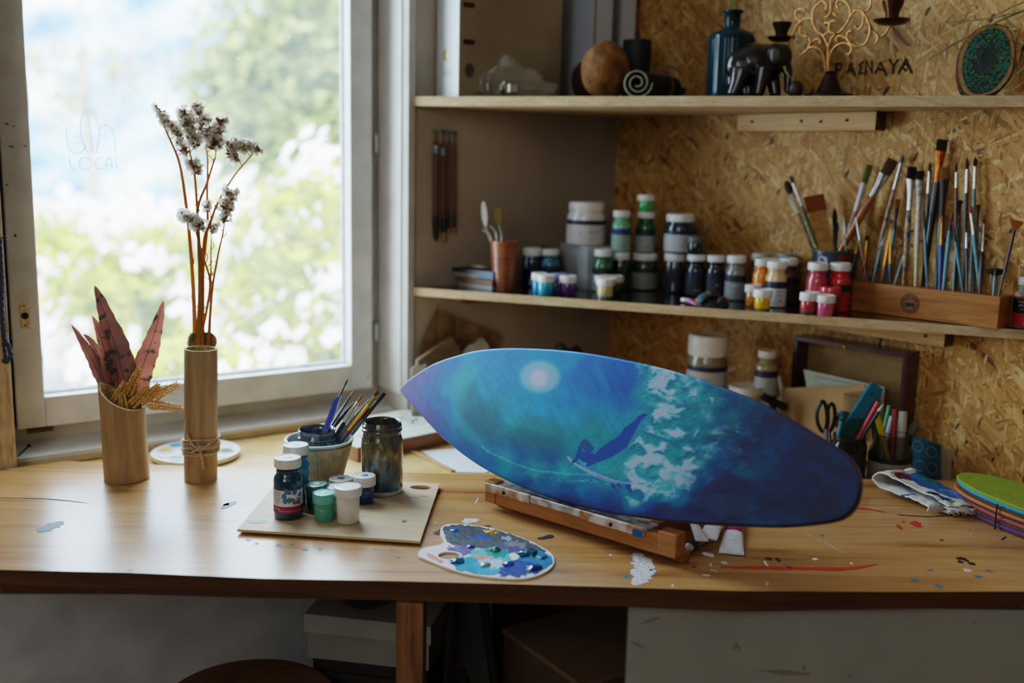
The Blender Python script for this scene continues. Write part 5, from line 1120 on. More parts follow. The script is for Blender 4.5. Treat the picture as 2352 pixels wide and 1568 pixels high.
# ============================================================ ROUND PALETTE TRAY on the counter
ct = Vector((.566, 1.728, ZC+.0004)); rt_ = .0745
tray = thing('palette_tray', 'round white plastic palette with shallow paint wells, on the counter behind the bamboo vases', 'palette', ct)
obj('tray_body', L_([(rt_*.9, 0), (rt_*.98, .002), (rt_, .008), (rt_*1.0, .0105), (rt_*.97, .0112), (rt_*.95, .0098), (.0001, .0098)], 56), m_plastic_w, tray, smooth=True)
wc = ['d8dde0', 'c9d4cf', '2f6a3c', 'e3e4e0', '1a222b', 'c3ccd0', '2a86b4', 'b5a12c', 'd9dfe2', '8fb8c4']
for i in range(10):
    a = AV+.35+2*pi*i/10; x, y = rt_*.70*cos(a), rt_*.70*sin(a)
    wl = obj('paint_well', L_([(.0142, .0099), (.0146, .0112), (.0135, .0117), (.0122, .0103), (.0001, .0101)], 24, Matrix.Translation((x, y, 0))), m_plastic_w, tray, smooth=True)
    obj('dried_paint', L_([(.0120, .0101), (.0115, .0106), (.0001, .0106)], 20, Matrix.Translation((x, y, 0))), M('dried_'+wc[i], wc[i], .4, var=.15, vs=300), wl)
wl = obj('paint_well', L_([(.020, .0099), (.0205, .0112), (.0195, .0117), (.018, .0103), (.0001, .0101)], 28), m_plastic_w, tray, smooth=True)
# ============================================================ KIDNEY PALETTE
KX = lambda a, b: (900+a/2.613, 1050+b/2.613)
kid = [(160, 590), (163, 566), (185, 546), (240, 532), (292, 522), (314, 500), (296, 470), (290, 440), (305, 412), (345, 400), (420, 399), (520, 411), (620, 430), (720, 460), (820, 497), (900, 538), (955, 575), (974, 612), (966, 648), (925, 684), (850, 714), (760, 727), (650, 723), (540, 711), (430, 692), (330, 662), (230, 622), (180, 602)]
kp = [onz(*KX(a, b), ZT+.003) for a, b in kid]; kc = sum(kp, Vector((0, 0, 0)))/len(kp); kc.z = ZT+.0004
pal = thing('hand_palette', 'white kidney-shaped hand palette covered in blue, grey and teal paint, at the front edge', 'palette', kc)
out2 = smoothline([p-kc for p in kp], 4, True); hcx = [onz(*KX(343+66*cos(2*pi*q/26), 588+23*sin(2*pi*q/26)), ZT+.003)-kc for q in range(26)]
bm = plate([(p.x, p.y) for p in out2], .0026, [[(p.x, p.y) for p in hcx]]); obj('palette_board', bm, m_plastic_w, pal)
NXp, NYp = 340, 150
gx, gy = np.meshgrid(np.linspace(165, 968, NXp), np.linspace(400, 724, NYp), indexing='ij')
n1 = fbm(gx/26, gy/14, 4, 5); n2 = fbm(gx/60, gy/26, 3, 15); n3 = fbm(gx/9, gy/6, 3, 25); jx = gx+60*(n2-.5)+30*(n1-.5); jy = gy+36*(n1-.5)
pc3 = np.full(gx.shape+(3,), 205.); hh = np.zeros(gx.shape); cov = np.zeros(gx.shape, bool)
def daub(mask, c, h=.6):
    global hh, cov
    pc3[mask] = np.array(c)*(0.88+.24*n1[mask])[:, None]; hh = np.where(mask, np.maximum(hh*.4, h*(.35+n1+.25*n3)), hh); cov |= mask
daub(inpoly(jx, jy, [(300, 430), (345, 402), (460, 404), (620, 432), (760, 476), (930, 560), (900, 580), (760, 560), (600, 545), (420, 540), (310, 500)]), (74, 78, 86), .7)
for q, c in ((([(330, 440), (400, 430), (400, 460), (340, 460)]), (40, 100, 170)), ([(470, 470), (560, 460), (590, 490), (480, 500)], (36, 80, 150)), ([(640, 470), (720, 480), (700, 500), (650, 495)], (150, 170, 200)), ([(700, 500), (820, 520), (800, 545), (690, 530)], (120, 128, 140))): daub(inpoly(jx, jy, q), c, .8)
daub(inpoly(jx, jy, [(320, 540), (480, 530), (500, 560), (440, 590), (330, 560)]), (112, 92, 168), .7); daub(inpoly(jx, jy, [(640, 530), (800, 545), (780, 570), (640, 565)]), (84, 62, 130), .5)
daub(inpoly(jx, jy, [(470, 560), (560, 535), (700, 560), (720, 620), (620, 640), (500, 640)]), (96, 188, 190), .6)
daub(inpoly(jx, jy, [(340, 620), (420, 600), (540, 610), (560, 680), (500, 700), (380, 670)]), (24, 150, 196), .7); daub(inpoly(jx, jy, [(470, 630), (560, 600), (650, 640), (640, 700), (520, 705)]), (60, 172, 206), .6)
daub(inpoly(jx, jy, [(740, 560), (860, 550), (960, 590), (965, 640), (880, 690), (760, 640)]), (18, 116, 166), .8); daub(inpoly(jx, jy, [(640, 650), (760, 610), (880, 650), (870, 700), (740, 720), (640, 705)]), (26, 62, 150), .9)
daub(inpoly(jx, jy, [(560, 550), (640, 530), (700, 570), (660, 610), (580, 600)]), (18, 140, 132), .9); daub(inpoly(jx, jy, [(520, 620), (600, 612), (700, 640), (640, 670), (540, 665)]), (190, 206, 216), .8)
daub(inpoly(jx, jy, [(560, 440), (640, 438), (630, 460), (570, 458)]), (226, 178, 52), .7); daub(inpoly(jx, jy, [(200, 560), (235, 575), (330, 625), (300, 640), (220, 600)]), (226, 150, 118), .4); daub(inpoly(jx, jy, [(505, 590), (580, 588), (590, 612), (515, 615)]), (220, 140, 112), .6)
lns = (np.abs(fbm(gx/18, gy/9, 2, 65)-.5) < .012) & ((gx < 420) | (gy > 690)); pc3[lns] = (90, 96, 130); cov |= lns
inp = inpoly(gx, gy, [(a*.985+570*.015, b*.97+565*.03) for a, b in kid]) & (((gx-343)/76)**2+((gy-588)/28)**2 > 1)
cov &= inp
P3 = np.zeros(gx.shape+(3,))
px_, py_ = 900+gx/2.613, 1050+gy/2.613
dxr = np.stack([RT[i]*(px_-1176)/F-UP[i]*(py_-784)/F+FW[i] for i in range(3)], -1); tq_ = (ZT+.0031-EYE.z)/dxr[..., 2]
P3 = np.array(EYE)+dxr*tq_[..., None]-np.array(kc); P3[..., 2] += .0009*hh
fq = (cov[:-1, :-1] & cov[1:, :-1] & cov[1:, 1:] & cov[:-1, 1:]); ii, jj = np.nonzero(fq); a_ = ii*NYp+jj
fc = np.c_[a_, a_+NYp, a_+NYp+1, a_+1]; used = np.unique(fc); remap = -np.ones(NXp*NYp, int); remap[used] = np.arange(len(used))
me = bpy.data.meshes.new('paint'); me.from_pydata(P3.reshape(-1, 3)[used].tolist(), [], remap[fc].tolist())
pl = obj('paint_layer', me, vcol('palette_paint', .3, bump=.12, bs=300, coat=.35), pal, smooth=True, auto=80); setcol(pl, npl(pc3.reshape(-1, 3)[used]))
for cx_, cy_, r_, sz, c_, lb_ in ((815, 578, .0105, .5, '0d4f66', 'petrol paint blob'), (395, 626, .0072, .6, '0f5d80', 'dark turquoise paint blob'), (622, 560, .0060, .7, '0d6a62', 'green paint blob'), (560, 650, .0060, .5, '8d9aa6', 'pale grey paint blob'), (475, 540, .0045, .6, '4c3a8c', 'violet paint blob'), (590, 450, .0055, .35, 'd9a52e', 'yellow paint blob'), (855, 668, .0085, .5, '123a86', 'ultramarine paint blob'), (700, 645, .0065, .5, '16469a', 'blue paint blob'), (700, 455, .0022, .4, 'd9a52e', None), (380, 440, .0060, .35, '2c6ca8', None), (900, 600, .0060, .4, '166f92', None)):
    p = onz(*KX(cx_, cy_), ZT+.0034)-kc; obj('paint_blob', blob(G(), (p.x, p.y, .0034), r_, 3, (1.2, 1., sz), .55, 2.6, seed=cx_/97).geo(), M('blob_'+c_, c_, .18, coat=.6), pal, smooth=True, auto=80, label=lb_)
# ============================================================ PAINT TUBES under the board tail
m_tube = M('tube_white', 'd4d0d2', .32, var=.06, vs=120, bump=.25, bs=120)
def ptube(label, capq, endq, wc_, we, body=m_tube, band='9c1c5c', z=ZT, lift=.0, lab=('ACRYLIC', 'ACRYLIC COLOUR')):
    A, B = onz(*capq, z), onz(*endq, z); o = thing('paint_tube', label, 'tube', Vector((B.x, B.y, z+.0006+lift)), 'acrylic tubes beside the easel')
    D = Vector((A.x-B.x, A.y-B.y, 0)); Ln = D.length; rz = atan2(D.y, D.x); o.rotation_euler = (0, 0, rz)
    k = dep(B)/F; w0, w1 = we*k/2, wc_*k/2; g = G(); vs = []; n = 18; rows = 12
    for i in range(rows+1):
        t = i/rows; w = w0+(w1-w0)*t; hgt = .0009+(w1*.92-.0009)*t**.8
        for q in range(n):
            a = 2*pi*q/n; vs.append(Vector((Ln*.78*t, w*cos(a)*(1+.02*sin(i*2.)), hgt+hgt*sin(a)*.98)))
    fs = [(i*n+q, i*n+(q+1) % n, (i+1)*n+(q+1) % n, (i+1)*n+q) for i in range(rows) for q in range(n)]+[tuple(range(n)), tuple(rows*n+q for q in range(n))]
    g.add(vs, fs); obj('tube_body', g.geo(), body, o, smooth=True, auto=60)
    obj('crimp', bbox((-.004, -w0*1.0, .0002), (.004, w0*1.0, .0026), .0005), body, o)
    T = Matrix.Translation((Ln*.78, 0, w1*.92)) @ Matrix.Rotation(pi/2, 4, 'Y'); obj('cap', L_([(w1*.95, 0), (w1*.6, .004), (w1*.55, .005), (w1*.62, .006), (w1*.58, Ln*.2)], 20, T), M('tube_cap', 'c9c5c2', .35), o, smooth=True)
    if band:
        g = G(); t0, t1 = .42, .60
        def tp(t, u): 
            w = w0+(w1-w0)*t; hgt = .0009+(w1*.92-.0009)*t**.8; a = pi/2+u*1.15; return Vector((Ln*.78*t, w*cos(a)*1.01, hgt+hgt*sin(a)*.985+.0007))
        vs = [tp(t0+(t1-t0)*i/4, -1+2*q/10) for i in range(5) for q in range(11)]; g.add(vs, [(i*11+q, i*11+q+1, i*11+q+12, i*11+q+11) for i in range(4) for q in range(10)])
        lb = obj('label_band', g.geo(), M('band_'+band, band, .4), o, smooth=True)
        for body_t, sz, tc_, cc in ((lab[1], .0040, .51, 'e8dfe6'), ('artist quality 60 ml', .0022, .2, '6a6a78')):
            v, f = text_geo(body_t, sz); g = G(); g.add([tp(tc_+p.y/(Ln*.78), -p.x/(w0*1.15)*.9)+Vector((0, 0, .0006)) for p in v], f); obj('lettering', g.geo(), M('ink_'+cc, cc, .5), lb)
        v = [tp(.70+.035*sin(2*pi*q/18), .0+.28*cos(2*pi*q/18))+Vector((0, 0, .0005)) for q in range(18)]; obj('round_mark', (v, [tuple(range(18))]), M('seal_red2', 'b3262a', .45), lb)
    return o
ptube('white paint tube with magenta band, rightmost of those beside the easel', (1690, 1160), (1680, 1272), 34, 57)
ptube('white paint tube with magenta band, left of the rightmost one beside the easel', (1672, 1178), (1624, 1252), 30, 46, lift=.009)
ptube('small cream and black paint tube poking out next to the easel corner', (1572, 1276), (1614, 1240), 22, 34, M('tube_cream', 'b9b296', .35, c2='2a2824', vs=38), None)
ptube('crumpled white tube lying across the other tubes beside the easel', (1585, 1218), (1610, 1262), 20, 30, m_tube, None, lift=.012)
# ============================================================ RAG
ra = onz(2008, 1128, ZT); rb_ = onz(2132, 1180, ZT); ux = Vector((rb_.x-ra.x, rb_.y-ra.y, 0)); Lr = ux.length; ux.normalize(); vy = Vector((-ux.y, ux.x, 0))
if vy.dot(VH) < 0: vy = -vy
rag = thing('rag', 'folded white rag smeared with blue and dark red paint, with frayed end', 'cloth', Vector((ra.x, ra.y, ZT)))
NU, NV = 150, 60; prof = smoothline([Vector((Lr*1.02, 0, .004)), Vector((Lr*.99, 0, .0125)), Vector((Lr*.6, 0, .011)), Vector((Lr*.3, 0, .012)), Vector((.022, 0, .012)), Vector((.006, 0, .014)), Vector((-.002, 0, .021)), Vector((.006, 0, .032)), Vector((.026, 0, .035)), Vector((Lr*.5, 0, .031)), Vector((Lr*.85, 0, .027)), Vector((Lr*1.12, 0, .023)), Vector((Lr*1.27, 0, .021))], 14)
arc = [0]
for a, b in zip(prof[:-1], prof[1:]): arc.append(arc[-1]+(b-a).length)
NU = len(prof); wd = .070; vs = []; cl = np.zeros((NU, NV, 3)); 
for i, p in enumerate(prof):
    t = arc[i]/arc[-1]
    for j in range(NV):
        s = j/(NV-1); n_ = fbm(np.array([t*16.+3]), np.array([s*4.]), 3, 8)[0]-.5
        off = .010*(t-.5); q = ra*0+ux*(p.x+.006*s*(1-t)*.5)+vy*(s*wd*(1-.10*t)+off+.004*sin(t*9))
        vs.append(Vector((q.x, q.y, max(.0012+.003*(t > .02), p.z+n_*.006-(.006*s if t > .55 else 0)))))
S_, T__ = np.meshgrid(np.linspace(0, 1, NV), np.array(arc)/arc[-1]); nA = fbm(T__*26, S_*9, 4, 3); nB = fbm(T__*13, S_*6, 3, 13); cl[:] = (206, 202, 194); cl *= (.94+.12*fbm(T__*60, S_*40, 2, 4))[..., None]
def stain(m, c): cl[m] = np.array(c)*(.75+.5*nA[m])[:, None]
stain((T__ > .56) & (T__+.10*(nA-.5) < .93) & (S_+.5*(nB-.5) > .42), (30, 84, 150)); stain((T__ > .62) & (T__ < .86) & (S_+.6*(nA-.5) > .62) & (nB > .45), (18, 100, 120)); stain((T__ > .80) & (T__ < .99) & (S_+.4*(nB-.5) > .62), (92, 116, 168))
stain((np.hypot((T__-.60)*5, S_-.34)+.5*(nA-.5) < .17), (92, 34, 42)); stain((np.hypot((T__-.855)*6, S_-.12)+.5*(nB-.5) < .15), (34, 30, 62)); stain((np.hypot((T__-.915)*5, (S_-.22)*1.2)+.4*(nA-.5) < .13), (16, 70, 140)); stain((np.hypot((T__-.22)*7, (S_-.10)*1.4)+.4*(nA-.5) < .16), (14, 74, 142)); stain((np.hypot((T__-.95)*7, S_-.3) < .1), (110, 160, 70))
ro = obj('cloth', (vs, [(i*NV+j, i*NV+j+1, (i+1)*NV+j+1, (i+1)*NV+j) for i in range(NU-1) for j in range(NV-1)]), vcol('rag_cloth', .9, bump=.5, bs=600), rag, smooth=True, auto=180); setcol(ro, npl(cl.reshape(-1, 3)))
sm = ro.modifiers.new('thick', 'SOLIDIFY'); sm.thickness = .0022; sm.offset = 0
g = G(); rr = random.Random(3)
for k in range(70):
    s = rr.random(); q = ux*(Lr*1.26)+vy*(s*wd*.9+.004)+Vector((0, 0, .018-.006*s)); e = q+ux*rr.uniform(.004, .016)+vy*rr.uniform(-.006, .006)+Vector((0, 0, rr.uniform(-.008, .003))); e.z = max(e.z, .002); tube(g, [q-ux*.006, (q+e)/2, e], [.0004, .0003, .0002], 3)
obj('fringe', g.geo(), M('fringe', 'cfcabf', .9), rag)
g = G(); box(g, (0, 0, 0), (1, 1, 1)); 
fl_ = G(); vs = [];
for i in range(14):
    for j in range(10):
        t, s = i/13, j/9; q = ux*(Lr*(.55+.62*t))+vy*(.020+s*.050); vs.append(Vector((q.x, q.y, .0045+.0012*sin(t*7+s*3)+.004*(1-t)*s)))
fo = obj('cloth_fold', (vs, [(i*10+j, i*10+j+1, (i+1)*10+j+1, (i+1)*10+j) for i in range(13) for j in range(9)]), M('rag_plain', 'bdb7aa', .9, var=.1, vs=150), rag, smooth=True); sm = fo.modifiers.new('thick', 'SOLIDIFY'); sm.thickness = .003; sm.offset = 0
# ============================================================ OVAL PANELS tied in a stack
zt_ = ZT+.044
o1, o2, o3, o4 = onz(2212, 1082, zt_), onz(2300, 1095, zt_), onz(2285, 1158, zt_), onz(2352, 1172, zt_)
axs = (onz(2500, 1185, zt_)-o1); La = .30; axs.z = 0; axs.normalize(); 
pv = Vector((-axs.y, axs.x, 0)); cO = onz(2212, 1086, zt_)+axs*(La*.5); RO = atan2(axs.y, axs.x)
gap = (to_wall(cO, pv, .004)-cO).length
cols_ = [('5a3f2c', 'bottom panel of the oval stack, dark brown edge'), ('6b3a78', 'oval wooden panel with purple edge, second from the bottom of the stack'), ('4a3426', 'plain brown oval panel between the purple-edged and the red-edged one'), ('a04a48', 'oval wooden panel with dull red edge in the middle of the stack'), ('5a3f2c', 'plain brown oval panel between the red-edged and the orange-edged one'), ('b06a3c', 'oval wooden panel with orange edge in the upper half of the stack'), ('4e3828', 'plain brown oval panel right under the turquoise-edged one'), ('2f8fa8', 'oval wooden panel with turquoise edge, second from the top of the stack'), ('7f8f2c', 'oval wooden panel painted olive green on top, topmost of the stack')]
hz_ = .0046
for i, (c_, lb_) in enumerate(cols_):
    z = ZT+.0005+i*(hz_+.00025); sh = Vector((0, 0, 0)) + axs*(.004*sin(i*2.3)) + pv*(.002*cos(i*1.7))
    o = thing('oval_panel', lb_, 'panel', Vector((cO.x, cO.y, z))+sh, 'oval panels in a stack', rz=RO); n = 56
    po_ = [(La*.5*cos(2*pi*q/n)*(1 if True else 1), .052*sin(2*pi*q/n)*(1-.10*cos(2*pi*q/n))) for q in range(n)]
    bm = plate(po_, hz_); obj('panel', bm, M('oval_'+c_+str(i == 8), c_, .6, var=.12, vs=120, bump=.1) if i != 8 else M('oval_green', '7d8f2a', .6, var=.06, vs=60, bump=.2, bs=300), o)
    g = G(); tube(g, [Vector((p[0]*1.001, p[1]*1.002, hz_*.55)) for p in po_+po_[:1]], hz_*.33, 5); obj('edge_paint', g.geo(), M('ovedge_'+c_, c_ if i not in (0, 2, 4, 6) else '4a3222', .6), o)
x_ = -La*.5+.118; yy = .052*sqrt(1-(x_/(La*.5))**2)+.0028
for f_, nm in ((1, 'binding_stick'),):
    o = thing(nm, 'thin dark stick standing against the front edge of the oval panels', 'stick', Vector((cO.x, cO.y, ZT)), rz=RO); zz_ = ZT-ZT
    g = G(); hT = 9*(hz_+.00025)+.0015; y0 = -yy-.0035
    tube(g, [Vector((x_, y0, .0012)), Vector((x_, y0-.0004, hT*.5)), Vector((x_, y0+.0003, hT*.86))], .0011, 6); obj('stick', g.geo(), m_dark, o, smooth=True)
# ============================================================ LOWER SHELF
GJ = 'paint bottles and jars on the lower shelf'; GS = 'small paint pots on the lower shelf'
NB = '221f3e'
def shv(*a, **k): return vessel(*a, **k)
# linseed oil bottle at the left end
m_oil = glassy('oil_yellow', 'c9a43a', .06, .25, 'a8801c')
v = vessel('bottle', 'small bottle of yellow oil with yellow label, at the window end of the lower shelf', 'bottle', 964, 657, 43, 113, ZL, lw=30, glassm=m_oil, lidm=M('lid_cream', 'd3c8a6', .4), lh=.019, spot='1c4a2a')
r = v[2]; H = v[1]-v[0].z
label_part(v[3], r+.0004, H*.16, H*.50, 'cdb522', lines=[('OIL', .006, .8, AV, '6a5a10')]); label_part(v[3], r+.0005, H*.42, H*.56, 'cfc9b4', 'label_top', lines=[('LINSEED', .004, .5, AV, '7a705a')])
label_part(v[3], r+.0006, H*.25, H*.33, 'c4562c', 'label_mark', a0=AV-.12, a1=AV+.14)
# stacked flat boxes
def flatbox(label, q0, q1, w, z, h, mats, grp=None):
    """carton lying on plane z; q0 and q1 are the front bottom corners in the photo"""
    A, B = onz(*q0, z), onz(*q1, z); x = B-A; L = x.length; rz = atan2(x.y, x.x); o = thing('flat_box', label, 'box', Vector((A.x, A.y, z+.0004)), grp, rz=rz)
    obj('box_body', bbox((.001, .001, 0), (L-.001, w-.001, h*.98), .0008), mats[0], o); obj('box_lid', bbox((0, 0, h*.40), (L, w, h), .001), mats[1], o); return A, B, rz
flatbox('flat box with pale sides and brown end, under the dark-topped box beside the wooden beaker', (1050, 657), (1130, 668), .045, ZL, .019, (M('box_silver', '8d8a83', .5), M('box_brown', '6e4a30', .55)))
zb = ZL+.020; p0 = onz(1050, 657, ZL); p1 = onz(1130, 668, ZL); x_ = (p1-p0)
o = thing('flat_box', 'dark-topped flat box with silver and blue sides, on top of the brown-ended box', 'box', Vector((p0.x, p0.y, zb))-x_*.14, rz=atan2(x_.y, x_.x)+.05); L = x_.length*1.12
obj('box_body', bbox((.001, .001, 0), (L-.001, .050, .014), .0008), M('box_silver', '8d8a83', .5), o); obj('box_lid', bbox((0, -.001, .0085), (L, .051, .016), .0008), M('box_dark', '23262b', .4), o); obj('box_end', bbox((L*.62, -.0016, .0009), (L+.0006, .0006, .0145), .0004), M('box_blue', '31435c', .4), o)
g = G(); blob(g, (L*.45, .025, .0195), .012, 2, (1.6, .8, .28), .5); obj('crumb', g.geo(), M('wad', 'b7ab98', .8), o, label='crumpled scrap on the lid')
# wooden beaker with palette knives
cb, rb = place(1158, 669, 56, ZL); kb = dep(cb)/F; Hb = 112*kb
o = thing('wooden_beaker', 'turned wooden beaker with ring grooves, holding palette knives on the lower shelf', 'beaker', Vector((cb.x, cb.y, ZL+.0004)))
r0, r1 = 26*kb, 34*kb; pr = []
for i in range(40):
    t = i/39; pr.append((r0+(r1-r0)*t-(.0006 if i % 3 == 2 and .15 < t < .82 else 0), Hb*t))
pr += [(r1-.003, Hb), (r1-.0045, Hb*.5), (.0001, .006)]
obj('beaker_wall', L_(pr, 40), wood('turned_wood', ['5f2f12', '8a4a20', 'a8622e'], sc=(6, 6, 130), ns=1.5, rough=.35, coat=.3), o, smooth=True, auto=30)
def knife(label, pts, bw, bl, col_, dt):
    d = dep(cb)+dt; P = [atd(x, y, d) for x, y in pts]; root = Vector((cb.x, cb.y, ZL+.008)); o = thing('palette_knife', label, 'palette knife', root, 'palette knives in the wooden beaker'); P = [Vector((RH.x*.004*dt*50, RH.y*.004*dt*50, 0))+VH*dt*.5]+[p-root for p in P]
    n = len(P); S = smoothline(P[:-1] if bl else P, 7); obj('shank', T_(S, [.0028]*(len(S)//3)+[.0017]*(len(S)-len(S)//3), 8), m_steel, o, smooth=True)
    if bl:
        a, b = P[-2], P[-1]; T = axis_m(a, b-a, RH); Lk = (b-a).length; w = bw/2*d/F; g = G(); pf_ = [(0, .25), (.12, .6), (.35, 1), (.65, .95), (.9, .6), (1, .12)] if bl == 'leaf' else [(0, .2), (.18, .7), (.3, 1), (.85, 1), (.96, .9), (1, .6)]
        vs = [T @ Vector((s*w*k_, y_, t*Lk)) for t, k_ in pf_ for s in (-1, 1) for y_ in (-.0004, .0004)]
        for i in range(len(pf_)-1):
            q = 4*i; g.f += [(q, q+2, q+6, q+4), (q+1, q+5, q+7, q+3), (q, q+4, q+5, q+1), (q+2, q+3, q+7, q+6)]
        g.v = vs; obj('blade', g.geo(), M('blade_'+col_, col_, .2, .85), o, smooth=True)
knife('palette knife with long shiny leaf-shaped blade, tallest in the wooden beaker', [(1131, 556), (1125, 540), (1115, 521), (1110, 462)], 13, 'leaf', 'd4d3d0', .004)
knife('palette knife with blunt tarnished blade, right of the shiny one in the wooden beaker', [(1152, 556), (1152, 540), (1146, 516), (1143, 478)], 16, 'blunt', '6e6434', .0)
knife('palette knife seen only by its bent shank, between the two blades', [(1142, 556), (1138, 532), (1125, 518)], 0, None, 'd4d3d0', -.006)
knife('leftmost bent shank of a palette knife in the wooden beaker', [(1128, 556), (1120, 536), (1108, 527)], 0, None, 'd4d3d0', .010)
# left cluster of jars and pots
vessel('jar', 'dark navy jar with white lid, first large jar right of the wooden beaker', 'jar', 1222, 660, 50, 88, ZL, '17153a', lw=45, lab=None, group=GJ)
vessel('bottle', 'teal blue bottle with white lid, next to the dark navy jar', 'bottle', 1263, 663, 44, 88, ZL, '1f6f86', lw=38, band=NB, lab='4e6f86', group=GJ, spot='3f7f8f')
vessel('pot', 'bright blue pot, left neighbour of the turquoise pot at the shelf edge', 'pot', 1238, 674, 33, 46, ZL, '1d86c4', lw=36, group=GS)
vessel('pot', 'turquoise pot with white lid, leftmost at the very edge of the lower shelf', 'pot', 1253, 679, 38, 46, ZL, '1f9bb4', lw=41, group=GS)
vessel('pot', 'pot with a lilac lid behind the purple pot', 'pot', 1285, 675, 34, 46, ZL, '4a3a74', M('lid_violet', '7f78a8', .4), lw=36, group=GS)
vessel('pot', 'purple pot with white lid, right of the turquoise pot', 'pot', 1304, 680, 36, 45, ZL, '5b2a6e', lw=41, group=GS, spot='7a2f86')
# small heap in a red tin, behind
ch = atdz(1250, 2.13, ZL); o = thing('red_tin', 'low red tin heaped with dark scraps, half hidden behind the navy jar', 'tin', ch)
obj('tin_wall', L_([(.030, 0), (.031, .058), (.029, .0585), (.028, .05), (.0001, .05)], 28), M('tin_red', '5f1d1c', .4), o, smooth=True)
g = G(); rr = random.Random(8)
for i in range(9): blob(g, (rr.uniform(-.02, .02), rr.uniform(-.018, .018), .058+rr.uniform(0, .018)), rr.uniform(.006, .011), 1, (1.4, .8, .7), .5, seed=i)
obj('scraps', g.geo(), M('scrap_dark', '2f3a33', .6, c2='6b6a60', vs=90), o, smooth=True)
# white carton with big white jar
pA = atdz(1284, 2.13, ZL); pB = atdz(1346, 2.03, ZL); x = pB-pA; rz = atan2(x.y, x.x); L = x.length*1.0; Hc = .085
o = thing('carton', 'plain pale grey carton standing on the lower shelf under the large white jar', 'box', Vector((pA.x, pA.y, ZL+.0004)), rz=rz)
obj('carton_body', bbox((0, 0, 0), (L, .062, Hc), .001), M('carton_grey', 'a9abac', .6, var=.03, vs=20), o); obj('carton_flap', bbox((-.0006, .002, Hc-.012), (-.0001, .060, Hc-.001), .0001), M('carton_flap', '8f9294', .6), o)
cc = Vector((pA.x, pA.y, 0))+x*.55+Vector((-sin(rz), cos(rz), 0))*.030; cc = cc+RH*.012
m_wj = M('jar_milk', 'cfcdc4', .2, coat=.4, var=.03, vs=30)
vessel('jar', 'large white jar with a navy band, standing on the pale carton', 'jar', 1345, 0, 90, 97, 0, lw=82, glassm=m_wj, lab='c2c0bb', band=NB, group=GJ, on=(cc, ZL+Hc+.0006), lines=[('PRIMER', .007, .62, AV+.35, '7d7b80'), ('acrylic 500 ml', .004, .3, AV+.3, '8d8b8c'), ('\u2022', .016, .55, AV-.35, 'b5603a')])
# green group
vessel('bottle', 'green bottle with dark band, left of the stacked mint green bottle', 'bottle', 1383, 672, 46, 96, ZL, '2f6a44', lw=42, band='1c1a26', lab='8c9290', group=GJ, lines=[('acrylic', .006, .6, AV, 'd0d2d0')])
v2 = vessel('jar', 'dark green jar directly under the mint green bottle', 'bottle', 1424, 668, 45, 87, ZL, '14301f', lw=40, group=GJ)
vessel('bottle', 'mint green bottle with blue band, stacked on a dark green jar', 'bottle', 1425, 0, 44, 93, 0, '6fae86', lw=40, band='27346e', lab='8fa79a', group=GJ, on=(v2[0], v2[1]+.0004), spot='2f6f52', lines=[('LIGHT', .004, .3, AV+.2, '3c5a50')])
v3 = vessel('jar', 'wide dark green jar with pale label at the foot of the tallest stack', 'jar', 1479, 668, 64, 84, ZL, '20331f', lw=58, lab='7c8272', band='1a1722', group=GJ)
v4 = vessel('bottle', 'dark green bottle with pale label in the middle of the tallest stack', 'bottle', 1481, 0, 44, 92, 0, '1d5a35', lw=40, lab='9aa09a', band='173a26', group=GJ, on=(v3[0], v3[1]+.0004), lines=[('GREEN', .0045, .3, AV, '6a2a4a')])
vessel('pot', 'small bright green pot crowning the tallest stack of the lower shelf', 'pot', 1483, 0, 36, 38, 0, '4fa862', lw=40, group=GJ, on=(v4[0], v4[1]+.0004))
# cream pots in front
vessel('pot', 'cream yellow pot with white lid, standing alone at the shelf edge', 'pot', 1390, 688, 38, 46, ZL, 'c4b878', lw=43, group=GS, clear='5a6468')
vessel('pot', 'pot with white lid right behind the cream yellow pot', 'pot', 1385, 679, 36, 44, ZL, 'a9a890', lw=42, group=GS)
vessel('pot', 'dark olive pot with cream lid, behind and right of the cream yellow pot', 'pot', 1412, 679, 34, 44, ZL, '2f3a22', lw=40, group=GS, lidm=m_lid2)
# dark group
v5 = vessel('jar', 'dark grey jar with white lid, under the large navy jar', 'jar', 1548, 674, 54, 90, ZL, '2a2c33', lw=50, group=GJ)
vessel('jar', 'large navy and white labelled jar with stained lid, stacked on a dark grey jar', 'jar', 1560, 0, 72, 88, 0, '14283c', lw=65, lab='aeb0ae', band='1d1a3a', group=GJ, on=(v5[0], v5[1]+.0004), spot='2a3550', lines=[('acrylic 250 ml', .005, .35, AV+.2, '8a6a70')])
v6 = vessel('bottle', 'black bottle with white lid under the small black pot', 'bottle', 1596, 681, 45, 94, ZL, '14141a', lw=42, group=GJ, lab='24242c', band='1f1d3c', lines=[('BLACK', .0045, .3, AV+.1, '9a9aa0')])
vessel('pot', 'small black pot with grey lid, stacked on a black bottle', 'pot', 1596, 0, 34, 40, 0, '1a2024', M('lid_grey2', '59605f', .4), lw=38, group=GJ, on=(v6[0], v6[1]+.0004))
vessel('bottle', 'black bottle with white lid, second of the dark row, bearing nothing on top', 'bottle', 1641, 684, 45, 95, ZL, '17161a', lw=42, lab='26272c', band='1e1b36', group=GJ, lines=[('ink', .006, .7, AV, 'b0b0b8'), ('\u25cf', .007, .12, AV+.2, 'b53a2c')])
vessel('bottle', 'grey bottle with navy band, right end of the dark row', 'bottle', 1687, 691, 47, 101, ZL, '7a7872', lw=43, lab='7e8286', band='20203a', group=GJ, lines=[('GREY', .006, .8, AV-.2, 'd8d8d8'), ('\u25cf', .007, .15, AV-.8, 'b04a4a')])
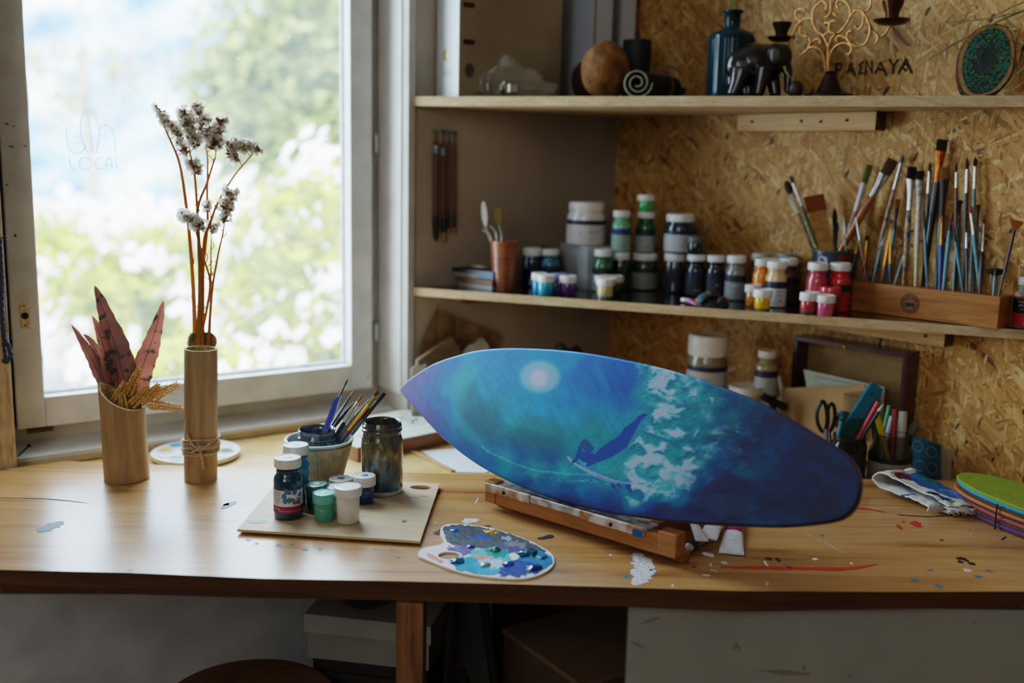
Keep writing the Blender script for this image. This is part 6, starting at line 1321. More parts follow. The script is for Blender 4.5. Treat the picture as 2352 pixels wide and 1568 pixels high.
# tubes lying at the edge
def shelf_tube(label, capq, endq, w, body, capm, lift=0, band=None, rad=None):
    A, B = onz(*capq, ZL), onz(*endq, ZL); k = dep(A)/F; r = w/2*k; o = thing('paint_tube', label, 'tube', Vector((B.x, B.y, ZL+.0004+lift)), 'paint tubes on the lower shelf'); D = Vector((A.x-B.x, A.y-B.y, 0)); L = D.length; o.rotation_euler = (0, 0, atan2(D.y, D.x))
    g = G(); vs = []; n = 16
    for i in range(9):
        t = i/8; hh_ = .0008+(r-.0008)*min(1, t*1.5)**.8; w_ = r*1.25-(r*.25)*t
        for q in range(n): vs.append(Vector((L*.72*t, w_*cos(2*pi*q/n), hh_+hh_*sin(2*pi*q/n)*.97)))
    g.add(vs, [(i*n+q, i*n+(q+1) % n, (i+1)*n+(q+1) % n, (i+1)*n+q) for i in range(8) for q in range(n)]+[tuple(range(n)), tuple(8*n+q for q in range(n))]); obj('tube_body', g.geo(), body, o, smooth=True, auto=60)
    obj('cap', L_([(r*.9, 0), (r*.65, .003), (r*.8, .004), (r*.75, L*.27)], 16, Matrix.Translation((L*.72, 0, r)) @ Matrix.Rotation(pi/2, 4, 'Y')), capm, o, smooth=True)
shelf_tube('tiny magenta and white paint tube lying at the edge of the lower shelf', (1566, 695), (1604, 702), 13, M('tube_mag', 'a04a86', .3, c2='d6d2d6', vs=20), m_plastic_w)
shelf_tube('crumpled paint tube with yellow and blue print and a white cap, behind the magenta one', (1628, 683), (1600, 697), 16, M('tube_mix', 'c99a3a', .35, c2='3f8fb4', vs=60, bump=.6, bs=90), m_plastic_w)
shelf_tube('dark paint tube with a yellow end, lying in front of the grey bottle', (1656, 712), (1662, 694), 24, M('tube_yel', 'c48f24', .35, c2='231f1c', vs=26), m_dark)
# warm group
vessel('bottle', 'grey-capped brown bottle at the back, behind the orange bottle', 'bottle', 1743, 688, 42, 104, ZL, '5a3a34', lidm=M('lid_greenish', 'a9aa9c', .4), lw=42, group=GJ)
vessel('bottle', 'dark red bottle with bluish lid, furthest back behind the beige bottle', 'bottle', 1797, 690, 46, 105, ZL, '4a1f1a', lidm=M('lid_bluish', '98a09e', .4), lw=42, group=GJ)
vessel('bottle', 'bottle with cream lid peeping out between the orange and the beige bottle', 'bottle', 1770, 694, 42, 98, ZL, '6b4a3a', lidm=m_lid2, lw=38, group=GJ)
vessel('bottle', 'orange bottle with white lid and pale blue band', 'bottle', 1746, 699, 40, 102, ZL, 'd97f1c', lw=34, lab='8f9bb0', group=GJ)
vessel('bottle', 'dull brown bottle right behind the beige bottle', 'bottle', 1807, 699, 45, 103, ZL, '6a3a2c', lw=42, band='221d2c', lab='4a2c24', group=GJ)
vessel('bottle', 'beige bottle with navy band and printed white label, front of the warm group', 'bottle', 1780, 707, 49, 104, ZL, 'cbb07c', lw=46, band='1d1a34', lab='c6c3bd', group=GJ, lines=[('ACRYL', .005, .82, AV+.2, '4a4a55'), ('ochre light', .003, .62, AV+.2, '6a6a70'), ('\u25cf', .006, .3, AV+.25, 'c05a3a'), ('fine artist colour', .0026, .2, AV-.5, '6a6a70')])
vessel('pot', 'peach orange pot with cream lid, left of the yellow pot', 'pot', 1729, 704, 35, 48, ZL, 'bd7434', lidm=m_lid2, lw=40, group=GS)
vessel('pot', 'bright yellow pot with white lid at the edge of the lower shelf', 'pot', 1750, 716, 37, 49, ZL, 'd9a911', lw=43, group=GS, clear='6b6a2c')
# red group
vessel('bottle', 'dusty pink bottle with white lid, left of the bright red bottle', 'bottle', 1873, 716, 48, 110, ZL, 'a8434b', lw=46, lab='9aa0a4', group=GJ, spot='b0454a')
vessel('bottle', 'bright red bottle with black band, left of the wooden brush block', 'bottle', 1924, 718, 50, 111, ZL, 'c01f22', lw=48, band='15141a', lab='b02024', group=GJ, lines=[('red', .006, .8, AV-.4, 'd8b0b0')])
vessel('pot', 'pot with translucent red lid in front of the bright red bottle', 'pot', 1904, 722, 44, 61, ZL, '8f1f28', M('lid_red', 'b53a3e', .15, coat=.6), lw=50, group=GS)
vessel('pot', 'pot with white lid squeezed behind the two pink pots', 'pot', 1866, 720, 34, 46, ZL, '7a2a2c', lw=40, group=GS)
vessel('pot', 'brick red pot with white lid and clear foot, left of the rosy pink pot', 'pot', 1855, 724, 36, 50, ZL, 'a83c3c', lw=40, group=GS, clear='4a4442')
vessel('pot', 'rosy pink pot with white lid, rightmost pot at the shelf edge', 'pot', 1894, 727, 40, 47, ZL, 'c4587a', lw=46, group=GS)
# ---- decorated tin with brushes
ctn = atdz(1902, 1.866, ZL); kt_ = 1.866/F; rt2 = 43*kt_; Ht = .105
o = thing('decorated_tin', 'round tin with a green rim and colourful printed panels, full of brushes', 'tin', ctn)
obj('tin_wall', L_([(rt2*.98, 0), (rt2, .002), (rt2, Ht-.004), (rt2*.97, Ht-.004), (rt2*.95, .01), (.0001, .01)], 40), M('tin_print', '1f2740', .35, c2='2c3a4c', vs=60, coat=.3), o, smooth=True)
g = G(); tube(g, [(rt2*cos(2*pi*i/48), rt2*sin(2*pi*i/48), Ht-.003) for i in range(49)], .0022, 6); obj('tin_rim', g.geo(), M('rim_green', '3f5a34', .4), o, smooth=True)
pz = label_part(o, rt2+.0005, Ht*.45, Ht*.93, '7a2a14', 'print_panel', a0=AV+.05, a1=AV+1.3, lines=[('ART', .014, .7, AV+.55, '2a2412'), ('COLOURS', .009, .25, AV+.62, '2a2412')]); 
pn_ = label_part(o, rt2+.0005, Ht*.45, Ht*.93, '26304a', 'print_panel', a0=AV-1.0, a1=AV-.0)
g = G(); 
for (a, z, s) in ((AV-.75, .82, .009), (AV-.62, .62, .007), (AV-.8, .55, .006)):
    n = 9; g.add([Vector(((rt2+.0009)*cos(a+s*cos(2*pi*q/n)/rt2), (rt2+.0009)*sin(a+s*cos(2*pi*q/n)/rt2), Ht*z+s*.8*sin(2*pi*q/n)*(1+.3*(q % 2)))) for q in range(n)], [tuple(range(n))])
obj('print_motif', g.geo(), M('motif_pale', '9aa0b0', .4), pn_)
g = G(); n = 14; g.add([Vector(((rt2+.0010)*cos(AV-.30+.006*cos(2*pi*q/n)/rt2), (rt2+.0010)*sin(AV-.30+.006*cos(2*pi*q/n)/rt2), Ht*.72+.006*sin(2*pi*q/n))) for q in range(n)], [tuple(range(n))]); obj('print_motif', g.geo(), M('motif_orange', 'c0622c', .4), pn_)
BX = lambda x, y: (1780+x/4.112, 300+y/4.112)
def tinbrush(label, tip, low, dt, *a, **k):
    t = atd(*BX(*tip), 1.86+dt); l = atd(*BX(*low), 1.86+min(.012, dt)); dz = ZL+.014-l.z; D = (l-t); D2 = D*(dz/D.z); b = l+Vector((D2.x*.15, D2.y*.15, dz)) if D.z < -.001 else l
    b.x = max(ctn.x-rt2*.7, min(ctn.x+rt2*.7, b.x)); b.y = max(ctn.y-rt2*.7, min(ctn.y+rt2*.7, b.y))
    # straight brush through the rim point
    b = t+(l-t)*(1+.055/(l-t).length)
    return brush(label, t, b, *a, group='brushes in the decorated tin', **k)
tinbrush('dark-haired mop brush leaning furthest left out of the decorated tin', (105, 478), (345, 1095), .0, .13, .20, 18, 9, '2a1a12', 's', '8f6a4a', 'mop', ch2='3a4a3c')
tinbrush('slim brush with grey-green flat tip, leaning left beside the dark mop brush', (148, 428), (400, 1100), .012, .07, .22, 9, 9, '3f5450', 's', '3c4a34', 'flat')
tinbrush('wide hake brush with rusty bristles and tan handle standing in the decorated tin', (362, 612), (470, 1110), .02, .17, .02, 47, 42, '8a4a1c', 'd', 'b48a44', 'hake', wt=30)
tinbrush('small dark round brush at the right of the wide hake brush', (566, 728), (560, 1110), .02, .24, .40, 12, 9, '20160f', 'd', '3a2218')
tinbrush('short black stick brush hidden between the hake brush and the tin rim', (595, 850), (575, 1110), .03, .2, .3, 6, 6, '14110e', 'd', '1d1a16')
tinbrush('white-ferruled brush with moss green bristles, leaning right out of the tin', (895, 322), (655, 1110), .03, .16, .24, 16, 14, '5f6f34', 'w', '9a7a4e', 'flat', ch2='5a4a30')
tinbrush('big orange-handled brush with brown bristles and a shiny ferrule, leaning far right', (1118, 272), (650, 1080), .04, .13, .19, 28, 20, '5a4228', 's', '96561e', 'flat')
tinbrush('thin mint green stick brush at the right rim of the tin', (650, 812), (678, 1250), -.02, .08, .14, 5, 6, '6fb08a', 'w', '5f6a34')
tinbrush('gold-ferruled dark brush close behind the mint green stick', (690, 985), (700, 1180), .0, .10, .60, 8, 8, '1f2a16', 'g', '3a3a20')
# ---- wooden brush block
f0, f1 = onz(1945, 712, ZL), onz(2290, 757, ZL); x = f1-f0; Lb = x.length; rz = atan2(x.y, x.x); Hk = .052; Dk = .046
nb_ = Vector((-x.y, x.x, 0)).normalized()
if nb_.dot(VH) < 0: nb_ = -nb_
blk = thing('brush_block', 'long wooden block with drilled holes full of brushes and a round burnt stamp', 'brush holder', Vector((f0.x, f0.y, ZL+.0004)), rz=rz)
obj('block', bbox((0, 0, 0), (Lb, Dk, Hk), .0015), wood('block_oak', ['7d4c1c', '9c642a', 'b4793a'], sc=(3.2, 20, 26), ns=1.7, rough=.4, fine=.2, dist=1.8, coat=.15), blk)
# burnt round stamp
Bi = Matrix.LocRotScale(blk.location, blk.rotation_euler, None).inverted(); sc0 = Bi @ onpl(2090, 697, f0, -nb_); sx, sz = sc0.x, sc0.z; sr = .0165
g = G(); Y_ = -.0004
def ringz(r0, r1, n=48, a0=0, a1=2*pi):
    vs = [];
    for i in range(n+1):
        a = a0+(a1-a0)*i/n; vs += [Vector((sx+r0*cos(a), Y_, sz+r0*sin(a))), Vector((sx+r1*cos(a), Y_, sz+r1*sin(a)))]
    g.add(vs, [(2*i, 2*i+1, 2*i+3, 2*i+2) for i in range(n)])
ringz(sr*.93, sr); ringz(sr*.60, sr*.66)
for i in range(26):
    a = 2*pi*i/26; ringz(sr*.70, sr*.88, 2, a, a+(.13 if i % 3 else .07))
for pts in ([(-.55, -.05), (-.25, .15), (-.1, .05), (0, .2), (.15, .02), (.3, .16), (.55, -.05), (.4, -.35), (.1, -.25), (-.1, -.4), (-.4, -.3)],):
    g.add([Vector((sx+a*sr, Y_, sz+b*sr)) for a, b in pts], [tuple(range(len(pts)))])
g.add([Vector((sx+a*sr, Y_, sz+b*sr)) for a, b in ((-.5, .25), (-.25, .45), (0, .38), (.25, .46), (.5, .25), (.46, .3), (.25, .52), (0, .44), (-.25, .51), (-.46, .32))], [tuple(range(10))])
obj('burnt_stamp', g.geo(), M('burnt', '2a1709', .7), blk, label='round burnt-in stamp with a ring of letters')
zt2 = ZL+Hk+.0005
def blkbrush(label, tip, base, dep_in, *a, lean=.0, **k):
    """base is where the brush enters the block, dep_in how far behind the front face (m)"""
    # on the top plane, shifted back
    q = onz(*BX(*base), zt2); s = (q-f0).dot(nb_)
    q = atdz(BX(*base)[0], dep(q)+(max(.008, min(Dk-.008, dep_in))-s)*1.0, zt2)
    s = (q-f0).dot(nb_); s2 = max(.006, min(Dk-.006, s)); q = q+nb_*(s2-s)
    t = atd(*BX(*tip), dep(q)+lean); b = q+(q-t).normalized()*.012
    return brush(label, t, b, *a, group='brushes standing in the wooden block', **k)
for a in (
    ('thin pinkish brush with pale metal tip, leftmost in the wooden block', (757, 790), (868, 1425), .012, .04, .30, 4, 6, '6a4a30', 's', '8a5a52'),
    ('short gold-ferruled brush with dark teal handle at the left of the wooden block', (790, 1000), (712, 1400), .030, .05, .30, 7, 9, '2a3020', 'g', '1f3f44'),
    ('short brush with dark green tip, gold ferrule and red handle', (872, 985), (835, 1420), .034, .10, .45, 9, 8, '1f2a16', 'g', '7a2a1c'),
    ('long slanted brush with slate blue tip and chipped black handle', (1208, 232), (900, 1425), .034, .055, .19, 10, 10, '4f6470', 's', '243244', 'round'),
    ('brush with pale blue-grey handle low among the gold ferrules', (1058, 880), (920, 1428), .016, .06, .26, 6, 8, '4a2c1c', 'w', '51717a'),
    ('gold-ferruled brush with reddish painted handle', (1110, 838), (1005, 1432), .028, .04, .62, 5, 9, '3a2a16', 'g', '8a5a44'),
    ('gold-ferruled brush with slim dark blue handle', (1098, 852), (1085, 1440), .022, .03, .58, 5, 8, '8a5a24', 'g', '2c4258'),
    ('brush with flat orange-brown tip and teal handle', (1160, 645), (1065, 1438), .036, .10, .22, 13, 9, '8f531c', 'd', '3f6470'),
    ('slim light teal brush slanting behind the chipped white-handled brush', (1300, 930), (1128, 1450), .016, .05, .15, 5, 7, '3a4a44', 's', '4e7a88'),
    ('wide flat brush with black bristles and chipped tan handle', (1296, 340), (1212, 1462), .026, .10, .24, 22, 13, '1a0f0c', 's', 'b08a54'),
    ('wide flat brush with dark red bristles and white-spattered handle', (1372, 378), (1326, 1476), .020, .075, .24, 18, 13, '3a1712', 'p', 'bd9c62'),
    ('slim olive green brush behind the two wide flat brushes', (1463, 310), (1395, 1440), .038, .06, .16, 6, 9, '2e2416', 's', '3c4420'),
    ('largest brush of all, with copper ferrule, black handle and greenish black bristles', (1582, 82), (1395, 1465), .034, .075, .19, 26, 17, '2a2a16', 'c', '16181a'),
    ('spread tan brush with dark grey and teal handle, right of the largest brush', (1608, 350), (1520, 1482), .030, .09, .30, 22, 13, '8f6426', 'd', '3f5f66'),
    ('very thin teal brush crossing in front of the largest brush', (1405, 760), (1436, 1480), .012, .05, .15, 4, 7, '2a2a20', 'd', '46727c'),
    ('cobalt blue brush with gold ferrule and orange tip', (1580, 795), (1552, 1500), .014, .10, .26, 6, 9, 'b5621c', 'g', '16418c'),
    ('thick teal brush slanting right with a rusty tip', (1672, 765), (1588, 1500), .012, .08, .14, 6, 11, '8a4a20', 'd', '3a7c92'),
    ('teal brush slanting left with a pointed red tip', (1676, 850), (1775, 1518), .012, .06, .20, 6, 8, '8a3a1c', 'd', '4a7a88'),
    ('teal brush with a thin metal neck and orange tip, upright in the middle right', (1736, 775), (1682, 1510), .018, .08, .20, 5, 8, 'a8541c', 'd', '477480'),
    ('maroon brush with silver ferrule and pointed black tip', (1713, 300), (1702, 1495), .034, .07, .11, 6, 8, '1f140e', 's', '4a2420'),
    ('short fan-tipped dark brush behind the maroon brush', (1746, 655), (1722, 1500), .038, .12, .10, 14, 8, '2c2214', 'd', '33505c'),
    ('tall black brush with brown pointed tip and long silver ferrule', (1816, 250), (1780, 1512), .030, .085, .16, 9, 9, '43301a', 's', '171b18'),
    ('tall teal brush with black tip, rightmost of the tall ones', (1893, 248), (1848, 1510), .034, .065, .15, 9, 9, '19140f', 's', '3d6772'),
    ('bent-necked brush with flat orange tip and light teal handle', (1846, 712), (1935, 1528), .018, .075, .22, 9, 9, 'a8561c', 's', '54828e'),
    ('dark fan brush behind the tall teal brush', (1920, 698), (1880, 1515), .038, .12, .10, 12, 7, '4a3c1c', 'd', '2c4650'),
    ('black brush with a narrow black ferrule, short, between teal handles', (1808, 930), (1812, 1520), .010, .04, .22, 5, 8, '2a2a28', 's', '1b1c1e'),
    ('glossy black brush with bright silver ferrule, second from the right group', (1977, 795), (1932, 1530), .016, .10, .32, 7, 12, '5a4636', 's', '14161a'),
    ('hair-thin teal detail brush near the right end of the block', (2096, 1180), (2062, 1548), .010, .18, .25, 2, 8, '2a2418', 'd', '4f7f88')):
    lab_, tip_, base_, din, br_, fe_, wb_, wh_, cb_, cf_, ch_ = a[:11]; typ = 'flat' if ('flat' in lab_ and 'wide' in lab_) or 'flat orange' in lab_ or 'largest' in lab_ else ('fan' if 'fan' in lab_ or 'spread' in lab_ else 'round')
    blkbrush(lab_, tip_, base_, din, br_, fe_, wb_, wh_, cb_, cf_, ch_, typ, lean=.012 if din > .02 else .004, ch2={'long slanted brush with slate blue tip and chipped black handle': 'a8895a', 'wide flat brush with black bristles and chipped tan handle': '211c18', 'wide flat brush with dark red bristles and white-spattered handle': 'b9b6ae'}.get(lab_))
blkbrush('fan brush with spread orange bristles and dark maroon handle, rightmost in the block', (2285, 845), (2112, 1556), .010, .13, .03, 35, 8, 'a8642a', 'd', '3a1f24', 'fan', lean=.006)
# flat black sponge brush
qb = atdz(BX(2060, 1540)[0], dep(onz(*BX(2060, 1548), zt2))+.012, zt2); k_ = dep(qb)/F
o = thing('sponge_brush', 'black round sponge brush on two pale sticks at the right end of the block', 'brush', qb, 'brushes standing in the wooden block')
obj('sponge', blob(G(), (0, 0, .036), 19*k_, 3, (1, 1, .42), .15).geo(), M('sponge_black', '15120f', .9, bump=.5, bs=400), o, smooth=True, auto=80)
for s in (-1, 1): obj('stick', T_([RH*(s*4*k_), RH*(s*9*k_)+Vector((0, 0, .033))], .0022, 8), M('stick_pale', 'a8865a', .5), o, smooth=True)
# clear bottle with red label at the right end
vb = vessel('bottle', 'clear medium bottle with black and red label at the right end of the lower shelf', 'bottle', 2352, 757, 54, 117, ZL, lw=42, glassm=glassy('clear_medium', 'd9d6cc', .06, .5, 'a9a596'), lidm=M('lid_white2', 'c6c6c4', .35), group=None, ribs=True)
r = vb[2]; H = vb[1]-vb[0].z
label_part(vb[3], r+.0003, H*.06, H*.30, 'b01f26', lines=[('100 ml', .005, .22, AV-.2, 'e0c0c0'), ('\u25c9', .013, .62, AV+.05, '3a1012')]); label_part(vb[3], r+.0003, H*.30, H*.60, '1c1a18', 'label_upper', lines=[('acrylic medium', .0048, .78, AV-.3, 'c9c6c0'), ('gloss retarder', .0048, .55, AV-.3, 'c9c6c0'), ('mix with paint', .004, .3, AV-.3, '9a9894')]); label_part(vb[3], r+.0004, H*.60, H*.635, 'b01f26', 'label_stripe')
# ---- brushes hanging on the grey wall
HB = lambda a, b: (920+a/3.92, 280+b/3.92)
def hang(label, x0, y0, x1, y1, ybr, w, ctie, band, grp='bamboo brushes hanging on the grey wall'):
    Yw = YG-.006; A, B = ony(*HB(x0, y0), Yw), ony(*HB(x1, y1), Yw); C = A+(B-A)*((ybr-y0)/(y1-y0)); k = dep(A)/F; r = w/2*k
    o = thing('hanging_brush', label, 'brush', A, grp); D = B-A
    obj('loop', T_([Vector((0, 0, 0)), D*.10], .0011, 6), M('loop_dark', '1c2620', .6), o); obj('tie', blob(G(), Vector((0, 0, 0)), .0042, 1, (1.2, 1., .8), .3).geo(), M('tie_'+ctie, ctie, .5), o, smooth=True)
    c1 = C-A; T = axis_m(Vector((0, 0, 0)), D); L = D.length; zb_ = c1.length
    obj('handle', L_([(r*.55, L*.09), (r, L*.13), (r, zb_*.93)], 14, T), wood('cane_dark', ['3a1f12', '5a3420', '6b4630'], sc=(30, 30, 3), rough=.45), o, smooth=True)
    obj('collar', L_([(r*1.12, zb_*.86), (r*1.15, zb_)], 14, T), M('collar_black', '1a1512', .4), o, smooth=True)
    obj('bristles', L_([(r*.9, zb_-.001), (r*1.15, zb_+(L-zb_)*.3), (r*.75, zb_+(L-zb_)*.7), (r*.1, L)], 12, T), M('hair_'+('dark' if w > 12.5 else 'tan'), '33211a' if w > 12.5 else '8a6a48', .8, var=.2, vs=500), o, smooth=True)
    if band: obj('paper_band', L_([(r*1.06, L*band[0]), (r*1.06, L*band[1])], 16, T, cap=False), M('band_paper', 'a9a8b4', .6, c2='5a5a78', vs=160), o, smooth=True)
hang('first hanging brush from the window, thickest, tied with green', 316, 78, 318, 1080, 960, 14, '1f9a4e', (.13, .20))
hang('second hanging brush from the window, pale tip hanging lowest', 384, 85, 390, 1095, 990, 10.5, '1f4f7a', (.15, .215))
hang('third hanging brush from the window, slim with a short tan tip', 436, 90, 432, 1010, 960, 7, '2a5a86', None)
hang('fourth hanging brush from the window, nearest the beaker side', 488, 98, 484, 1015, 950, 7, '27507c', None)
# ============================================================ UPPER SHELF
A0 = Vector((SHU[1].x, SHU[1].y, 0))
# binder against the grey wall
yb0, yb1 = YG-.003, YG-.003
q0 = ony(1003, 150, YG-.0035); q0.z = ZU+.0004
# thickness so that the near corner falls at pixel x 1052
def find_y(x, X):  # y on vertical plane x=X seen at photo column x
    p = EYE+ray(x, 220)*(X/ray(x, 220).x); return p.y
yn = find_y(1052, q0.x); Lx = 0
pe = EYE+ray(1290, 100)*(yn/ray(1290, 100).y); Lx = pe.x-q0.x; Tb = (YG-.0035)-yn
o = thing('ring_binder', 'white-spined ring binder standing at the left end of the upper shelf', 'binder', Vector((q0.x, yn, ZU+.0004)))
obj('spine', bbox((0, 0, 0), (.0025, Tb, .318), .0008), M('binder_white', 'd2d6d4', .45, var=.02, vs=30), o)
m_bind = M('binder_beige', '9a8a70', .6, c2='84765e', vs=7)
cv = obj('cover', bbox((.0026, 0, 0), (Lx, .0025, .318), .0006), m_bind, o); obj('cover', bbox((.0026, Tb-.0025, 0), (Lx, Tb, .318), .0006), m_bind, o); obj('paper_block', bbox((.0032, .0032, .004), (Lx-.012, Tb-.0032, .305), .0006), M('paper', 'b3ab98', .8), o)
pf = EYE+ray(1024, 127)*(q0.x/ray(1024, 127).x); yl, zl_ = pf.y-yn, pf.z-ZU
hl_ = obj('finger_hole', L_([(.0085, -.0004), (.0105, .0006), (.0105, .0014), (.0085, .0016)], 26, Matrix.Translation((-.0010, yl, zl_)) @ Matrix.Rotation(pi/2, 4, 'Y')), M('hole_brass', 'b5a878', .35, .5), o, smooth=True)
obj('hole_dark', L_([(.0086, 0), (.0086, .0004)], 24, Matrix.Translation((-.0011, yl, zl_)) @ Matrix.Rotation(pi/2, 4, 'Y')), m_dark, hl_)
for zz in (97, 12): 
    pz_ = EYE+ray(1077, zz)*(yn/ray(1077, zz).y); obj('slot', bbox((pz_.x-q0.x-.012, -.0009, pz_.z-ZU-.0045), (pz_.x-q0.x+.012, .0003, pz_.z-ZU+.0045), .0003), M('slot_dark', '2a2018', .5), o)
pz_ = EYE+ray(1078, 162)*(yn/ray(1078, 162).y); g = G(); n = 16; g.add([Vector((pz_.x-q0.x+.010*cos(2*pi*q/n), -.0006, pz_.z-ZU+.013*sin(2*pi*q/n))) for q in range(n)], [tuple(range(n))]); obj('sticker', g.geo(), M('sticker_grey', '3c3730', .6, c2='55504a', vs=90), o)
v_, f_ = text_geo('paper', .014); g = G(); g.add([Vector((-.0002, Tb*.5-p.x, .045+p.y)) for p in v_], f_); obj('lettering', g.geo(), M('ink_8a94a8', '8a94a8', .5), o)
# two pale folders at the corner
for lb_, xa, xb, gold in (('wide pale folder standing in the corner of the upper shelf, right of the binder', 1291, 1361, True), ('narrow pale folder in the corner of the upper shelf, beside the gold-edged one', 1368, 1404, False)):
    pa = ony(xa, 120, YG-.004); yq = find_y(xb, pa.x) if xa < 1300 else YG-.075; yq = max(yq, YG-.16)
    if not gold: pa.x = 1.452
    o = thing('folder', lb_, 'folder', Vector((pa.x, yq, ZU+.0004)))
    obj('board', bbox((0, 0, 0), (.045 if gold else .040, (YG-.004)-yq, .31 if gold else .33), .001), M('folder_'+('a' if gold else 'b'), 'b9bec4' if gold else 'bfc2ca', .5, var=.02, vs=20), o)
    if gold: obj('gold_edge', bbox((-.0006, -.0006, 0), (.002, .0016, .31), .0003), M('gold_edge', '9a7a34', .4, .4), o)
# crumpled clear plastic bag
pb_ = atdz(1178, 1.952, ZU); o = thing('plastic_bag', 'crumpled clear plastic bag lying in front of the binder on the upper shelf', 'bag', pb_)
bm = bmesh.new(); bmesh.ops.create_icosphere(bm, subdivisions=4, radius=1)
from mathutils import noise
for v in bm.verts:
    d = v.co.normalized(); k = 1+.35*noise.noise(d*2.2)+.22*abs(noise.noise(d*5.))+.10*abs(noise.noise(d*11.)); lx = d.x*.070*k; prof_ = .022+.016*max(0, 1-abs(d.x+.15)*1.2)
    q = RH*lx+VH*(d.y*.008*k)+Vector((0, 0, max(.0008, prof_*.9+d.z*prof_*k))); v.co = q
m_bag = glassy('bag_film', 'eeeae0', .10, .62, 'bdb8a6')
obj('film', bm, m_bag, o)
g = G(); rr = random.Random(5)
for i in range(7): 
    c = RH*rr.uniform(-.05, .0)+VH*rr.uniform(-.012, .012)+Vector((0, 0, .012+rr.uniform(0, .012))); box(g, (-.012, -.002, -.007), (.012, .002, .007), Matrix.Translation(c) @ Matrix.Rotation(rr.uniform(0, 3), 4, 'Z') @ Matrix.Rotation(rr.uniform(-.5, .5), 4, 'Y'))
obj('contents', g.geo(), M('foil', 'c6c3b4', .25, .6), o)
# coconuts
def coco(label, cx, d, w, h, m):
    p = atdz(cx, d, ZU); k = d/F; o = thing('coconut', label, 'coconut', p, 'coconuts on the upper shelf'); r = w/2*k; hh_ = h/2*k
    obj('shell', blob(G(), (0, 0, hh_), r, 4, (1, .95, hh_/r), .05, 1.6).geo(), m, o, smooth=True, auto=180)
m_coco = M('coconut_shell', '94642f', .8, c2='5f3c1a', vs=34, bump=.6, bs=160)
coco('round brown coconut next to the rolled cloth on the upper shelf', 1388, 1.93, 114, 131, m_coco)
coco('darker coconut mostly hidden behind the larger one, at its left', 1350, 2.05, 80, 100, M('coconut_dark', '4a2c18', .85, c2='2c1a0e', vs=40, bump=.5, bs=160))
p = atdz(1458, 2.02, ZU); o = thing('black_mug', 'matt black mug behind the coconut and the rolled cloth', 'mug', p); k = 2.02/F
obj('mug_wall', L_([(27*k, 0), (30*k, .004), (33*k, 118*k), (32*k, 140*k), (29*k, 140*k), (26*k, .01), (.0001, .01)], 32), M('mug_black', '15130f', .6), o, smooth=True, auto=50)
# rolled cloth
p = atdz(1462, 1.875, ZU); k = 1.875/F; R_ = 36*k; ax_ = (VH*.80+RH*.60).normalized(); sd = Vector((0, 0, 1)); rt_ = ax_.cross(sd)*-1
o = thing('rolled_cloth', 'rolled dark cloth with a white fringe spiral at its end, tied with string', 'cloth', p); nsp = 120; g = G(); sp_ = []
for i in range(nsp):
    t = i/(nsp-1); a = -2.2+t*2*pi*2.35; r = R_*(.20+.76*t); sp_.append(RH*(r*cos(a))+Vector((0, 0, R_+r*sin(a))))
vs = [q+ax_*(s*.13) for s in (0, .33, .66, 1) for q in sp_]; g.add(vs, [(s*nsp+i, s*nsp+i+1, (s+1)*nsp+i+1, (s+1)*nsp+i) for s in range(3) for i in range(nsp-1)])
cl_ = obj('cloth_roll', g.geo(), M('cloth_dark', '1d1814', .95, c2='2c2a26', vs=120), o, smooth=True, auto=180)
g = G(); tube(g, sp_, .0019, 5); obj('fringe_edge', g.geo(), M('fringe_cream', 'bfb49a', .9, c2='8f9a8a', vs=260), o, smooth=True)
g = G(); ctr = ax_*.075+Vector((0, 0, R_)); tube(g, [ctr+RH*(R_*1.03*cos(2*pi*i/24))+Vector((0, 0, R_*1.03*sin(2*pi*i/24))) for i in range(25)], .0013, 5)
tube(g, smoothline([ctr+Vector((0, 0, R_)), ctr+RH*.018+Vector((0, 0, R_+.008)), ctr+RH*.034+Vector((0, 0, R_+.002)), ctr+RH*.045+Vector((0, 0, R_-.006))], 5), [.002]*14+[.003, .0035], 5); obj('string', g.geo(), M('string', '6f5f42', .9), o, smooth=True)
p = atdz(1528, 1.875, ZU); o = thing('wood_sliver', 'thin orange sliver of wood lying at the edge of the upper shelf', 'offcut', p+Vector((0, 0, .0004)), rz=-.55); obj('sliver', bbox((-.028, -.006, 0), (.028, .006, .0022), .0006), M('sliver_orange', 'b5752a', .6, var=.15, vs=90), o)
# ribbed blue bottle with dry grass
db = 1.885; p = atdz(1673, db, ZU); k = db/F
o = thing('ribbed_bottle', 'ribbed blue glass bottle with narrow neck behind the elephant, holding dry grass', 'bottle', p+Vector((0, 0, .0003))); r = 52*k; H = 195*k+.006
m_blue = glassy('blue_glass', '6fa0a6', .06, .40, '1c3f48')
obj('bottle_glass', L_([(r*.9, 0), (r*.98, .003), (r, .008), (r, H*.66), (r*.98, H*.71), (r*.86, H*.745), (r*.5, H*.78), (r*.36, H*.80), (r*.34, H*.83), (r*.34, H*.95), (r*.44, H*.965), (r*.44, H*.985), (r*.36, H*.99), (r*.30, H*.985), (r*.30, H*.8), (r*.92, H*.70), (r*.94, .01), (.0001, .008)], 120, rfun=lambda a, z: 1+(.022*cos(a*30) if .01 < z < H*.70 else 0)), m_blue, o, smooth=True, auto=70)
dg = thing('dry_grass', 'pale yellow-green dry grass tuft standing in the ribbed blue bottle', 'grass', p+Vector((0, 0, H*.75)), kind='stuff'); g = G(); rr = random.Random(2)
for i in range(34):
    a = rr.uniform(-1, 1); b = rr.uniform(-1, 1); tube(g, smoothline([Vector((a*.002, b*.002, -H*.2)), RH*(a*.004)+Vector((0, 0, H*.24)), RH*(a*.022)+VH*(b*.02)+Vector((0, 0, H*.55+rr.uniform(0, .03)))], 4), [.0011]*5+[.0008]*3+[.0003], 4)
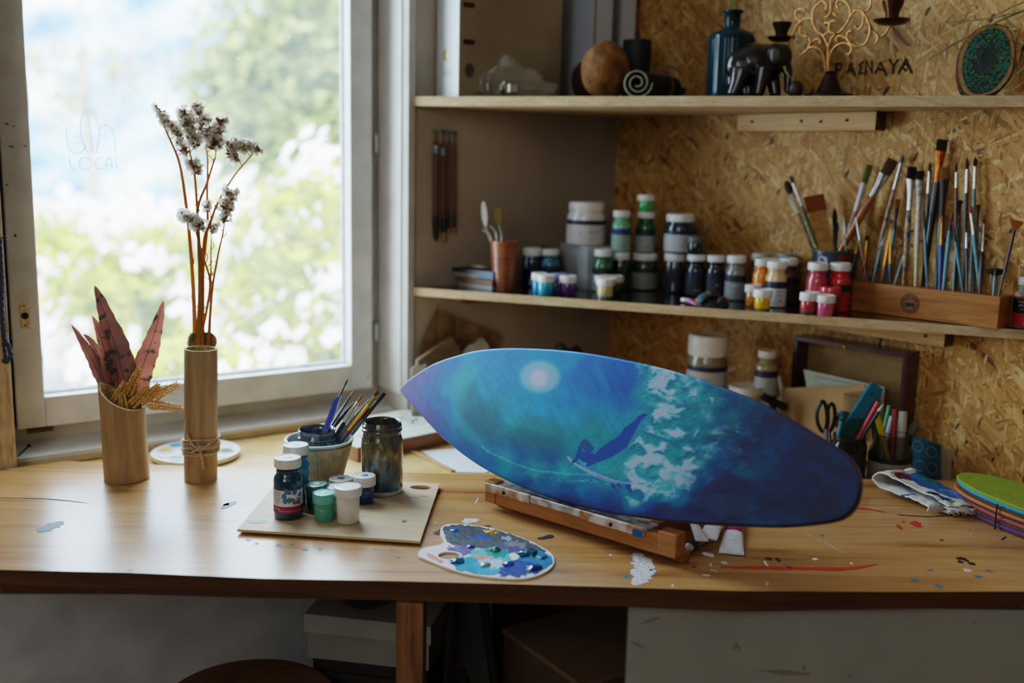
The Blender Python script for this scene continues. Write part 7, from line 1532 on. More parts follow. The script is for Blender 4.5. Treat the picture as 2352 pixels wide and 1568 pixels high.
obj('blades', g.geo(), M('grass_dry', '9a9448', .7, var=.2, vs=200), dg, smooth=True)
# elephant
EX = lambda a, b: (1300+a/3.92, b/3.92)
de_ = 1.815; pE = atdz(1745, de_, ZU); elk = thing('elephant_figurine', 'carved black wooden elephant with white tusks, walking right on the upper shelf', 'figurine', pE)
ec = lambda a, b, o_=0: atd(*EX(a, b), de_+o_)-pE
K = de_/F/3.92; u = K
hw = 62*u
m_eb = M('ebony', '15110e', .28, coat=.5, var=.2, vs=60)
g = G()
for (a, b, o_, r, sx, sz) in ((1690, 570, 0, 190, 1.05, .95), (1590, 600, 0, 165, .95, 1.0), (1800, 560, 0, 170, 1.0, .95), (1880, 520, 0, 120, .9, 1.1), (1945, 510, 0, 110, .85, 1.05)): blob(g, ec(a, b, o_), r*u, 3, (1, 1, 1), mtx=Matrix((RH*sx, VH*.72, Vector((0, 0, sz)))).transposed())
tube(g, smoothline([ec(1955, 560), ec(1995, 640), ec(1996, 740), ec(1990, 838)], 6), [82*u, 76*u, 66*u, 58*u, 52*u, 48*u, 44*u, 41*u, 39*u, 37*u, 36*u, 34*u, 32*u, 31*u, 30*u, 29*u, 28*u, 27*u, 27*u], 12)
for pts, o_, rs in (([(1580, 640), (1540, 760), (1492, 866)], -.012, (110, 72, 50)), ([(1640, 640), (1640, 760), (1650, 866)], .014, (100, 66, 50)), ([(1770, 620), (1745, 750), (1722, 866)], -.012, (96, 66, 50)), ([(1830, 620), (1865, 740), (1888, 866)], .014, (96, 62, 48))):
    P_ = smoothline([ec(a, b, o_) for a, b in pts], 6); n = len(P_); tube(g, P_, [u*np.interp(i/(n-1), [0, .5, 1], rs) for i in range(n)], 14)
o_ = obj('elephant_body', g.geo(), m_eb, elk, smooth=True, auto=180); rm = o_.modifiers.new('r', 'REMESH'); rm.mode = 'VOXEL'; rm.voxel_size = .0016; rm.use_smooth_shade = True
sm = o_.modifiers.new('s', 'SMOOTH'); sm.iterations = 6; sm.factor = .5
for s in (-1, 1):
    T = axis_m(ec(1880, 500, s*.026), VH*-s+RH*.2); obj('ear', blob(G(), (0, 0, 0), 92*u, 2, (.75, 1.1, .12), .12, mtx=T).geo(), m_eb, elk, smooth=True, auto=180)
    obj('tusk', T_(smoothline([ec(1965, 600, s*.010), ec(1985, 660, s*.014), ec(2045, 720, s*.016)], 6), [.0024*(1-.075*i) for i in range(13)], 8), M('ivory', 'cfc39a', .35), elk, smooth=True)
obj('tail', T_(smoothline([ec(1500, 590), ec(1475, 660), ec(1472, 740), ec(1480, 760)], 5), [.0016]*11+[.0022]*5, 7), m_eb, elk, smooth=True)
# candelabra
CX = lambda a, b: (1752+a/3.92, b/3.92)
dc_ = 1.80; pC = atdz(1903, dc_, ZU); can = thing('candelabra', 'bronze candelabra with scrolled wire tree and two candle cups, on the upper shelf', 'candelabra', pC)
cc_ = lambda a, b, o_=0: onpl(*CX(a, b), pC, ON)+ON*o_-pC; k = dc_/F
m_brz = M('bronze_bright', 'c48c52', .3, .7, var=.12, vs=120); m_brd = M('bronze_dark', '35211a', .4, .6, var=.2, vs=80)
zc0 = cc_(583, 645).z
obj('foot', L_([(60*k, 0), (60*k, .004), (54*k, .010), (30*k, .014), (24*k, .022), (14*k, .040), (10*k, zc0-.004), (12*k, zc0), (.0001, zc0+.001)], 40), m_brd, can, smooth=True)
g = G()
for i, pts in enumerate((
    [(580, 655), (582, 520), (592, 400)], [(590, 655), (604, 520), (660, 420), (740, 388), (800, 415), (800, 470), (775, 495), (752, 480)], [(570, 655), (555, 510), (500, 435), (430, 430), (388, 480), (392, 535), (420, 530), (418, 515)],
    [(590, 420), (548, 325), (482, 270), (450, 185), (458, 90), (500, 35), (545, 10), (575, 45), (570, 85), (558, 90)], [(592, 405), (625, 330), (715, 260), (778, 155), (775, 60), (735, 10), (690, -5), (660, 25), (668, 65), (682, 66)],
    [(780, 150), (825, 95), (880, 100), (900, 150), (892, 225), (858, 265), (825, 240), (838, 225)], [(880, 95), (930, 100), (965, 60), (970, 0), (955, -60)], [(905, 105), (955, 195), (970, 290), (930, 390), (850, 420), (785, 380), (762, 325), (785, 280), (805, 285)], [(795, 400), (765, 350), (710, 322), (672, 340), (672, 372), (688, 375)],
    [(440, 165), (370, 175), (305, 245), (265, 340), (275, 440), (335, 492), (395, 455), (430, 390), (425, 345), (405, 335)], [(350, 195), (300, 160), (292, 110), (330, 80), (372, 85), (365, 115), (350, 112)], [(345, 205), (328, 280), (350, 325), (390, 320), (388, 300)], [(415, 440), (448, 375), (490, 350), (518, 375), (508, 396), (496, 385)],
    [(548, 320), (595, 290), (605, 240), (590, 205), (565, 208), (572, 222)], [(655, 300), (610, 285), (605, 240), (620, 200), (655, 185), (652, 200)], [(620, 95), (618, 20), (625, -40)], [(620, 95), (590, 140), (562, 158), (560, 145)], [(620, 95), (640, 125), (662, 145), (655, 132)],
    [(965, 225), (1000, 290), (1050, 325), (1100, 300), (1132, 250), (1134, 225)], [(1035, 318), (1035, 360), (1012, 390), (1000, 375)], [(265, 350), (235, 400), (215, 420)])):
    P_ = smoothline([cc_(a, b, .0025*sin(i)) for a, b in pts], 6); tube(g, P_, [.0020]*(len(P_)-3)+[.0024, .003, .0028], 7)
obj('scrollwork', g.geo(), m_brz, can, smooth=True, auto=80)
for (x, ytop, yb, wt_, wb_, yp0, yp1, wp) in ((1160, -25, 160, 195, 110, 165, 235, 325), (165, 170, 318, 172, 100, 320, 362, 250)):
    b0 = cc_(x, yp0+30); kk = dep(b0+pC)/F/3.92
    pan = obj('drip_pan', L_([(wp*.12*kk, -.006), (wp*.35*kk, -.004), (wp*.5*kk, .002), (wp*.49*kk, .0035), (wp*.2*kk, .0015), (.0001, .0015)], 32, Matrix.Translation(b0)), m_brd if x < 600 else M('bronze_mid', '5a3823', .35, .8), can, smooth=True)
    h_ = cc_(x, ytop).z-cc_(x, yb).z; obj('candle_cup', L_([(wb_*.35*kk, .0015), (wb_*.5*kk, h_*.1), (wb_*.55*kk, h_*.45), (wt_*.44*kk, h_*.75), (wt_*.5*kk, h_), (wt_*.42*kk, h_), (wb_*.4*kk, h_*.4), (.0001, h_*.4)], 28, Matrix.Translation(b0), rfun=lambda a, z: 1+.03*cos(a*10)), m_brd if x < 600 else M('bronze_mid', '5a3823', .35, .8), can, smooth=True)
# small dark ball beside the trunk
p = atdz(1826, 1.79, ZU); o = thing('dark_bead', 'dark brown wooden bead in front of the candelabra foot, beside the elephant trunk', 'bead', p); obj('bead', blob(G(), (0, 0, 21*1.79/F), 21*1.79/F, 3, (.8, .8, 1)).geo(), M('bead_brown', '2f1c13', .5), o, smooth=True, auto=180)
# wooden slice with leaf picture
ds_ = 1.628; c0 = atd(2271, 137, ds_); nS = (-VH*.93+Vector((0, 0, .25))+RH*-.25).normalized(); xS = Vector((0, 0, 1)).cross(nS).normalized(); 
MS = lambda q: onpl(q[0], q[1], c0, nS)
XS = lambda a, b: (1752+a/3.92, b/3.92)
ring = [XS(a, b) for a, b in ((2100, 215), (2190, 240), (2240, 310), (2265, 430), (2255, 580), (2205, 710), (2110, 810), (1980, 855), (1860, 850), (1795, 780), (1765, 650), (1775, 500), (1830, 370), (1930, 270), (2010, 225))]
R3 = smoothline([MS(q) for q in ring], 5, True); base_ = min(R3, key=lambda p: p.z).copy(); ys_ = nS.cross(xS)
dz_ = ZU+.0006-base_.z
o = thing('wood_slice', 'bark-edged wooden slice painted with a dark green leaf pattern, leaning on the wall', 'picture', c0+Vector((0, 0, dz_)))
loc_ = [((p-c0).dot(xS), (p-c0).dot(ys_)) for p in R3]; TS = Matrix((xS, ys_, nS)).transposed().to_4x4()
bm = plate([(a, b) for a, b in loc_], .020); bmesh.ops.translate(bm, vec=(0, 0, -.02), verts=bm.verts[:]); bm.transform(TS)
obj('slice', bm, wood('slice_wood', ['8a6a3c', 'a5834f', 'b39560'], sc=(9, 9, 9), ns=1.4, rough=.6), o)
g = G(); n = len(loc_); rr = random.Random(6); vs = []
for i, (a, b) in enumerate(loc_):
    for j, (s, z) in enumerate(((1.0, -.0005), (1.05, -.005), (1.06, -.013), (1.02, -.021))): q = s+rr.uniform(-.012, .015); vs.append(TS @ Vector((a*q, b*q, z)))
g.add(vs, [(4*i+j, 4*((i+1) % n)+j, 4*((i+1) % n)+j+1, 4*i+j+1) for i in range(n) for j in range(3)]); obj('bark', g.geo(), M('bark', '4a2f1a', .9, var=.35, vs=160, bump=.6, bs=180), o)
ova = [XS(a, b) for a, b in ((2075, 250), (2150, 268), (2205, 340), (2232, 440), (2222, 570), (2170, 690), (2085, 790), (1970, 838), (1880, 825), (1825, 750), (1796, 640), (1808, 510), (1860, 390), (1940, 300), (2010, 262))]
O3 = [(p-c0).dot(xS) for p in ()]; oo = smoothline([Vector(((MS(q)-c0).dot(xS), (MS(q)-c0).dot(ys_), .0004)) for q in ova], 5, True)
pd = obj('painted_disc', ([TS @ p for p in oo], [tuple(range(len(oo)))]), M('disc_dark', '2c3a36', .6, var=.1, vs=60), o)
g, g2 = G(), G(); 
oc = sum(oo, Vector((0, 0, 0)))/len(oo); 
for layer, nl, rad, sz in ((0, 40, .86, .0075), (1, 34, .64, .0075), (2, 20, .40, .006)):
    for i in range(nl):
        e = oo[int(len(oo)*i/nl) % len(oo)]; c = oc+(e-oc)*(rad+rr.uniform(-.06, .05)); a = rr.uniform(0, 6.28); s = sz*rr.uniform(.8, 1.25); dx, dy = Vector((cos(a), sin(a), 0)), Vector((-sin(a), cos(a), 0))
        (g if layer < 2 else g2).add([TS @ (q+Vector((0, 0, .0003+.0001*layer))) for q in (c-dx*s, c-dx*s*.3+dy*s*.34, c+dx*s*.4+dy*s*.3, c+dx*s, c+dx*s*.4-dy*s*.3, c-dx*s*.3-dy*s*.34)], [(0, 1, 2, 3, 4, 5)])
obj('leaf_pattern', g.geo(), M('leaf_teal', '2f6a58', .55, var=.15, vs=200), pd); obj('leaf_pattern', g2.geo(), M('leaf_teal_dim', '34514a', .6), pd)
g = G()
for i in range(26):
    e = oo[int(len(oo)*i/26)]; c = oc+(e-oc)*(.80 if i % 2 else .55); a = rr.uniform(0, 6.28); d_ = Vector((cos(a), sin(a), 0))*.005; tube(g, [TS @ (c+Vector((0, 0, .0008))), TS @ (c+d_+Vector((0, 0, .0008)))], [.0003, .0007], 4)
obj('gold_sprig', g.geo(), M('gold_dot', 'a58a34', .5), pd)
# dry grass blades pinned in front of the wall
def blade(label, pts, off, w):
    P_ = smoothline([onpl(*XS(a, b), OC+ON*off, ON) for a, b in pts], 6); o = thing('grass_blade', label, 'grass', P_[0], 'dried grass blades in front of the chipboard wall'); n = len(P_); obj('blade', T_([p-P_[0] for p in P_], [w*(.3+.7*min(1, 3*i/n)) for i in range(n)], 5), M('blade_green', '6b6438', .6, var=.2, vs=80), o, smooth=True)
blade('longest dried grass blade, running diagonally behind the wooden slice', [(1405, 598), (1600, 470), (1900, 300), (2150, 180), (2360, 90)], .03, .0016)
blade('upper dried grass blade, nearly level above the wooden slice', [(1588, 208), (1800, 196), (2050, 165), (2250, 120), (2400, 75)], .035, .0013)
blade('short dried grass blade in the top right corner', [(2070, 155), (2200, 85), (2360, 15)], .04, .0012)
blade('dried grass blade bending down right of the wooden slice', [(2085, 865), (2200, 770), (2300, 660), (2370, 590)], .10, .0013)
# lettering on the chipboard
wl_ = thing('wall_lettering', 'dark angular hand-made letters on the chipboard wall above the upper shelf', 'lettering', onpl(*XS(990, 600), OC+ON*.003, ON)); b0 = Vector(wl_.location)
def letter(strokes):
    g = G()
    for pts in strokes: tube(g, [onpl(*XS(a, b), OC+ON*.0012, ON)-b0 for a, b in pts], .0019, 5)
    obj('letter', g.geo(), M('soot', '32271a', .8), wl_)
for st in ([[(660, 680), (665, 570)], [(655, 570), (710, 580), (705, 620), (665, 635)]], [[(760, 660), (790, 570), (830, 680)], [(770, 625), (815, 640)]], [[(905, 550), (870, 590), (890, 610)], [(890, 610), (860, 665), (905, 655)]], [[(925, 670), (930, 545), (985, 655), (980, 545)]], [[(1010, 660), (1060, 560), (1115, 680)], [(1030, 620), (1090, 630)]], [[(1135, 535), (1175, 590), (1220, 535)], [(1175, 590), (1172, 665)]], [[(1215, 660), (1290, 530), (1340, 660)], [(1255, 600), (1285, 640), (1310, 600), (1280, 570), (1255, 600)]]): letter(st)
# ============================================================ BEHIND THE BOARD, on the counter
# canvas panel with floral painting
zc_ = ZC+.0268; Fc, Rc, Lc = onz(822, 1027, zc_), onz(1008, 990, zc_), onz(712, 962, zc_); x = (Rc-Fc).normalized(); y = Vector((-x.y, x.x, 0)); rz = atan2(x.y, x.x)
cvp = thing('canvas_panel', 'stretched canvas with a green and yellow leaf painting, lying behind the stained jars', 'canvas', Vector((Fc.x, Fc.y, ZC+.0004)), rz=rz); wL, wD = .235, .172
obj('stretcher', bbox((0, 0, 0), (wL, wD, .0245), .001), wood('stretcher_wood', ['7d5740', '9a7052', 'ae8666'], sc=(3, 20, 20), rough=.55), cvp)
cs_ = obj('canvas', bbox((-.0006, -.0006, .0246), (wL+.0006, wD+.0006, .0266), .0006), M('canvas_white', 'd5d2c6', .7, c2='b9c4b2', vs=22), cvp)
for nm_, c_, n_, sd_ in (('painted_leaf', 'a89a3a', 16, 1), ('painted_leaf', '5f8f7c', 14, 2), ('painted_leaf', '3f4a34', 7, 3), ('painted_leaf', 'b58a6a', 5, 4)):
    rr = random.Random(sd_); g = G()
    for i in range(n_):
        a = rr.uniform(0, 6.28); cx_, cy_ = rr.uniform(.02, wL-.02), rr.uniform(.02, wD-.02); s = rr.uniform(.012, .03); P_ = smoothline([Vector((cx_+s*cos(a)*t, cy_+s*sin(a)*t+.006*sin(t*3), .0268)) for t in (-1, -.3, .4, 1)], 4); n = len(P_); vs = []
        for j, p in enumerate(P_):
            w = .0022*sin(pi*(j+.6)/(n+.2)); vs += [p+Vector((-sin(a)*w, cos(a)*w, .00005*sd_)), p-Vector((-sin(a)*w, cos(a)*w, -.00005*sd_))]
        vs = [Vector((min(wL, max(0, p.x)), min(wD, max(0, p.y)), p.z)) for p in vs]
        g.add(vs, [(2*j, 2*j+1, 2*j+3, 2*j+2) for j in range(n-1)])
    obj(nm_, g.geo(), M('pl_'+c_, c_, .6), cs_)
# white sheet and thin wooden strip
def sheet(name, label, cat, quad, z, t, mat, grp=None):
    P_ = [onz(x, y, z) for x, y in quad]; c = P_[0]; o = thing(name, label, cat, Vector((c.x, c.y, z)), grp); bm = plate([(p.x-c.x, p.y-c.y) for p in P_], t); obj(name+'_body' if name != 'paper_sheet' else 'sheet', bm, mat, o); return o
sheet('paper_sheet', 'white paper sheet lying on the counter left of the painted board', 'paper', [(968, 1036), (1048, 1084), (1116, 1086), (1150, 1060), (1080, 1030)], ZC+.0006, .0006, M('paper_blue_white', 'd0d6e0', .7))
sheet('wood_strip', 'thin wooden strip along the edge of the white sheet on the counter', 'strip', [(938, 1037), (946, 1035), (1046, 1083), (1036, 1084)], ZC+.0004, .003, wood('strip_wood', ['b08a5c', 'c7a374'], sc=(10, 10, 10)))
# scraps leaning at the grey wall
def leaner(name, label, cat, quad, Y, t, mat, base=True):
    P_ = [ony(x, y, Y) for x, y in quad]; lo = min(p.z for p in P_); c = Vector((sum(p.x for p in P_)/len(P_), Y, ZC+.0004))
    o = thing(name, label, cat, c); bm = plate([(p.x-c.x, p.z-c.z) for p in P_], t); bm.transform(Matrix.Rotation(pi/2, 4, 'X')); return o, obj('panel', bm, mat, o)
leaner('wood_offcut', 'brown wooden board offcut leaning on the grey wall under the lower shelf', 'offcut', [(1004, 709), (963, 797), (935, 1000), (1120, 990), (1135, 812), (1146, 768)], YG-.006, .008, wood('offcut_brown', ['5d452c', '795c3d', '8f7150'], sc=(16, 16, 3), ns=2., rough=.7, rot=(0, radians(25), 0)))
leaner('wood_block', 'grey-brown wood piece in front of the brown offcut, behind the board nose', 'offcut', [(954, 826), (1031, 771), (1058, 812), (1052, 960), (954, 960)], YG-.024, .010, wood('offcut_grey', ['574632', '76624a', '8b775c'], sc=(3, 3, 18), ns=2., rough=.75))
leaner('paper_scrap', 'torn pale paper scrap in front of the brown wooden offcut', 'paper', [(1064, 806), (1076, 792), (1090, 788), (1096, 778), (1108, 775), (1116, 786), (1122, 792), (1124, 960), (1064, 960)], YG-.040, .0012, M('scrap_pale', 'a5a49c', .8, var=.1, vs=40))
leaner('paper_scrap', 'small pale crumpled paper beside the wall edge, above the board nose', 'paper', [(944, 846), (955, 838), (966, 840), (978, 836), (980, 960), (944, 960)], YG-.052, .0015, M('scrap_pale2', 'b3b0a4', .8, var=.1, vs=40))
p = atdz(1290, 2.12, ZC); o = thing('dark_bundle', 'dark wrinkled plastic bundle just above the top edge of the painted board', 'bundle', p+Vector((0, 0, .0005))); g = blob(G(), (0, 0, 0), 1., 4, (1, 1, 1), .3, 2.); k = 2.12/F; ht = atd(1290, 781, 2.12).z-ZC
g.v = [RH*(v.x*60*k)+VH*(v.y*.035)+Vector((0, 0, max(0, ht*.5*(1+v.z*.9)))) for v in g.v]; obj('film', g.geo(), M('bundle_dark', '3a2f27', .45, var=.3, vs=30), o, smooth=True, auto=180)
# large jars behind the board
def tub(label, cx, d, w, ztop, mat, grp='white tubs behind the painted board'):
    p = atdz(cx, d, ZC); o = thing('plastic_tub', label, 'tub', p+Vector((0, 0, .0004)), grp); r = w/2*d/F; H = ztop-ZC
    obj('tub_wall', L_([(r*.92, 0), (r, .004), (r, H-.016)], 36), mat, o, smooth=True); obj('lid', L_([(r*1.04, H-.016), (r*1.05, H-.014), (r*1.05, H-.002), (r*1.0, H-.0004), (r*.92, H-.001), (.0001, H-.001)], 36), m_lid2, o, smooth=True); return p
zt1 = atd(1621, 893, 2.03).z; tub('white tub under the large glass-like primer jar, mostly hidden by the board', 1621, 2.03, 92, zt1, m_wj)
p1_ = atdz(1621, 2.03, ZC)
o = vessel('jar', 'large jar of grey primer with thick white lid, behind the board top edge', 'jar', 1621, 0, 92, 131, 0, lw=90, glassm=M('jar_putty', '8a7a62', .25, coat=.5, var=.08, vs=30), lab='b5b2ae', band=NB, on=(p1_, zt1+.0004), lh=.040, lines=[('GESSO', .007, .62, AV-.2, '7d7b80'), ('\u2022', .016, .5, AV-.6, 'b5603a')])[3]
tub('low tub with a big cream lid between the primer jar and the small labelled bottle', 1704, 1.955, 70, atd(1704, 880, 1.955).z, M('tub_cream', 'b5aa92', .4))
zt2_ = atd(1757, 902, 1.96).z; tub('white tub carrying the small labelled bottle behind the board', 1763, 1.96, 58, zt2_, m_wj)
p2_ = atdz(1758, 1.96, ZC); vessel('bottle', 'small clear bottle with navy band and white label, standing on a white tub', 'bottle', 1757, 0, 52, 103, 0, lw=42, glassm=M('bottle_sand', '9a8a68', .2, coat=.5), lidm=m_lid2, lab='a9a59e', band=NB, on=(p2_, zt2_+.0004), lines=[('medium', .004, .75, AV, '6a6a70')])
p = atdz(1768, 1.915, ZC); o = thing('black_clamp', 'black metal clamp among the clutter behind the board', 'clamp', p); zt3 = atd(1768, 905, 1.915).z-ZC
g = G(); tube(g, [(0, 0, 0), (0, 0, zt3)], .006, 8); tube(g, [Vector((0, 0, zt3))-RH*.02, Vector((0, 0, zt3-.01)), Vector((0, 0, zt3-.02))+RH*.025], .007, 8); obj('clamp_body', g.geo(), M('clamp_black', '1d1b19', .45, .4), o, smooth=True)
q0_, q1_ = atd(1787, 862, 1.93), atd(1797, 905, 1.93); o = thing('paper_strip', 'narrow white torn strip sticking up left of the brown envelope', 'paper', Vector((q1_.x, q1_.y, ZC))); w = .004
obj('strip', G().add([Vector((0, 0, .0005))-RH*w, Vector((0, 0, .0005))+RH*w, q1_-Vector((q1_.x, q1_.y, ZC))+RH*w, q0_-Vector((q1_.x, q1_.y, ZC))+RH*w*.9, q0_-Vector((q1_.x, q1_.y, ZC))-RH*w*.7, q1_-Vector((q1_.x, q1_.y, ZC))-RH*w], [(0, 1, 2, 5), (5, 2, 3, 4)]).geo(), M('strip_white', 'c9c6bb', .7), o)
# open shallow wooden box leaning on the chipboard wall
bt0, bt1, bz0, bz1, bd = .504, .7265, ZC+.0006, .9435, .047
o = thing('wooden_box', 'open shallow mahogany box with small brass catch, standing against the chipboard wall', 'box', OC+OW*bt0+Vector((0, 0, bz0)), rz=RZ_O); bw, bh = bt1-bt0, bz1-bz0; m_mah = wood('mahogany', ['2c1620', '43222a', '5a3030'], sc=(3, 26, 26), ns=1.8, rough=.25, coat=.5); wt_ = .0085
for lo, hi in (((0, -bd, bh-wt_), (bw, -.0025, bh)), ((0, -bd, 0), (bw, -.0025, wt_)), ((0, -bd, wt_), (wt_, -.0025, bh-wt_)), ((bw-wt_, -bd, wt_), (bw, -.0025, bh-wt_))): obj('side_panel', bbox(lo, hi, .0008), m_mah, o)
obj('lining', bbox((wt_+.0004, -.010, wt_+.0004), (bw-wt_-.0004, -.0035, bh-wt_-.0004), .0003), M('lining_tan', '8f7148', .8, var=.06, vs=30), o)
g = G(); blob(g, (bw*.47, -bd-.001, bh-.006), .0045, 2, (1, .5, 1)); tube(g, [(bw*.47, -bd-.002, bh-.004), (bw*.47+.004, -bd-.003, bh-.012)], .0016, 6); obj('brass_catch', g.geo(), M('brass', '9a7a30', .3, .9), o, smooth=True)
g = G(); tube(g, [(bw-wt_-.001, -.012, bh-.03), (bw-wt_-.022, -.012, bh-wt_-.002)], .0012, 5); obj('lining_crease', g.geo(), M('crease', '5d472a', .8), o)
def onosb(px, py, off): return onpl(px, py, OC+ON*off, ON)
def osbsheet(name, label, cat, quad, off, mat, t=.0008, to_floor=False):
    P_ = [onosb(x, y, off) for x, y in quad]; c = P_[0].copy(); c.z = ZC; o = thing(name, label, cat, c); X_ = [(p-c).dot(OW) for p in P_]; Z_ = [max(.0006, p.z-ZC) for p in P_]
    bm = plate(list(zip(X_, Z_)), t); bm.transform(Matrix((OW, Vector((0, 0, 1)), OW.cross(Vector((0, 0, 1))))).transposed().to_4x4()); b = obj('sheet', bm, mat, o); return o, b, c
o, b, c = osbsheet('certificate', 'printed pale paper sheet standing inside the open wooden box', 'paper', [(1846, 848), (2031, 888), (2028, 1040), (1880, 1040)], .058, M('cert', 'a5a898', .7, var=.04, vs=30))
nz = OW.cross(Vector((0, 0, 1))); 
for body_, px, py, sz in (('Sammlung feiner Kunstdrucke und Farben', 1930, 875, .0062), ('Preis', 1893, 886, .008), ('Nr. 112', 1935, 893, .008), ('Echtheit garantiert', 1960, 905, .006)):
    v, f = text_geo(body_, sz); p0 = onosb(px, py, .0592)-c; g = G(); g.add([p0+OW*q.x+Vector((0, 0, q.y-q.x*0)) for q in v], f); obj('lettering', g.geo(), M('ink_cert', '5c6862', .7), b)
o, b, c = osbsheet('brown_envelope', 'creased brown paper envelope in front of the open wooden box', 'envelope', [(1797, 891), (1960, 883), (1984, 880), (1992, 893), (2010, 1060), (1790, 1060)], .075, M('kraft', 'a37f54', .75, var=.10, vs=14, bump=.3, bs=30), .002)
o, b, c = osbsheet('zip_bag', 'small clear zip bag in front of the brown envelope', 'bag', [(1938, 902), (1985, 896), (1990, 1010), (1942, 1010)], .082, glassy('zip_film', 'e8e2d4', .15, .78, 'b5a890'), .001)
p0 = onosb(1962, 908, .0835)-c; g = G(); tube(g, [p0-OW*.018, p0+OW*.018], .0012, 5); obj('zip_line', g.geo(), M('zip_red', '8f4a3c', .5), b)
# marker jar and scissors jar
m_clear = glassy('jar_clear', 'e2dfd4', .05, .84, '6a655a')
cM, rM = place(2041, 1117, 96, ZC); kM = dep(cM)/F; HM = 112*kM
mj = thing('marker_jar', 'clear glass jar with black band, holding pens and markers, near the folded rag', 'jar', cM+Vector((0, 0, .0004)))
obj('jar_wall', L_([(rM*.95, 0), (rM, .004), (rM, HM*.55), (rM*.97, HM*.66), (rM*.84, HM*.75), (rM*.78, HM*.80), (rM*.80, HM*.86), (rM*.78, HM*.9), (rM*.80, HM), (rM*.74, HM), (rM*.72, HM*.78), (rM*.9, HM*.6), (rM*.93, .006), (.0001, .005)], 40), m_clear, mj, smooth=True, auto=60)
label_part(mj, rM+.0004, HM*.06, HM*.44, '8f8a80', lines=[('GESSO', .007, .7, AV-.4, '5d5a58')]); label_part(mj, rM+.0005, HM*.44, HM*.56, '191715', 'label_band')
def stick(name, label, cat, pts, w, ctr, k, mat, parts, grp, dt=0., rmax=.02):
    """pen standing in a jar; pts top and a lower point in the photo"""
    d = dep(ctr)+dt; A, B = atd(*pts[0], d+.002), atd(*pts[1], d); D = B-A; t = (ZC+.008-A.z)/D.z if abs(D.z) > 1e-6 else 1; e = A+D*t; off = Vector((e.x-ctr.x, e.y-ctr.y, 0))
    if off.length > rmax: e = Vector((ctr.x, ctr.y, e.z))+off.normalized()*rmax
    o = thing(name, label, cat, e, grp); T = axis_m(Vector((0, 0, 0)), A-e, RH); L = (A-e).length; r = w/2*k
    for nm_, z0, z1, ra, rb2, m_ in parts: obj(nm_, L_([(r*ra, L*z0), (r*(ra+rb2)/2, L*(z0+z1)/2), (r*rb2, L*z1)], 14, T), m_ or mat, o, smooth=True)
    return o
GM = 'pens and markers in the clear jar'
stick('marker', 'yellow marker leaning left in the clear jar', 'marker', [(2012, 942), (2040, 1058)], 13, cM, kM, M('pen_yellow', 'd0ae10', .35), [('barrel', .0, .62, .8, .9, None), ('cap', .62, .985, 1.05, 1., None), ('clip_ring', .60, .62, 1.1, 1.1, M('pen_yellow_dark', '9a8210', .4))], GM, -.012, rM*.6)
stick('marker', 'green marker standing at the back of the clear jar', 'marker', [(2044, 930), (2026, 1010)], 12, cM, kM, M('pen_green', '2a7a2a', .35), [('barrel', 0, .6, .85, .9, None), ('cap', .6, .99, 1.05, 1., None)], GM, .012, rM*.6)
stick('marker', 'red felt pen upright in the middle of the clear jar', 'marker', [(2056, 938), (2049, 1048)], 12, cM, kM, M('pen_red', 'a02622', .35), [('barrel', 0, .7, .85, .95, None), ('cap', .7, .99, 1.05, 1., None)], GM, -.002, rM*.6)
stick('marker', 'thick white marker with teal ring, right of the red felt pen', 'marker', [(2074, 943), (2066, 1050)], 21, cM, kM, M('pen_white', 'b9b4ac', .35), [('barrel', 0, .67, .8, .95, None), ('colour_ring', .67, .685, 1.02, 1.02, M('ring_teal', '2a7f86', .4)), ('cap', .685, .99, 1., .92, None)], GM, -.006, rM*.6)
stick('marker', 'thin white marker with a blue ring behind the yellow one', 'marker', [(2049, 955), (2036, 1008)], 12, cM, kM, M('pen_lilac', 'a9a8b2', .35), [('barrel', 0, .68, .8, .95, None), ('colour_ring', .68, .70, 1.02, 1.02, M('ring_blue', '2a3a86', .4)), ('cap', .70, .99, 1., .92, None)], GM, .006, rM*.6)
stick('marker', 'grey and black marker leaning right out of the clear jar', 'marker', [(2105, 974), (2078, 1012)], 20, cM, kM, M('pen_black', '1c1a18', .4), [('barrel', 0, .80, .8, .95, None), ('cap', .80, .99, 1., .95, M('pen_grey', '5d5a50', .4))], GM, .004, rM*.6)
cS, rS = place(1945, 1112, 80, ZC); kS = dep(cS)/F; HS = 104*kS
sj = thing('tool_jar', 'dark glass jar with tools behind the tail of the painted board', 'jar', cS+Vector((0, 0, .0004)))
obj('jar_wall', L_([(rS*.95, 0), (rS, .004), (rS, HS*.8), (rS*.9, HS*.88), (rS*.92, HS), (rS*.84, HS), (rS*.88, .006), (.0001, .005)], 36), glassy('jar_dim', '8f8a7c', .06, .45, '3a362c'), sj, smooth=True, auto=60)
GT = 'tools in the dark jar'
def flatbar(name, label, cat, quad, d, t, mat, extra=None):
    P_ = [atd(x, y, d) for x, y in quad]; c = sum(P_, Vector((0, 0, 0)))/len(P_); o = thing(name, label, cat, c, GT); n = len(P_); vs = [p-c for p in P_]+[p-c+VH*t for p in P_]
    b = obj('body', G().add(vs, [tuple(range(n)), tuple(range(2*n-1, n-1, -1))]+[(i, (i+1) % n, n+(i+1) % n, n+i) for i in range(n)]).geo(), mat, o); return o, b, c
dS = dep(cS)
o, b, c = flatbar('spirit_level', 'flat teal blue plastic bar with a small hole, leaning right in the dark jar', 'tool', [(2003, 878), (2029, 893), (2026, 902), (1958, 1030), (1918, 1012), (1960, 945)], dS-.006, .008, M('bar_teal', '0d6a80', .3, coat=.4))
hp_ = atd(2003, 904, dS-.0064)-c; obj('hole', L_([(.0016, -.0002), (.0016, .0003)], 14, axis_m(hp_, -VH)), m_dark, b)
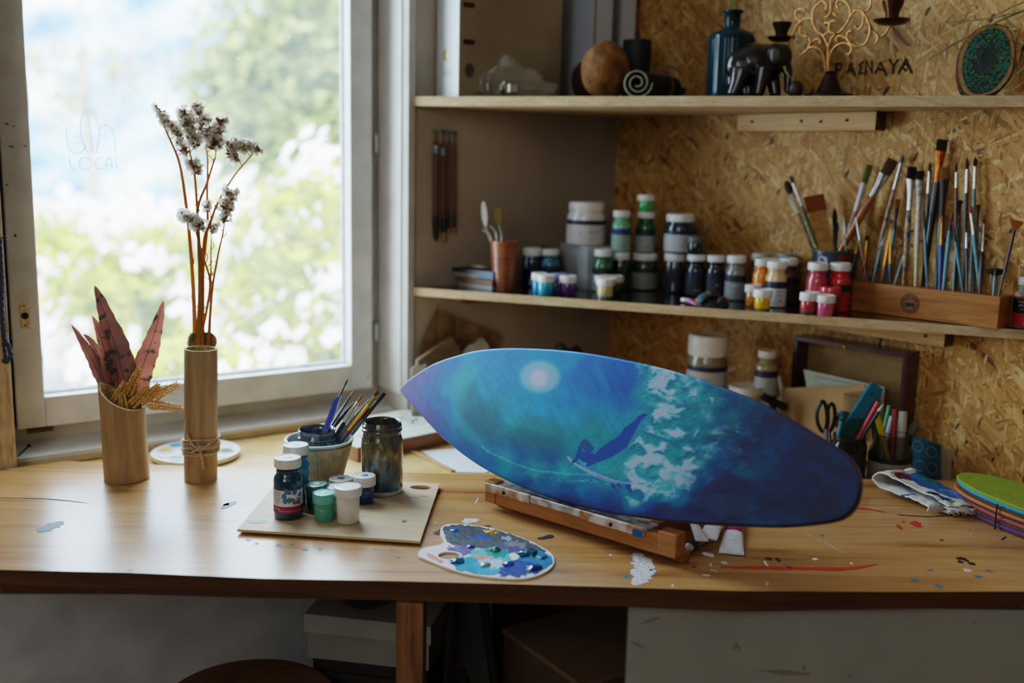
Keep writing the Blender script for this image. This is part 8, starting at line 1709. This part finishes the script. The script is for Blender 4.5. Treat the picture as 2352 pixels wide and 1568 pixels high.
sp2 = [atd(x, y, dS-.0066)-c for x, y in ((1950, 962), (1978, 960), (1990, 970), (1962, 1022), (1922, 1010))]; obj('green_end', (sp2, [tuple(range(5))]), M('bar_green', '0c4a3c', .35), b)
stick('pencil', 'red pencil leaning right in the dark jar', 'pencil', [(2018, 922), (1956, 1020)], 11, cS, kS, M('pencil_red', 'b01f24', .35), [('shaft', 0, .99, 1, 1, None)], GT, -.020, rS*.8)
stick('pencil', 'yellow and black striped pencil with a white tip, leaning right in the dark jar', 'pencil', [(2029, 927), (1963, 1018)], 8, cS, kS, M('pencil_yellow', 'c4a91a', .35), [('shaft', 0, .90, 1, 1, None), ('stripe', .02, .895, 1.06, 1.06, M('pencil_stripe', '23262c', .4)), ('tip', .90, .995, 1., .15, M('pencil_tip', 'c9c2b0', .5))], GT, -.026, rS*.8)
# scissors
sc_c = Vector((atdz(1905, dS, ZC).x, atdz(1905, dS, ZC).y, ZC+.001)); o = thing('scissors', 'scissors with black handles standing behind the board, left of the teal bar', 'scissors', sc_c, GT)
for pts in ([(1885, 926), (1877, 945), (1878, 970), (1888, 990), (1896, 985), (1900, 965), (1898, 940), (1892, 922)], [(1908, 926), (1902, 940), (1902, 965), (1900, 985), (1906, 990), (1914, 975), (1918, 955), (1916, 935)]): obj('handle_loop', T_(smoothline([atd(x, y, dS)-sc_c for x, y in pts], 5, True)+[atd(*pts[0], dS)-sc_c], .0031, 8), M('handle_black', '151412', .35), o, smooth=True)
for s in (-1, 1): 
    a = atd(1899+s*3, 985, dS+.001*s)-sc_c; obj('blade', T_([a, a*.5+RH*.002*s, Vector((RH.x*.004*s, RH.y*.004*s, 0))], [.0042, .0046, .001], 6), m_steel, o, smooth=True)
hc = atd(1937, 966, dS+.012); o = thing('tape_roll', 'round black and orange tool behind the little teal hand', 'tool', Vector((hc.x, hc.y, ZC+.001)), GT); T = axis_m(hc-o.location, -VH+Vector((0, 0, .1)))
obj('disc', L_([(.0155, -.004), (.0165, -.003), (.0165, .003), (.0155, .004)], 30, T), M('disc_black', '191614', .4), o, smooth=True); obj('orange_face', L_([(.013, .0041), (.012, .0046)], 26, T @ Matrix.Translation((0, -.004, 0))), M('disc_orange', 'b5381c', .4), o); obj('stem', T_([Vector((0, 0, 0)), hc-o.location-Vector((0, 0, .012))], .004, 8), M('disc_black', '191614', .4), o)
g = G(); root = atd(1925, 1010, dS-.016); wr = atd(1934, 968, dS-.016); o = thing('toy_hand', 'small teal plastic hand with spread fingers, between the scissors and the teal bar', 'toy', Vector((root.x, root.y, ZC+.001)), GT); lc = Vector(o.location)
tube(g, smoothline([Vector((0, 0, 0)), root-lc, wr-lc], 4), [.004]*4+[.0045]*4+[.006], 8); blob(g, atd(1936, 960, dS-.016)-lc, .0058, 2, (1, .6, 1))
for a, b_2 in (((1928, 955), (1922, 951)), ((1932, 953), (1929, 945)), ((1936, 952), (1936, 943)), ((1939, 953), (1942, 945)), ((1941, 957), (1948, 951))): tube(g, [wr-lc, atd(*a, dS-.016)-lc, atd(*b_2, dS-.016)-lc], [.003, .0019, .0014], 6)
obj('hand', g.geo(), M('hand_teal', '1f5f68', .4), o, smooth=True, auto=180)
# blue clear case and card at the wall
o, b, c = osbsheet('plastic_case', 'clear bluish plastic sheet with embossed rings standing at the wall right of the marker jar', 'case', [(2098, 1000), (2162, 1022), (2160, 1120), (2080, 1120)], .040, glassy('case_blue', '9fc0cc', .15, .45, '4a6d7a'), .002)
for px, py in ((2108, 1025), (2140, 1038), (2112, 1070), (2140, 1075)):
    p0 = onosb(px, py, .0425)-c; g = G(); tube(g, [p0+OW*(.009*cos(2*pi*i/24))+Vector((0, 0, .009*sin(2*pi*i/24))) for i in range(25)], .0006, 5); obj('embossed_ring', g.geo(), M('ring_pale', '6f8f98', .4), b, smooth=True)
osbsheet('price_tag', 'plain beige card standing at the right edge of the bluish plastic sheet', 'card', [(2164, 1026), (2188, 1032), (2183, 1120), (2161, 1120)], .036, M('card_beige', '9a8668', .7, var=.05, vs=40), .0012)
# ============================================================ UNDER THE WORKTOP
pc0 = onpl(1442, 1450, top[5]+SN*.02, SN); pc0.z = 0; e = to_wall(pc0, SD, .02); Lp = (e-pc0).length-.03
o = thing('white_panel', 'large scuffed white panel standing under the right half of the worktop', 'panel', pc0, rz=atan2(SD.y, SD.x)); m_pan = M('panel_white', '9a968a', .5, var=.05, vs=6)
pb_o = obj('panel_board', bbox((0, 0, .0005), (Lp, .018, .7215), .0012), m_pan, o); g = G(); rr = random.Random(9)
for (px, py, qx, qy) in ((1470, 1430, 1515, 1418), (1445, 1468, 1480, 1488), (1690, 1470, 1700, 1495), (1735, 1535, 1860, 1548), (2236, 1420, 2240, 1432), (1680, 1490, 1692, 1478), (1840, 1534, 1850, 1530), (1950, 1545, 1957, 1556)):
    a, b_2 = [onpl(x_, y_, pc0, SN)-pc0 for x_, y_ in ((px, py), (qx, qy))]; a, b_2 = [Vector((p.dot(SD), -.0008, p.z)) for p in (a, b_2)]; n_ = Vector((-(b_2-a).z, 0, (b_2-a).x)).normalized(); w = rr.uniform(.002, .005)
    obj('scuff', G().add([a-n_*w*.3, (a+b_2)/2-n_*w, b_2-n_*w*.2, b_2+n_*w*.4, (a+b_2)/2+n_*w*.6], [(0, 1, 2, 3, 4)]).geo(), M('scuff', '857c70', .7), pb_o)
# cardboard box
A_, B_, C_ = onz(1158, 1443, .56), onz(1335, 1568, .56), onz(1260, 1393, .56); ub, uc = (B_-A_), (C_-A_); ub = ub*1.08; uc = uc.normalized()*.25; uc = uc-ub.normalized()*uc.dot(ub.normalized()); uc = uc.normalized()*.22
if True:
    o = thing('cardboard_box', 'brown cardboard box under the worktop between the pine post and the white panel', 'box', Vector((A_.x, A_.y, 0))); P_ = [Vector((0, 0, 0)), ub*.93, ub*.93+uc, uc]; bm = plate([(p.x, p.y) for p in P_], .552); obj('box_body', bm, M('carton_brown', '5d452f', .8, var=.06, vs=8), o)
    bm = plate([(p.x, p.y) for p in (ub*-.01-uc*.01, ub*.94-uc*.01, ub*.94+uc*1.01, ub*-.01+uc*1.01)], .008); bmesh.ops.translate(bm, vec=(0, 0, .5525), verts=bm.verts[:]); obj('top_flap', bm, M('carton_top', '7d6146', .8, var=.05, vs=8), o)
# lidded white box on a dark crate, bowl on top
A_, B_ = onz(697, 1409, .55), onz(907, 1431, .55); x = (B_-A_); x.z = 0; x.normalize(); y = Vector((-x.y, x.x, 0)); rz = atan2(x.y, x.x); Lx, Ly = .205, .18
o = thing('crate', 'dark crate on the floor carrying the white lidded box', 'crate', Vector((A_.x, A_.y, 0))+x*.01+y*.01, rz=rz); obj('crate_body', bbox((0, 0, .0005), (Lx-.02, Ly-.02, .474), .003), M('crate_dark', '2a221b', .8, var=.15, vs=12), o)
for i in range(4): obj('slat', bbox((-.006, -.008, .03+i*.115), (Lx-.014, -.0006, .11+i*.115), .001), M('crate_slat', '33291f', .8, var=.15, vs=20), o)
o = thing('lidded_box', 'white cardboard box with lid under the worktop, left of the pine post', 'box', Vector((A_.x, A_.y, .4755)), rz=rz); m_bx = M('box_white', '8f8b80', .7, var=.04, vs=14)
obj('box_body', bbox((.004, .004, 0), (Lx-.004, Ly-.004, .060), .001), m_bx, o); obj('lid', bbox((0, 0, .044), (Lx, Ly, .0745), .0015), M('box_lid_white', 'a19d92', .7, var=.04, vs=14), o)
pbw = onz(832, 1407, .5505); bc_ = pbw+VH*.036; o = thing('bowl', 'dark purple bowl standing on the lid of the white box', 'bowl', Vector((bc_.x, bc_.y, .5506))); k = dep(bc_)/F; r = 78*k
obj('bowl_wall', L_([(r*.42, 0), (r*.5, .001), (r*.72, .010), (r*.9, .024), (r, .042), (r, .050), (r*.95, .050), (r*.82, .024), (.0001, .008)], 40), M('bowl_purple', '2a2138', .3, coat=.4), o, smooth=True)
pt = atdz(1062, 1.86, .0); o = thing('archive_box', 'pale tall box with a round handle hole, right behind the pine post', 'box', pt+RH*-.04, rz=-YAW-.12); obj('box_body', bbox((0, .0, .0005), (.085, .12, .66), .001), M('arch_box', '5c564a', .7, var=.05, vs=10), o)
hp_ = atd(1024, 1404, 1.857); obj('handle_hole', L_([(.011, -.0006), (.011, .0006)], 22, Matrix.Rotation(pi/2, 4, 'X')), m_dark, o, loc=(.030, -.0003, .630))
pt = atdz(1062, 1.60, 0); o = thing('dark_bag', 'dark slack bag with a strap on the floor, right of the pine post', 'bag', pt); g = blob(G(), (0, 0, 0), 1, 4, (1, 1, 1), .25, 2.2); g.v = [RH*(v.x*.05)+VH*(v.y*.05)+Vector((0, 0, max(.0006, .25*(1+v.z)))) for v in g.v]; obj('bag_body', g.geo(), M('bag_dark', '1c1712', .8, var=.3, vs=20), o, smooth=True, auto=180)
obj('strap', T_(smoothline([Vector((0, 0, .48))-RH*.03, Vector((0, 0, .62))-RH*.02+VH*.02, Vector((0, 0, .66))+RH*.01+VH*.03, Vector((0, 0, .5))+RH*.04], 6), .007, 6), M('strap_dark', '191410', .8), o, smooth=True)
pt = atdz(585, 1.60, 0); o = thing('stool', 'brown stool with rounded seat in the shadow under the left of the worktop', 'stool', pt)
obj('seat', L_([(.0001, .440), (.10, .441), (.122, .447), (.128, .457), (.124, .467), (.10, .474), (.0001, .476)], 44), wood('stool_seat', ['6a4529', '84593a', '966845'], sc=(3, 20, 20), rough=.5), o, smooth=True)
for i in range(4):
    a = pi/4+i*pi/2; obj('leg', T_([Vector((.085*cos(a), .085*sin(a), .4415)), Vector((.12*cos(a), .12*sin(a), .0008))], [.013, .010], 10), wood('stool_seat', []), o, smooth=True)
